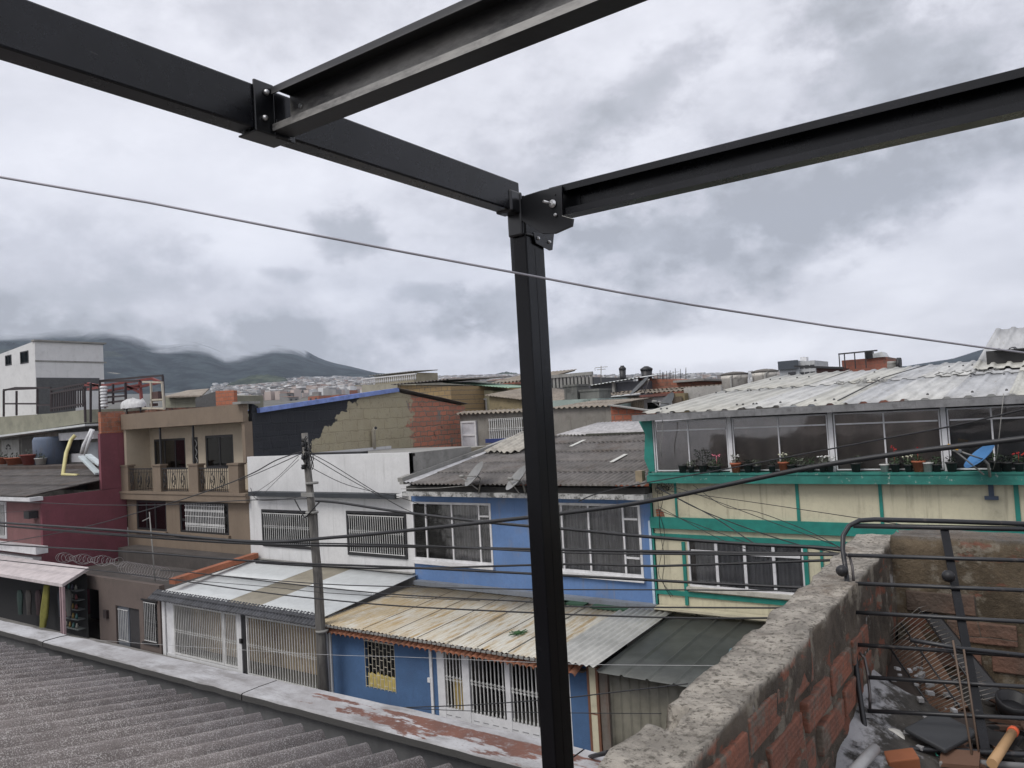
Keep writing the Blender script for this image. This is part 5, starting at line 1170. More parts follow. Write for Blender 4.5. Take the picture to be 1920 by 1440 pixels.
m = MB(); m.corr((a.x-.3, 69.5, a.z+.05), (0, 7, 1.1), (b.x-a.x, 0, 0), .5, .12, 6, 3); m.build('roof', mTileW, T)
T, a, b = block('tan_brick_house', 'tan brick upper storey rising behind the blue roof edge', 'house', 745, 722, 845, 44, 9, brickmat('tan_brick', 'y', (.38,.27,.13), (.3,.21,.11), (.16,.14,.11), .55, .35, .03, dlo=.55), 2, 724)
m = MB(); m.corr((a.x-.3, 43.6, a.z+.05), (0, 8, .3), (b.x-a.x+.5, 0, 0), .35, .05, 6, 1); m.build('roof', mCement, T)
T, a, b = block('roof_terrace_house', 'flat roofed house with a pale balustraded terrace beyond the tan brick storey', 'house', 678, 722, 780, 58, 9, plaster('terrace_pale', (.33,.31,.25), .15), 2, 717)
z0 = a.z
m = MB(); n = 26
for i in range(n): x = a.x+(b.x-a.x)*(i+.5)/n; m.lathe((x, 58.1, z0), ((.05,0),(.09,.2),(.04,.4),(.07,.55)), 6)
m.box(a.x, b.x, 57.98, 58.2, z0+.56, z0+.68); m.build('balustrade', mWhtFrame, T)
m = MB(); q4 = rectY(702,706,776,722,62); m.box(q4[0], q4[1], 62, 66, q4[2]-1, q4[3]); m.build('upper_room', plaster('upper_room_tan', (.3,.27,.2), .2), T)
m = MB(); m.corr((q4[0]-.5, 61.5, q4[3]+.1), (0,4,.2), (q4[1]-q4[0]+1,0,0), .4, .05, 6); m.build('upper_roof', mConc, T)
T, a, b = block('flat_block', 'plain concrete block house on the skyline behind the tan brick storey', 'house', 788, 712, 835, 75, 6, mConc, 2, 713)
T, a, b = block('colonnade_house', 'grey house with a row of pale columns right of the post', 'house', 1030, 708, 1113, 62, 8, flat('shaded_grey_room', (.07,.07,.075)), 2, 707)
m = MB(); n = 12
for i in range(n): x = a.x+(b.x-a.x)*(i+.5)/n; m.box(x-.12, x+.12, 61.8, 61.98, a.z-1.4, a.z-.1)
m.box(a.x, b.x, 61.7, 61.98, a.z-.1, a.z+.2); m.box(a.x, b.x, 61.7, 61.98, a.z-2.6, a.z-1.4); m.build('columns', mConc, T)
T, a, b = block('workshop', 'dark open workshop under a pale sheet roof on the skyline right of the post', 'house', 1104, 722, 1200, 50, 7, flat('slate_wall', (.07,.072,.085)), 2, 714)
m = MB(); v1_, v2_ = atY(1100,724,49.5), atY(1203,707,49.5); m.corr((v1_.x, 49.4, v1_.z), (0, 7, .5), (v2_.x-v1_.x, 0, v2_.z-v1_.z), .3, .03, 6); m.build('roof', mShW, T)
m = MB(); q4 = rectY(1148,716,1154,735,49.8); m.box(q4[0], q4[1], 49.7, 49.95, q4[2], q4[3]); m.build('column', mConc, T)
T, a, b = block('brick_house', 'raw red brick house with starter bars on the skyline', 'house', 1196, 709, 1300, 52, 8, brickmat('raw_brick', 'y', (.36,.14,.09), (.28,.11,.07), (.18,.14,.11), .45, .28, .02, dlo=.5), 2, 714)
m = MB(); r = random.Random(2)
for i in range(16): x = a.x + r.uniform(.3, b.x-a.x-.5); m.tube([(x, 52.3, a.z-.3), (x+.04, 52.3, a.z+r.uniform(.2,.5))], .02, 5)
m.build('starter_bars', mBlkIron, T)
m = MB(); m.box(a.x+3, b.x+1, 51.4, 60, b.z-.05, b.z+.1); m.build('roof', mConc, T)
T, a, b = block('ragged_house', 'low house with ragged brown roof sheets and an old iron fence front', 'house', 1118, 744, 1215, 41, 6, plaster('brown_stained', (.16,.13,.1), .3, dirt=(.06,.05,.04)), 2, 741)
m = MB(); m.corr((a.x, 40.7, a.z+.02), (0, 5, .28), (b.x-a.x+3.5, 0, 0), .28, .04, 6, 3, jag=.5, seed=5, lap=.06); m.build('roof', cementroof('rotten_roof', (.14,.11,.085), (.22,.19,.15), (.3,.28,.25), 10, .5), T)
m = bars(a.x+.3, b.x, a.z-1.6, a.z-.2, 40.9, 26, .02, False); m.build('fence', flat('rusty_fence', (.1,.08,.06)), T)
m = MB(); v = atY(1142,744,40.6); m.tube([(v.x,40.6,v.z-1.6),(v.x,40.6,v.z),(v.x+2,40.6,v.z+.05)], .05, 6); m.build('white_pipe', mWhtFrame, T)
T, a, b = block('small_white_house', 'small white wall with a dark window in front of the ragged house', 'house', 1207, 745, 1254, 37, 3, mWhite, 2, 743)
q4 = rectY(1212,753,1240,768,36.97); win(T, q4[0], q4[1], q4[2], q4[3], 36.9, mWhtFrame, .06, [], [], None, mGlassD)
m = MB(); m.box(a.x-.1, b.x+.1, 36.7, 40, a.z+.0, a.z+.12); m.build('roof', flat('rust_sheet', (.13,.05,.04)), T)
T, a, b = block('mouldy_wall_house', 'concrete wall streaked white and black beside the two round tanks', 'house', 1282, 727, 1352, 38, 5, plaster('white_streaked', (.38,.37,.35), .25, dirt=(.06,.055,.05), damt=.9, dlo=.47), 2, 722)
T, a, b = block('old_grille_front', 'narrow ochre front with rusty vertical grille beside the dish', 'house', 1252, 738, 1283, 37.5, 3, mOch, 2, 737)
m = bars(a.x+.1, b.x-.1, a.z-1.6, a.z-.2, 37.4, 8, .04, False); m.build('grille', flat('rust_grille', (.13,.1,.07)), T)
# two round cement tanks
mTank = plaster('fibre_cement_tank', (.62,.59,.54), .2, dirt=(.05,.045,.04), damt=.7, dlo=.52, dhi=.66, scale=1.1)
for l, t_, r_, b_, y, lab, w_ in ((1342,702,1397,744,33.4,'round fibre cement tank with a big black stain, left of a pair',0), (1400,697,1455,733,33.6,'round fibre cement tank without the dark stain, right of a pair',1)):
    q4 = rectY(l, t_, r_, b_, y); c = Vector(((q4[0]+q4[1])/2, y+.6, q4[2]-.8)); R_ = (q4[1]-q4[0])/2*.93; H_ = q4[3]-c.z
    T = thing('round_tank', lab, 'water tank', c, 'round tanks behind the gallery roof')
    m = MB(); m.lathe(c, ((R_*.86,0),(R_*.97,H_*.86),(R_*1.0,H_*.87),(R_*1.0,H_*.96)), 28); m.build('shell', mTank, T)
    m = MB(); m.lathe(c+Vector((0,0,H_*.965)), ((R_*1.04,0),(R_*1.05,.05),(R_*.6,.12),(.05,.15)), 28); m.build('lid', plaster('dark_lid', (.13,.12,.11), .3), T)
    m = MB(); x = c.x + R_*(.1 if not w_ else .35); m.tube([(x, c.y-R_-.05, c.z), (x, c.y-R_-.06, c.z+H_*.9), (x+.1, c.y-R_+.2, c.z+H_)], .05, 6); m.build('pipe', mConc, T)
# black plastic tanks
for l, t_, r_, b_, y, lab in ((1160,691,1175,709,56,'tall black plastic tank on the pale workshop roof'), (1200,693,1225,706,57,'wide black plastic tank above the raw brick house')):
    q4 = rectY(l, t_, r_, b_, y); c = Vector(((q4[0]+q4[1])/2, y, q4[2]-.2)); R_ = (q4[1]-q4[0])/2*.85; H_ = q4[3]-c.z
    T = thing('plastic_tank', lab, 'water tank', c, 'black plastic tanks on the skyline')
    m = MB(); m.lathe(c, ((R_*.8,0),(R_*.92,H_*.4),(R_*.88,H_*.42),(R_*.97,H_*.85)), 20); m.build('shell', mRubber, T)
    m = MB(); m.lathe(c+Vector((0,0,H_*.855)), ((R_*1.04,0),(R_*1.04,.15),(R_*.5,.3),(.15,.35)), 20); m.build('lid', mRubber, T)
m = MB(); v0, v1_ = atY(1127,722,48), atY(1127,686,48); m.tube([v0, v1_], .03, 6)
for z_, l_ in ((-.1,.5),(-.25,.35)): m.tube([v1_+Vector((-l_,0,z_)), v1_+Vector((l_,0,z_))], .02, 5)
m.tube([v1_+Vector((-.5,0,-.1)), v1_+Vector((-.5,0,-.3))], .015, 5); single('tv_antenna', m, mConc, 'thin TV antenna mast on the skyline right of the post', 'antenna')
# tower, brick terrace house
T, a, b = block('grey_tower', 'small grey and white tower block with a dark band on the skyline', 'building', 1460, 678, 1497, 95, 7, plaster('tower_pale', (.36,.38,.4), .15), 2, 676)
m = MB(); q4 = rectY(1459,678,1497,691,94.9); m.box(q4[0], q4[1], 94.7, 94.98, q4[2], q4[3]); m.build('dark_band', flat('tower_dark', (.05,.06,.075)), T)
m = MB(); q4 = rectY(1497,678,1530,712,95.5); m.box(q4[0], q4[1], 95.5, 102, q4[2], q4[3]); m.build('side_wing', plaster('wing_white', (.45,.46,.47), .1), T)
for i in range(3):
    for j in range(3): m = MB(); x = q4[0] + (q4[1]-q4[0])*(i+.5)/3; z = q4[3]-.6-j*.8; m.box(x-.25, x+.25, 95.42, 95.5, z-.25, z+.1); m.build('window', mWinD, T)
m = MB(); q4 = rectY(1500,670,1512,677,97); m.box(q4[0], q4[1], 97, 98, q4[2]-.3, q4[3]); m.build('roof_box', mWhtFrame, T)
m = MB(); q4 = rectY(1478,698,1492,705,94.9); m.box(q4[0], q4[1], 94.8, 94.97, q4[2], q4[3]); m.build('window', mWinD, T)
T, a, b = block('brick_terrace_house', 'red brick top storey under a thin metal frame on the skyline', 'house', 1578, 676, 1664, 62, 6, brickmat('red_brick_top', 'y', (.33,.12,.08), (.26,.1,.07), (.2,.13,.1), .45, .28, .015, dlo=.55), 2, 669)
m = MB(); c0 = atY(1572,664,61.5); c1 = atY(1645,657,61.5); m.bar(c0, c1, .12, .1); 
for x_, y_ in ((1573,664),(1583,663),(1602,661),(1622,659)): p = atY(x_, y_, 61.5); m.bar(p, p-Vector((0,0,1.2 if x_ > 1575 else 2.4)), .07, .07)
m.build('metal_frame', mBlkIron, T)
m = MB(); q4 = rectY(1622,660,1636,672,61.8); m.box(q4[0], q4[1], 61.8, 62.5, q4[2], q4[3]); m.build('bundle', mRubber, T)
m = MB(); q4 = rectY(1637,661,1660,669,62); m.prism([(q4[0],61.8,q4[2]),(q4[1],61.8,q4[2]),(q4[1]-.2,61.8,q4[3]),(q4[0],61.8,q4[3]-.1)], (0,2,0)); m.build('tilted_sheet', mShW, T)
T, a, b = block('dark_leanto', 'dark reddish lean-to left of the brick terrace storey', 'shed', 1530, 687, 1580, 60, 4, flat('dark_red_boards', (.09,.04,.035)), 2, 690)
m = MB(); v0 = atY(1490,687,59.8); v1_ = atY(1582,690,59.8); m.bar(v0, v1_, .3, .15); m.build('roof', mBlkIron, T)
T, a, b = block('tube_store', 'stack of pale tubes and black drum right of the brick terrace storey', 'pipes', 1664, 684, 1668, 58, .4, mConc, 2, 684)
for k, (y_, e_) in enumerate(((682,1682),(686,1686),(689,1684))):
    m = MB(); m.tube([atY(1664,y_,57.5), atY(e_,y_-1,57.5)], .16, 8); m.build('tube', mConc, T)
m = MB(); m.tube([atY(1682,684,57.3), atY(1689,684,57.3)], .5, 10); m.build('drum', mRubber, T)
# ridge end bits on the gallery roof, dish at its left corner
def dish(lab, c, nrm, R_, mat, arm_to, mount, name='satellite_dish', grp=None):
    c, nrm = Vector(c), Vector(nrm).normalized(); T = thing(name, lab, 'satellite dish', mount, grp)
    m = MB(); m.lathe(c, [(R_*k/6, .16*R_*(k/6)**2*1.6) for k in range(7)], 24, nrm)
    n = len(m.v); prof = [(R_*k/6, .16*R_*(k/6)**2*1.6) for k in range(7)]
    m.f = m.f[:-1]; m.sm = m.sm[:-1]; m.build('reflector', mat, T)
    m = MB(); tip = Vector(arm_to); m.tube([c - nrm*.02, tip], .02, 6); m.tube([c - Vector((0,0,R_*.9)), (c.lerp(tip,.6) - Vector((0,0,R_*.35))), tip], .018, 6); m.build('arm', mConc, T)
    m = MB(); m.tube([tip, tip + (c-tip).normalized()*.16], .045, 8); m.build('receiver', mConc, T)
    m = MB(); m.tube([c - nrm*.03, c - nrm*.15, Vector(mount)], .028, 8); m.build('mount', mConc, T); return T
mDishG = paint('grey_dish', (.2,.2,.195), .5); mDishD = flat('dark_dish', (.08,.085,.09), .6)
ye = D2-.65
for px_, lab in (((880,912,909,872,862,893,898,925), 'grey satellite dish on the blue house eave, the one farther from the post'), ((957,920,990,880,952,897,985,925), 'grey satellite dish on the blue house eave, half hidden by the post')):
    a, b = atY(px_[0], px_[1], ye), atY(px_[2], px_[3], ye); c = (a+b)/2; ax = (b-a).normalized(); view = (c-EYE).normalized()
    nn = ax.cross(view).normalized(); nn = nn if nn.x < 0 else -nn
    nn = (nn*.93 - view*.25).normalized(); tip = atY(px_[4], px_[5], ye-.1); mt = atY(px_[6], px_[7], D2-.5)
    dish(lab, c + Vector((0,0,0)), nn, (b-a).length/2, mDishG, tip, mt, grp='dishes on the blue house')
a = atY(1254,757,22.2); dish('small dark dish at the left corner of the pale gallery roof', a, (-.5,-.6,.55), .36, mDishD, a+Vector((-.35,-.4,.1)), a+Vector((.1,.1,-.35)))
a = atY(1203,727,38); dish('old mesh dish tilted on the ragged brown roof', a, (-.5,-.4,.7), .7, mDishD, a+Vector((.6,-.3,.4)), a+Vector((.3,.2,-.9)))
yb_ = D2-.7; a, b = atY(1815,882,yb_), atY(1870,838,yb_); c = (a+b)/2; ax = (b-a).normalized(); view = (c-EYE).normalized(); nn = ax.cross(view).normalized(); nn = nn if nn.x < 0 else -nn; nn = (nn*.95 - view*.3 ).normalized()
T = dish('blue satellite dish tipped forward on the green ledge at the right', c, nn, (b-a).length/2, paint('blue_dish', (.07,.2,.42), .45), atY(1787,842,yb_-.3), atY(1858,905,D2-.1))
m = MB(); p = atY(1787,838,yb_-.3); m.obox(p, (.1,0,-.03), (0,.04,0), (.01,0,.04)); m.build('feed_cap', flat('amber_plastic', (.6,.33,.04)), T)
m = MB(); p = atY(1858,915,D2-.03); m.box(p.x-.05, p.x+.05, D2-.05, D2-.004, p.z-.25, p.z+.25); m.box(p.x-.13, p.x+.13, D2-.1, D2-.05, p.z-.25, p.z-.17); m.build('wall_bracket', flat('slate_blue', (.05,.07,.11)), T)
m = MB(); p = atY(1202,893,D2-.15); m.box(p.x-.1, p.x+.1, D2-.3, D2-.1, p.z-.16, p.z+.16); single('flood_lamp', m, flat('lamp_tan', (.25,.2,.13)), 'small square lamp fixed beside the green corner pillar', 'lamp')

# ---------------- flower pots on the green ledge
mTerr2 = flat('terracotta_pot', (.33,.1,.05), .8); mPotB = flat('black_pot', (.025,.025,.025), .6); mPotW = flat('white_pot', (.5,.5,.48), .6)
def leafmat(n, c): return flat(n, c, .7)
mLf = leafmat('pot_leaf', (.04,.07,.03)); mLfD = leafmat('dark_leaf', (.015,.022,.014)); mLfG = leafmat('grey_leaf', (.12,.14,.10))
fl = {'pink': flat('pink_petal', (.75,.2,.28)), 'white': flat('white_petal', (.7,.7,.68)), 'red': flat('red_petal', (.45,.03,.025)), 'yellow': flat('cream_petal', (.6,.6,.45))}
POTS = [(1280,'black','none','black pot with bare soil, first on the green ledge from the corner pillar'),(1296,'black','grey','second black pot from the corner pillar with grey stubs'),(1318,'black','bush','black pot with the dark bushy shrub'),(1336,'black','grey','black pot with grey sprigs between the dark shrub and the pink flowers'),(1345,'black','pink','black pot with pink and white blossom'),(1380,'terra','white','wide terracotta bowl with one white bloom below the first thick white post'),
 (1403,'black','dark','black pot right of the wide terracotta bowl'),(1420,'black','grey','black pot with a wispy grey plant left of the red pot'),(1448,'black','dark','broad black pot just left of the red pot'),(1470,'terra','yellow','tall red clay pot with a pale bloom by the thin mullion'),(1484,'black','leaf','black pot with green leaves just right of the red pot'),(1502,'black','grey','black pot with feathery grey green plant'),(1520,'black','leaf','black pot with a reddish green plant before the second post'),
 (1543,'black','white','black pot with a cluster of small white flowers'),(1556,'black','white','black pot with white flowers touching the second thick post'),(1605,'black','grey','black pot with pale sprigs under the sagging cable'),(1659,'white','none','empty white tub under the cable'),(1679,'black','red','black pot with the tall red geranium'),(1704,'black','yellow','black pot with cream flowers'),(1723,'terra','red','orange clay trough with small red flowers'),(1740,'white','none','white plastic pot right of the orange trough'),(1757,'black','leaf','black pot with brownish leaves left of the third post'),(1785,'black','dark','black pot at the foot of the third thick post'),(1868,'black','leaf','black pot with a thin plant right of the blue dish'),(1888,'black','dark','broad black pot near the right edge'),(1912,'black','red','black pot with a dark red plant at the right edge')]
zs_ = atY(1600,884,D2).z
for i, (px_, kd, pl, lab) in enumerate(POTS):
    x = atY(px_, 884, D2-.18).x; r = random.Random(i); s_ = r.uniform(.85, 1.15)*(1.25 if kd == 'terra' else 1); y = D2-.17; z = zs_+.002
    T = thing('flower_pot', lab, 'flower pot', (x, y, z), 'pots along the green ledge')
    m = MB(); hh = .19*s_ if px_ != 1470 else .26; m.lathe((x,y,z), ((.075*s_,0),(.10*s_,hh*.85),(.115*s_,hh*.86),(.115*s_,hh),(.09*s_,hh-.01)), 12)
    m.build('pot', {'black': mPotB, 'terra': mTerr2, 'white': mPotW}[kd], T)
    if pl == 'none': continue
    lm = {'bush': mLfD, 'dark': mLfD, 'grey': mLfG, 'white': mLfG}.get(pl, mLf); m = MB(); R_ = {'bush': .26, 'dark': .1, 'grey': .12, 'white': .16}.get(pl, .13)
    for k in range(120 if pl == 'bush' else 45):
        an = r.uniform(0, 6.28); rr = R_*math.sqrt(r.random()); zz_ = z + hh + R_*1.3*r.random() + (.06 if pl == 'bush' else 0); c = Vector((x+rr*math.cos(an), y+rr*math.sin(an)*.6, zz_)); l_ = .03
        u = Vector((r.uniform(-1,1), r.uniform(-1,1), r.uniform(-.4,1))).normalized()*l_; v = Vector((r.uniform(-1,1), r.uniform(-1,1), r.uniform(-1,1))).normalized()*l_*.6
        m.add([c-u, c+v, c+u, c-v], [(0,1,2,3)])
    m.tube([(x,y,z+hh-.02),(x+.01,y,z+hh+R_)], .008, 5); m.build('foliage', lm, T)
    if pl in fl:
        m = MB(); top = {1679:.42, 1345:.3, 1723:.3}.get(px_, .22)
        for k in range({1679:5}.get(px_, 7)):
            an = k*2.4; rr = .05 if px_ == 1679 else .1; c = Vector((x+rr*math.cos(an), y-.03, z+hh+top*r.uniform(.75,1))) ; m.lathe(c, ((.008,-.012),(.019,0),(.008,.012)), 7, (.2,-1,.4))
        m.tube([(x,y,z+hh),(x,y,z+hh+top*.9)], .006, 5); m.build('blossom', fl[pl], T)

# ---------------- left rooftop clutter
mCG = plaster('greenish_concrete', (.24,.235,.18), .2, dirt=(.1,.1,.08))
# far white building
T = thing('white_block', 'tall white block with two small windows on its sloping left front', 'building', (-60, 27, 0))
xw = -60.0; tp = [atX(65,640,xw), atX(193,646,xw)]; md = atX(196,705,xw)
mWB = plaster('white_block_render', (.62,.62,.62), .06, dirt=(.3,.3,.3), damt=.3)
m = MB(); m.prism([(xw, tp[0].y, 0), (xw, tp[1].y, 0), (xw, tp[1].y, tp[1].z), (xw, tp[0].y, tp[0].z)], (-.3,0,0))
f0 = atY(0,664,tp[0].y); m.prism([(xw-.3, tp[0].y, 0), (xw-.3, tp[0].y, tp[0].z), (f0.x*1.0, tp[0].y, f0.z), (f0.x-4, tp[0].y, f0.z-.8), (f0.x-4, tp[0].y, 0)], (0,.3,0)); m.build('wall', mWB, T)
m = MB(); zc = atX(130,678,xw).z; m.box(xw-.05, xw+.06, tp[0].y, tp[1].y+.2, zc-.05, zc+.05); m.build('string_course', mConc, T)
m = MB(); m.box(xw-.35, xw+.15, tp[0].y-.1, tp[1].y+.2, tp[0].z, tp[0].z+.12); m.build('coping', mConc, T)
for l, t_, r_, b_ in ((38,660,54,680),(10,667,22,684)):
    q4 = rectY(l, t_, r_, b_, tp[0].y); win(T, q4[0], q4[1], q4[2], q4[3], tp[0].y-.03, mBlkIron, .08, [(q4[0]+q4[1])/2], [], None, mGlassD)
rec = [atX(68,708,xw+.01), atX(186,708,xw+.01), atX(186,790,xw+.01), atX(68,790,xw+.01)]
m = MB(); m.box(xw+.01, xw+.05, rec[0].y, rec[1].y, rec[2].z-3, rec[0].z); m.build('dark_recess', flat('dark_grey_wall', (.07,.072,.075)), T)
m = MB(); m.box(xw+.05, xw+.1, atX(140,735,xw).y, atX(186,735,xw).y, rec[2].z-3, atX(160,733,xw).z); m.build('white_lower_wall', mWB, T)
# concrete terrace with railings
yt = 24.0
T = thing('terrace_house', 'greenish concrete terrace slab with dark iron railings and clutter below, far left', 'house', (-48, yt, 0))
A = [atY(-60,786,yt), atY(98,775,yt), atY(160,768,yt), atY(160,793,yt), atY(0,817,yt), atY(-60,826,yt)]
m = MB(); m.prism([(p.x, yt, p.z) for p in A][::-1], (0,4,0)); m.build('terrace_slab', mCG, T)
m = MB(); a, b = atY(-60,824,yt-.8), atY(162,795,yt-.8); m.prism([(a.x, yt-.9, a.z), (b.x, yt-.9, b.z), (b.x, yt-.9, b.z-.12), (a.x, yt-.9, a.z-.12)], (0,1.6,0)); m.build('eave_sheet', mShW, T)
m = MB(); q4 = rectY(-60,815,190,900,yt+.6); m.box(q4[0], q4[1], yt+.6, yt+.8, 0, q4[3]); m.build('back_wall', plaster('patchy_back_wall', (.26,.25,.23), .35, dirt=(.07,.065,.06), damt=.9, dlo=.45), T)
for l, t_, r_, b_, nm, mt in ((4,826,38,868,'door',plaster('pale_door', (.4,.4,.38))),(42,822,70,865,'dark_recess',flat('dk', (.06,.055,.05))),(124,818,152,850,'dark_recess',mBlkIron),(160,830,186,868,'grey_panel',paint('grey_panel',(.3,.32,.34))),(135,848,160,866,'pale_panel',mWhtFrame)):
    q4 = rectY(l, t_, r_, b_, yt+.55); m = MB(); m.box(q4[0], q4[1], yt+.5, yt+.59, q4[2], q4[3]); m.build(nm, mt, T)
m = MB()
for k in range(5):
    an = math.pi*k/4; c = atY(16,841,yt+.48); m.lathe(c+Vector((.3*math.cos(an),-.02,.26*math.sin(an))), ((.07,0),(.07,.02)), 6, (0,-1,0))
m.build('fan_light', mBlkIron, T)
m = MB(); q4 = rectY(122,812,188,822,yt+.2); m.box(q4[0], q4[1], yt-.2, yt+.5, q4[2], q4[3]); m.build('white_beam', mWhtFrame, T)
def bartop(T, pts, y, w_, mt, nm):
    m = MB()
    for a, b in pts: m.bar(atY(*a, y), atY(*b, y), w_, w_)
    return m.build(nm, mt, T)
mRedF = flat('red_oxide', (.2,.045,.04)); mDkF = flat('dark_frame', (.03,.02,.022))
bartop(T, [((7,732),(7,781)),((31,733),(31,779)),((70,730),(70,776)),((7,731),(70,728)),((7,757),(70,757)),((7,732),(30,727)),((30,727),(95,727)),((96,731),(96,772)),((158,720),(160,792)),((96,731),(160,719)),((96,738),(160,727)),((96,766),(160,757)),((70,760),(96,759))], yt, .11, mDkF, 'railing')
m = MB()
for k in range(14):
    x = 98+k*4.4; m.bar(atY(x, 738-k*.75, yt), atY(x, 772-k*.7, yt), .07)
for k in range(9):
    x = 122+k*4.2; p = atY(x, 729-k*.7, yt-.02); m.tube([p+Vector((.13*math.cos(j*.9),0,.13*math.sin(j*.9))) for j in range(6)], .03, 4)
m.build('railing_bars', mDkF, T)
# red frame terrace
yr = 23.0
T = thing('red_frame_shelter', 'open shelter frame of red and dark steel on a brick roof edge', 'shelter', (-44, yr, 8.5))
m = MB(); q = [atY(190,771,yr), atY(310,765,yr), atY(310,775,yr), atY(190,812,yr)]; m.box(q[0].x, q[1].x, yr, yr+5, 3, q[0].z-.15); m.build('brick_base', brickmat('shelter_brick', 'y', (.3,.12,.07), (.2,.09,.06), dirt=(.05,.04,.035), damt=.9, dlo=.42), T)
bartop(T, [((187,715),(187,775)),((170,718),(170,792)),((187,715),(262,714)),((197,733),(197,766)),((235,717),(236,752)),((212,720),(212,758)),((305,705),(308,766)),((187,714),(305,704)),((197,745),(236,742)),((199,755),(236,751)),((197,737),(236,733))], yr, .1, mDkF, 'dark_frame')
bartop(T, [((160,722),(200,722)),((165,730),(195,725)),((200,722),(285,710)),((240,730),(300,717)),((262,716),(267,765)),((236,722),(262,735)),((285,710),(300,716)),((200,733),(262,722)),((165,719),(187,724))], yr+.5, .13, mRedF, 'red_frame')
bartop(T, [((268,716),(305,717)),((283,718),(285,765)),((304,718),(308,768)),((268,765),(308,766)),((284,750),(306,749))], yr-.3, .09, paint('cream_tube', (.42,.38,.3)), 'cream_frame')
m = MB(); p0, p1 = atY(194,724,yr-.2), atY(196,764,yr-.2)
m.tube([p0, p1], .17, 10)
for k in range(7): c = p0.lerp(p1, (k+.5)/7); m.lathe(c-Vector((0,0,.06)), ((.2,0),(.2,.12)), 10)
single('white_duct', m, mWhtFrame, 'white ribbed pipe standing in the red steel shelter', 'pipe')
p = atY(250,757,yr-.1); T = thing('covered_bundle', 'white sheet draped over a table on the red steel shelter roof', 'covered table', p)
m = MB(); n = 18
for i in range(7):
    for j in range(n):
        an = 2*math.pi*j/n; rr = (1.0, .98, .9, .75, .5, .25, .02)[i]; m.v.append(tuple(p + Vector((rr*1.0*math.cos(an), rr*.5*math.sin(an), -.25 + (0,.2,.32,.40,.46,.5,.52)[i] + .2*mnoise.noise(Vector((an*1.5, i, 3)))))))
m.f = [(i*n+j, i*n+(j+1)%n, (i+1)*n+(j+1)%n, (i+1)*n+j) for i in range(6) for j in range(n)]; m.sm = [True]*len(m.f); m.build('sheet', flat('white_cloth', (.5,.5,.5)), T)
m = MB()
for dx in (-.7, .7): m.bar(p+Vector((dx,0,-.2)), p+Vector((dx,0,-.8)), .06)
m.build('table_legs', mDkF, T)
p = atY(293,745,yr-.2); m = MB(); m.box(p.x-.35, p.x+.35, yr-.3, yr, p.z-.2, p.z+.3); m.box(p.x-.5, p.x-.2, yr-.3, yr, p.z-.45, p.z-.3); single('hanging_bag', m, flat('brown_cloth', (.07,.035,.03)), 'dark brown bags hung on the cream tubes of the shelter', 'bag')
# house behind the loggia
T, a, b = block('rear_green_house', 'greenish grey wall and lean-to roof behind the loggia house', 'house', 306, 742, 378, 31, 5, mCG, 2, 743)
m = MB(); v = [atY(306,746,30.5), atY(352,734,33), atY(392,731,33), atY(378,744,30.5)]; m.prism(v, (0,0,.1)); m.build('roof', mTileW, T)
T, a, b = block('rear_dark_house', 'dark slanted wall between the greenish wall and the brick stub', 'house', 366, 746, 407, 30.5, .3, flat('dark_slant', (.075,.075,.075)), 2, 733)
T, a, b = block('rear_brick_stub', 'small orange brick cube rising behind the loggia roof slab', 'wall', 404, 733, 438, 30, .25, brickmat('cube_brick', 'y', (.45,.16,.09), (.38,.13,.07), (.2,.15,.12), .4, .25, .02, dlo=.62), 2, 732)
# lower left roof junk
ya = 20.5
m = MB(); m.tube([atY(147,892,ya-.6), atY(118,890,ya-.6), atY(124,850,ya), atY(133,825,ya+.5), atY(141,816,ya+.7)], .1, 8); single('yellow_pipe', m, paint('yellow_pvc', (.5,.45,.2)), 'bent yellow plastic pipe on the dark corrugated roof', 'pipe')
for k, (a, b) in enumerate((((152,856),(184,888)),((165,853),(190,872)))):
    m = MB(); m.bar(atY(*a, ya), atY(*b, ya-1), .28, .1); single('white_gutter', m, paint('pale_gutter', (.5,.56,.58)), ('long pale gutter piece lying loose by the maroon wall', 'shorter pale gutter piece tucked behind the long one')[k], 'gutter')
m = MB(); m.tube([atY(153,850,ya+.3), atY(157,835,ya+.3), atY(166,818,ya+.4), atY(172,805,ya+.5)], .1, 8); m.tube([atY(160,850,ya+.3), atY(166,830,ya+.3), atY(175,806,ya+.4)], .08, 8); single('pvc_pipes', m, mWhtFrame, 'jumble of white pipe elbows above the pale gutters', 'pipe')
p0 = rectY(75,820,121,872,yt-.2); c = Vector(((p0[0]+p0[1])/2, yt-.3, p0[2]-.3)); m = MB(); m.lathe(c, ((.95,0),(1.0,p0[3]-c.z-.2),(.9,p0[3]-c.z)), 22); single('blue_tank', m, plaster('slate_blue_tank', (.12,.15,.21), .15), 'large slate blue barrel under the concrete terrace', 'tank')
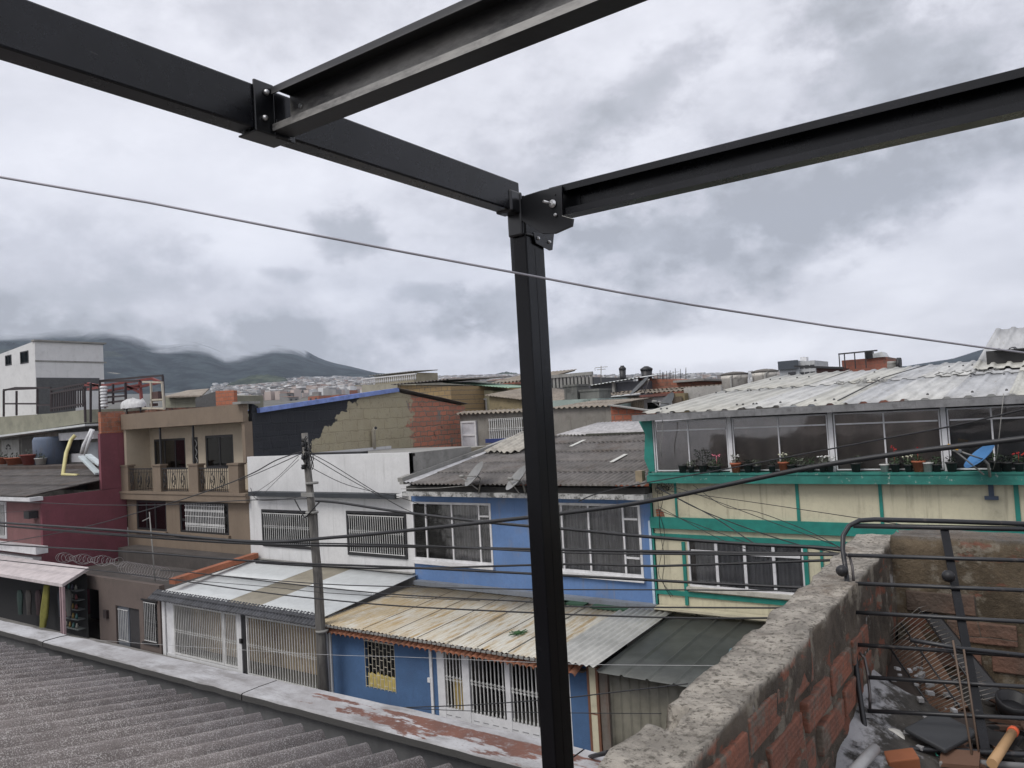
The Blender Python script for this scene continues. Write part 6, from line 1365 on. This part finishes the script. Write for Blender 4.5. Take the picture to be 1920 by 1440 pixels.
for l, t_, r_, mt, lab in ((22,858,42,mTerr2,'terracotta trough at the left end under the terrace'),(50,852,70,flat('dull_red', (.22,.05,.04)),'dull red drum beside the blue barrel'),(71,859,82,mPotW,'small white pot by the blue barrel'),(-2,858,8,mTerr2,'terracotta pot cut by the left picture edge')):
    q4 = rectY(l, t_, r_, 868, yt-1.2); c = Vector(((q4[0]+q4[1])/2, yt-1.2, q4[2]-.1)); R_ = (q4[1]-q4[0])/2*.9; T = thing('plant_pot', lab, 'plant pot', c); m = MB(); m.lathe(c, ((R_*.75,0),(R_,(q4[3]-c.z)*.9),(R_*1.08,(q4[3]-c.z)*.91),(R_*1.08,q4[3]-c.z)), 12); m.build('pot', mt, T)
    m = MB(); r = random.Random(l)
    for k in range(40):
        cc_ = c + Vector((r.uniform(-R_,R_)*1.3, r.uniform(-.2,.2), q4[3]-c.z + r.uniform(0,.3))); u = Vector((r.uniform(-1,1),0,r.uniform(-.2,1)))*.09; v = Vector((.02,.03,.05)); m.add([cc_-u, cc_+v, cc_+u, cc_-v], [(0,1,2,3)])
    m.build('foliage', mLfD, T)
m = MB(); a, b = atY(-60,872,yt-1.6), atY(190,866,yt-1.6); m.box(a.x, b.x, yt-2.4, yt-.6, a.z-1.5, a.z-.12); single('ledge_wall', m, plaster('black_brick_ledge', (.08,.06,.05), .4, dirt=(.03,.03,.03)), 'low blackened ledge holding the pots under the terrace', 'wall')

# razor wire
for l, r_, yy, lab, sd in ((232, 312, 1064, 'tight coil of razor wire on the brown street wall', 1), (112, 228, 1045, 'rusty loose razor wire on the wall by the maroon house', 2)):
    m = MB(); pts = []; a, b = atY(l, yy, D1+.3), atY(r_, yy+13 if sd == 1 else yy+9, D1+.3); n = 16 if sd == 1 else 20
    for k in range(n*12+1):
        u = k/(n*12); an = 2*math.pi*k/12; rr = .24 if sd == 1 else .16 + .06*math.sin(u*20); pts.append(a.lerp(b, u) + Vector((.07*math.cos(an), rr*math.cos(an), rr*math.sin(an))))
    m.tube(pts, .009, 4, caps=False); single('razor_wire', m, paint('dull_wire', (.3,.28,.28), .5, .3), lab, 'razor wire')
m = MB(); a = atY(280,960,D1-.3); m.tube([atY(291,1090,D1-.3), a], .03, 6, .02); p = atY(281,970,D1-.3); m.bar(p, p+Vector((-.5,0,-.15)), .03); single('antenna_mast', m, mConc, 'thin grey mast standing on the brown street wall', 'mast')

# ---------------- utility pole
py_ = 15.2
T = thing('utility_pole', 'leaning weathered utility pole tangled with cables before the white house', 'utility pole', (-17.95, py_, 0))
b_, m_, t_ = Vector((-17.98, py_, 0)), atY(596,1080,py_), atY(571,812,py_)
t = NT('weathered_pole'); a = t.mix(t.ramp(t.noise(2, 6, .7, t.mapped((6,6,.5))), .35, .65), (.08,.075,.07), (.19,.18,.165)); t.bump(t.noise(4, 6, .7, t.mapped((12,12,.6))), .6, .02); mPole = t.set(a, .9)
m = MB(); m.tube([b_, b_.lerp(m_, .5), m_, m_.lerp(t_, .5), t_], .17, 14, .095); m.build('shaft', mPole, T)
m = MB()
for yy in (905, 960, 1182): c = atY(585 if yy < 1000 else 604, yy, py_); m.lathe(c-Vector((0,0,.04)), ((.19,0),(.19,.06)), 12)
m.build('bands', mConc, T)
m = MB(); r = random.Random(4)
for k in range(16):
    c = atY(574+r.uniform(-5,7), 842+r.uniform(-12,32), py_-.12); rr = r.uniform(.08,.2); m.tube([c+Vector((rr*math.cos(j*.7+k), -.05*math.sin(j+k), rr*1.3*math.sin(j*.7+k))) for j in range(8)], .014, 5)
m.build('cable_tangle', mRubber, T)
m = MB()
for yy in (838, 862, 880): c = atY(569, yy, py_-.15); m.lathe(c, ((.05,0),(.07,.05),(.05,.1),(.06,.14)), 8)
m.build('insulators', mRubber, T)
m = MB(); c = atY(588,927,py_); m.bar(c+Vector((-.4,-.1,0)), c+Vector((.1,-.1,0)), .07, .12); m.build('clamp', mConc, T)

# ---------------- cables
def sm_path(pts, n=6):
    out = []
    for i in range(len(pts)-1):
        p0 = pts[max(0,i-1)]; p1 = pts[i]; p2 = pts[i+1]; p3 = pts[min(len(pts)-1,i+2)]
        for k in range(n):
            u = k/n; out.append(tuple(.5*((2*p1[j])+(-p0[j]+p2[j])*u+(2*p0[j]-5*p1[j]+4*p2[j]-p3[j])*u*u+(-p0[j]+3*p1[j]-3*p2[j]+p3[j])*u**3) for j in range(2)))
    out.append(pts[-1]); return out
def cable(pts, y, r_, lab, mat=mRubber, name='street_cable', wob=0, grp=None):
    """y: depth plane (one value, or start and end)"""
    P = sm_path(pts); y0, y1 = (y, y) if isinstance(y, (int, float)) else y; x0, x1 = P[0][0], P[-1][0]; out = []
    for q in P:
        v = atY(q[0], q[1], y0 + (y1-y0)*(q[0]-x0)/(x1-x0 or 1)); out.append(v + Vector((0,0,wob*mnoise.noise(Vector((q[0]*.03,0,r_*99))))))
    m = MB(); m.tube(out, r_, 6); return single(name, m, mat, lab, 'cable', grp)
yc = 15.0
cable([(-80,975),(0,980),(240,996),(480,1016),(620,1008),(760,995),(1060,962),(1225,938),(1400,901),(1540,873),(1720,846),(1920,822),(2100,795)], (yc,14.2), .05, 'thickest black cable bundle sweeping up to the right across the cream building')
cable([(-80,980),(0,986),(250,1006),(480,1020),(760,1025),(1060,1031),(1400,1037),(1600,1039),(1800,1038)], yc, .034, 'thick black cable running nearly level under the blue house windows')
cable([(-80,978),(0,985),(250,1003),(480,1016),(760,1022),(1060,1036),(1400,1040),(1600,1041)], yc-.15, .02, 'thinner black cable clinging just under the level thick one')
cable([(592,939),(640,943),(752,960),(920,980),(1060,992),(1210,1006),(1400,1020),(1540,1027),(1640,1040)], yc, .036, 'thick cable sloping down right from the pole clamp')
cable([(480,1055),(600,1062),(760,1066),(1060,1058),(1200,1061),(1280,1060),(1540,1051),(1640,1047)], yc-.1, .026, 'medium cable level across the lower blue wall, bending up at the right')
cable([(-80,1012),(0,1021),(250,1035),(490,1053),(760,1064),(1060,1079),(1280,1091),(1525,1103),(1650,1108)], yc-.2, .03, 'medium black cable falling gently from the maroon wall to the cream window sill')
cable([(-80,1040),(0,1050),(250,1077),(480,1109),(590,1122),(760,1137),(1002,1149),(1065,1152),(1300,1159),(1500,1158)], yc-.3, .019, 'lowest of the long street cables, passing over the yellowed awning')
cable([(300,1070),(355,1073),(590,1100),(760,1116),(1002,1129),(1062,1137),(1480,1140)], yc-.3, .017, 'second lowest long cable over the yellowed awning')
cable([(400,1078),(605,1095),(800,1101),(1000,1105),(1285,1106),(1500,1108)], yc-.25, .014, 'thin level cable just above the yellowed awning ridge')
cable([(330,1086),(500,1100),(605,1111),(760,1120),(900,1126)], yc-.25, .009, 'very thin cable crossing the white awning sheets')
cable([(1085,940),(1122,925),(1207,906),(1330,885),(1430,866),(1640,826),(1800,796),(1920,768),(2050,742)], (18.8,15), .017, 'thin black cable rising right across the dark gallery windows')
cable([(568,846),(520,862),(480,884),(440,902),(400,917),(337,938),(255,962),(180,983),(90,1003),(-60,1028)], (py_,15.4), .018, 'service cable dropping left from the pole across the loggia house')
cable([(566,850),(500,880),(447,902)], (py_,19.6), .014, 'short service cable from the pole to the loggia house corner')
cable([(-60,938),(80,943),(200,947),(320,946),(460,938),(540,936),(575,935)], yc, .015, 'thin cable at the height of the maroon house eave')
cable([(0,962),(65,956),(75,952)], yc, .009, 'thin wire ending at the bracket on the pink wall')
cable([(575,872),(640,905),(700,922),(742,930),(800,950)], (py_,19.5), .010, 'thin drop wire from the pole over the white canopy')
cable([(574,850),(640,890),(690,918),(720,935)], (py_,19.5), .012, 'drop wire from the pole head towards the white canopy end')
cable([(574,846),(620,870),(700,920),(760,955),(850,990)], (py_,19.4), .012, 'drop wire from the pole head to the blue house window')
cable([(560,855),(520,895),(470,930)], (py_,19.3), .008, 'faint drop wire left of the pole on the white wall, upper')
cable([(560,862),(530,890),(495,925)], (py_,19.3), .008, 'faint drop wire left of the pole on the white wall, lower')
cable([(552,936),(565,960),(572,970),(582,960),(600,940)], py_-.2, .02, 'loop of slack cable hanging below the pole clamp')
cable([(470,915),(480,935),(510,938),(560,932),(580,928)], (19.4,py_), .014, 'cable from the white house corner to the pole clamp')
cable([(-60,1178),(0,1182),(60,1195),(120,1196),(320,1210),(600,1227),(760,1232),(1000,1242),(1110,1246),(1350,1248)], 14.2, .005, 'fine pale wire strung low across the gates and blue wall', paint('pale_wire', (.4,.4,.4)))
cable([(745,1327),(880,1322),(1010,1313),(1075,1307),(1160,1297),(1290,1282)], 13.5, .012, 'black cable crossing the white gate and ribbed siding, upper')
cable([(740,1326),(850,1332),(1010,1336),(1100,1337),(1240,1338)], 13.5, .008, 'thin black cable crossing the white gate, lower')
fan = [((1232,912),(1300,950),(1400,990),(1500,1022),(1575,1038)), ((1232,915),(1330,965),(1400,1010),(1440,1035)), ((1235,950),(1300,985),(1360,1015),(1430,1040)), ((1240,905),(1330,935),(1450,980),(1560,1020),(1590,1033)), ((1250,920),(1400,940),(1600,970),(1700,985)), ((1230,955),(1330,992),(1460,1040)), ((1300,910),(1360,950),(1420,960),(1520,998),(1580,1030))]
for k, f_ in enumerate(fan):
    cable(list(f_), (19.4, 15.3), .008 if k not in (0,1) else .012, ('uppermost','second','third','fourth','flattest','lowest','loosely crossing')[k] + ' thin wire of the fan spreading right from the green pillar', name='fan_wire')
cable([(1237,912),(1243,935),(1236,970),(1240,1010),(1246,1050),(1243,1090),(1258,1120)], D2-.1, .008, 'loose wire hanging down the cream wall beside the green pillar', name='hanging_wire')
cable([(1232,918),(1236,960),(1246,1000),(1240,1040),(1236,1080),(1262,1118)], D2-.12, .007, 'second loose wire curling down to the small clump on the cream wall', name='hanging_wire')
m = MB(); r = random.Random(14)
for k in range(18):
    c = atY(1238+r.uniform(-4,16), 912+r.uniform(-7,9), D2-.1); rr = r.uniform(.05,.16); m.tube([c+Vector((rr*math.cos(j*.8+k), -.03*k/18, rr*math.sin(j*.8+k)*.8)) for j in range(7)], .007, 4)
single('wire_tangle', m, mRubber, 'dark tangle of telephone wire at the top of the green pillar', 'wire tangle')
m = MB(); m.tube([atY(1241,770,D2-.5), atY(1243,810,D2-.45), atY(1238,838,D2-.45), atY(1241,856,D2-.4)], .012, 5); single('dangling_rope', m, mConc, 'white cord end dangling before the first gallery window', 'cord')
m = MB(); m.tube([atY(1882,738,D2-.6), atY(1878,775,D2-.6), atY(1870,850,D2-.65), atY(1862,880,D2-.5)], .009, 5); single('dangling_rope', m, mConc, 'white cord hanging from the fascia down to the blue dish', 'cord')
# gate-side antenna in the tiles and dark end of own parapet: joints
# ================================================================ sky, light, haze, camera
w = bpy.data.worlds.new('World'); scene.world = w; w.use_nodes = True; wt = w.node_tree; wt.nodes.clear()
class WT(NT):
    def __init__(s, tree): s.t = tree
W = WT(wt); tc = W.n('ShaderNodeTexCoord'); D = tc.outputs['Generated']
sunel, sunaz = math.radians(52), math.radians(200)
sky = W.n('ShaderNodeTexSky', sky_type='NISHITA'); sky.sun_disc = False; sky.sun_elevation = sunel; sky.sun_rotation = sunaz
bg1 = W.n('ShaderNodeBackground'); bg1.inputs[1].default_value = .05; W.l(sky.outputs[0], bg1.inputs[0])
sp = W.n('ShaderNodeSeparateXYZ'); W.l(D, sp.inputs[0])
az = W.mul(sp.outputs[0], sp.outputs[1], 'ARCTAN2'); el = W.n('ShaderNodeMath', operation='ARCSINE'); W.l(sp.outputs[2], el.inputs[0]); el = el.outputs[0]
zz = W.mul(W.mul(sp.outputs[2], 0.0, 'MAXIMUM'), .22, 'ADD')
vx = W.n('ShaderNodeCombineXYZ'); W.l(W.mul(sp.outputs[0], zz, 'DIVIDE'), vx.inputs[0]); W.l(W.mul(sp.outputs[1], zz, 'DIVIDE'), vx.inputs[1])
PV = vx.outputs[0]
n1 = W.noise(1.5, 9, .55, PV); n2 = W.noise(4.5, 9, .6, W.mapped((1,1,1),(5,2,1),src=PV)); n3 = W.noise(2.4, 7, .5, W.mapped((1,1,1),(15,2,1),src=PV))
nd = W.noise(9, 9, .62, W.mapped((1,1,1.6),src=D)); ndf = W.noise(26, 6, .6, W.mapped((1,1,1.6),src=D))
nc = W.n('ShaderNodeTexNoise'); nc.inputs['Scale'].default_value = 5; nc.inputs['Detail'].default_value = 7; W.l(D, nc.inputs['Vector'])
sc_ = W.n('ShaderNodeSeparateXYZ'); W.l(nc.outputs[1], sc_.inputs[0])
az2 = W.mul(az, W.mul(W.mul(sc_.outputs[0], -.5, 'ADD'), .10), 'ADD'); el2 = W.mul(el, W.mul(W.mul(sc_.outputs[1], -.5, 'ADD'), .07), 'ADD')
# (x, y, rx, ry, tilt, change, edge)
BL = [(140,290,330,60,-8,.10,.8),(520,240,300,60,-12,-.03,.8),(40,520,280,100,0,-.12,.4),(300,590,330,90,-6,-.10,.4),(560,640,330,60,-8,-.08,.5),(120,640,400,50,0,-.05,.6),
 (820,690,300,60,0,-.05,.6),(230,632,480,38,0,-.13,.7),(560,650,200,45,12,-.07,.7),(200,690,640,75,0,-.20,.6),(1500,640,420,60,-4,.07,.7),(655,425,88,52,8,-.30,.35),(525,512,62,18,0,-.17,.5),(805,546,60,18,0,-.22,.5),(862,580,36,18,0,-.2,.6),(845,612,46,24,0,-.16,.5),(965,560,90,62,20,-.20,.35),
 (950,380,190,110,0,-.13,.5),(1215,170,150,60,-25,-.22,.6),(1070,230,100,120,0,-.12,.7),(1400,400,460,100,-10,-.20,.6),(1600,230,420,170,-20,-.12,.8),(1270,440,200,60,-5,-.14,.5),(1330,515,380,60,-12,-.15,.45),
 (1160,605,260,38,-14,-.18,.4),(1660,130,170,110,30,-.2,.7),(1590,30,170,50,0,-.12,.7),(1760,330,260,90,-8,-.13,.5),(1500,350,200,60,-15,-.1,.5),(1250,655,240,35,-5,.10,.5),(1680,520,160,50,0,.07,.6),(1780,400,140,20,-8,.08,.6),
 (1820,600,200,60,0,-.04,.6),(560,20,260,60,0,-.10,.7),(1480,200,120,60,0,.06,.8),(1330,640,170,30,0,.08,.4),(1700,570,110,25,-8,.08,.4),(1560,480,120,22,-12,.06,.4),(450,470,200,50,-6,.07,.6),(640,560,110,22,0,.05,.5),(1230,90,150,40,-10,.06,.5),(600,330,300,60,-10,.05,.8),(420,440,160,50,0,.05,.7)]
tone = W.mul(W.mul(W.mul(n1, -.5, 'ADD'), .20), .80, 'ADD')
tone = W.mul(tone, W.mul(W.mul(n2, -.5, 'ADD'), .16), 'ADD')
for x, y, rx, ry, tl, am, ed in BL:
    d = _ray(x, y).normalized(); a0 = math.atan2(d.x, d.y); e0 = math.asin(d.z)
    ra, re = rx/1456/max(.6, math.cos(e0))*(.93), ry/1456; c, s_ = math.cos(math.radians(tl)), math.sin(math.radians(tl))
    da = W.mul(az2, -a0, 'ADD'); de = W.mul(el2, -e0, 'ADD')
    u = W.mul(W.mul(W.mul(da, c), W.mul(de, -s_), 'ADD'), 1/ra); v = W.mul(W.mul(W.mul(da, s_), W.mul(de, c), 'ADD'), 1/re)
    r = W.mul(W.mul(W.mul(u, u), W.mul(v, v), 'ADD'), .5, 'POWER')
    r = W.mul(r, W.mul(W.mul(W.mul(nd, -.5, 'ADD'), 2.2), W.mul(W.mul(ndf, -.5, 'ADD'), .7), 'ADD'), 'ADD')
    mk = W.ramp(r, 1.12 + ed*.35, .72 - ed*.9); tone = W.mul(tone, W.mul(mk, am*(1.25 if am < 0 else 1)), 'ADD')
tone = W.mul(tone, W.mul(W.mul(ndf, -.5, 'ADD'), .16), 'ADD')
tone = W.mul(tone, W.mul(W.mul(nd, -.5, 'ADD'), .19), 'ADD')
cr = W.n('ShaderNodeValToRGB'); W.l(tone, cr.inputs[0]); e = cr.color_ramp.elements
e[0].position = .30; e[0].color = (.28,.285,.305,1); e[1].position = .98; e[1].color = (.785,.785,.83,1)
for p_, c_ in ((.48,(.365,.373,.402,1)),(.64,(.47,.47,.51,1)),(.80,(.62,.62,.665,1))):
    q = cr.color_ramp.elements.new(p_); q.color = c_
gr = W.mix(W.ramp(sp.outputs[2], -.02, -.12), cr.outputs[0], (.12,.12,.12))
bg2 = W.n('ShaderNodeBackground'); bg2.inputs[1].default_value = 1.2; W.l(gr, bg2.inputs[0])
mx = W.n('ShaderNodeMixShader'); mx.inputs[0].default_value = .95; W.l(bg1.outputs[0], mx.inputs[1]); W.l(bg2.outputs[0], mx.inputs[2])
wo = W.n('ShaderNodeOutputWorld'); W.l(mx.outputs[0], wo.inputs[0])
w.cycles.sampling_method = 'MANUAL'; w.cycles.sample_map_resolution = 512

sl = bpy.data.lights.new('sun', 'SUN'); sl.energy = 1.5; sl.angle = math.radians(25); sl.color = (1, .97, .92)
so = bpy.data.objects.new('sun', sl); COL.objects.link(so)
sd = Vector((math.sin(sunaz)*math.cos(sunel), math.cos(sunaz)*math.cos(sunel), math.sin(sunel)))
so.rotation_euler = sd.to_track_quat('Z', 'Y').to_euler()

if HAZE:
    hz = MB(); hz.box(-5200, 5600, -150, 5600, -3, 1300)
    nt = NT('haze_air'); nt.t.nodes.remove(nt.b); pv = nt.n('ShaderNodeVolumePrincipled')
    pv.inputs['Color'].default_value = (.76,.85,1,1); pv.inputs['Density'].default_value = HAZE; pv.inputs['Anisotropy'].default_value = .2
    nt.l(pv.outputs[0], nt.out.inputs['Volume'])
    h = hz.build('haze', nt.m); tag(h, 'thin pale blue haze over the whole town', kind='stuff')

cam = bpy.data.cameras.new('camera'); co = bpy.data.objects.new('camera', cam); COL.objects.link(co)
R4 = ROT.to_4x4(); co.matrix_world = Matrix.Translation(EYE) @ R4
cam.sensor_width = 36; cam.lens = F/1920*36; cam.clip_start = .05; cam.clip_end = 20000
scene.camera = co
scene.view_settings.view_transform = 'Standard'; scene.view_settings.look = 'None'; scene.view_settings.exposure = EXPO; scene.view_settings.gamma = 1
scene.cycles.use_denoising = True; scene.cycles.max_bounces = 6; scene.cycles.diffuse_bounces = 3; scene.cycles.transparent_max_bounces = 16
scene.cycles.volume_bounces = 1; scene.cycles.sample_clamp_indirect = 5; scene.cycles.caustics_reflective = False
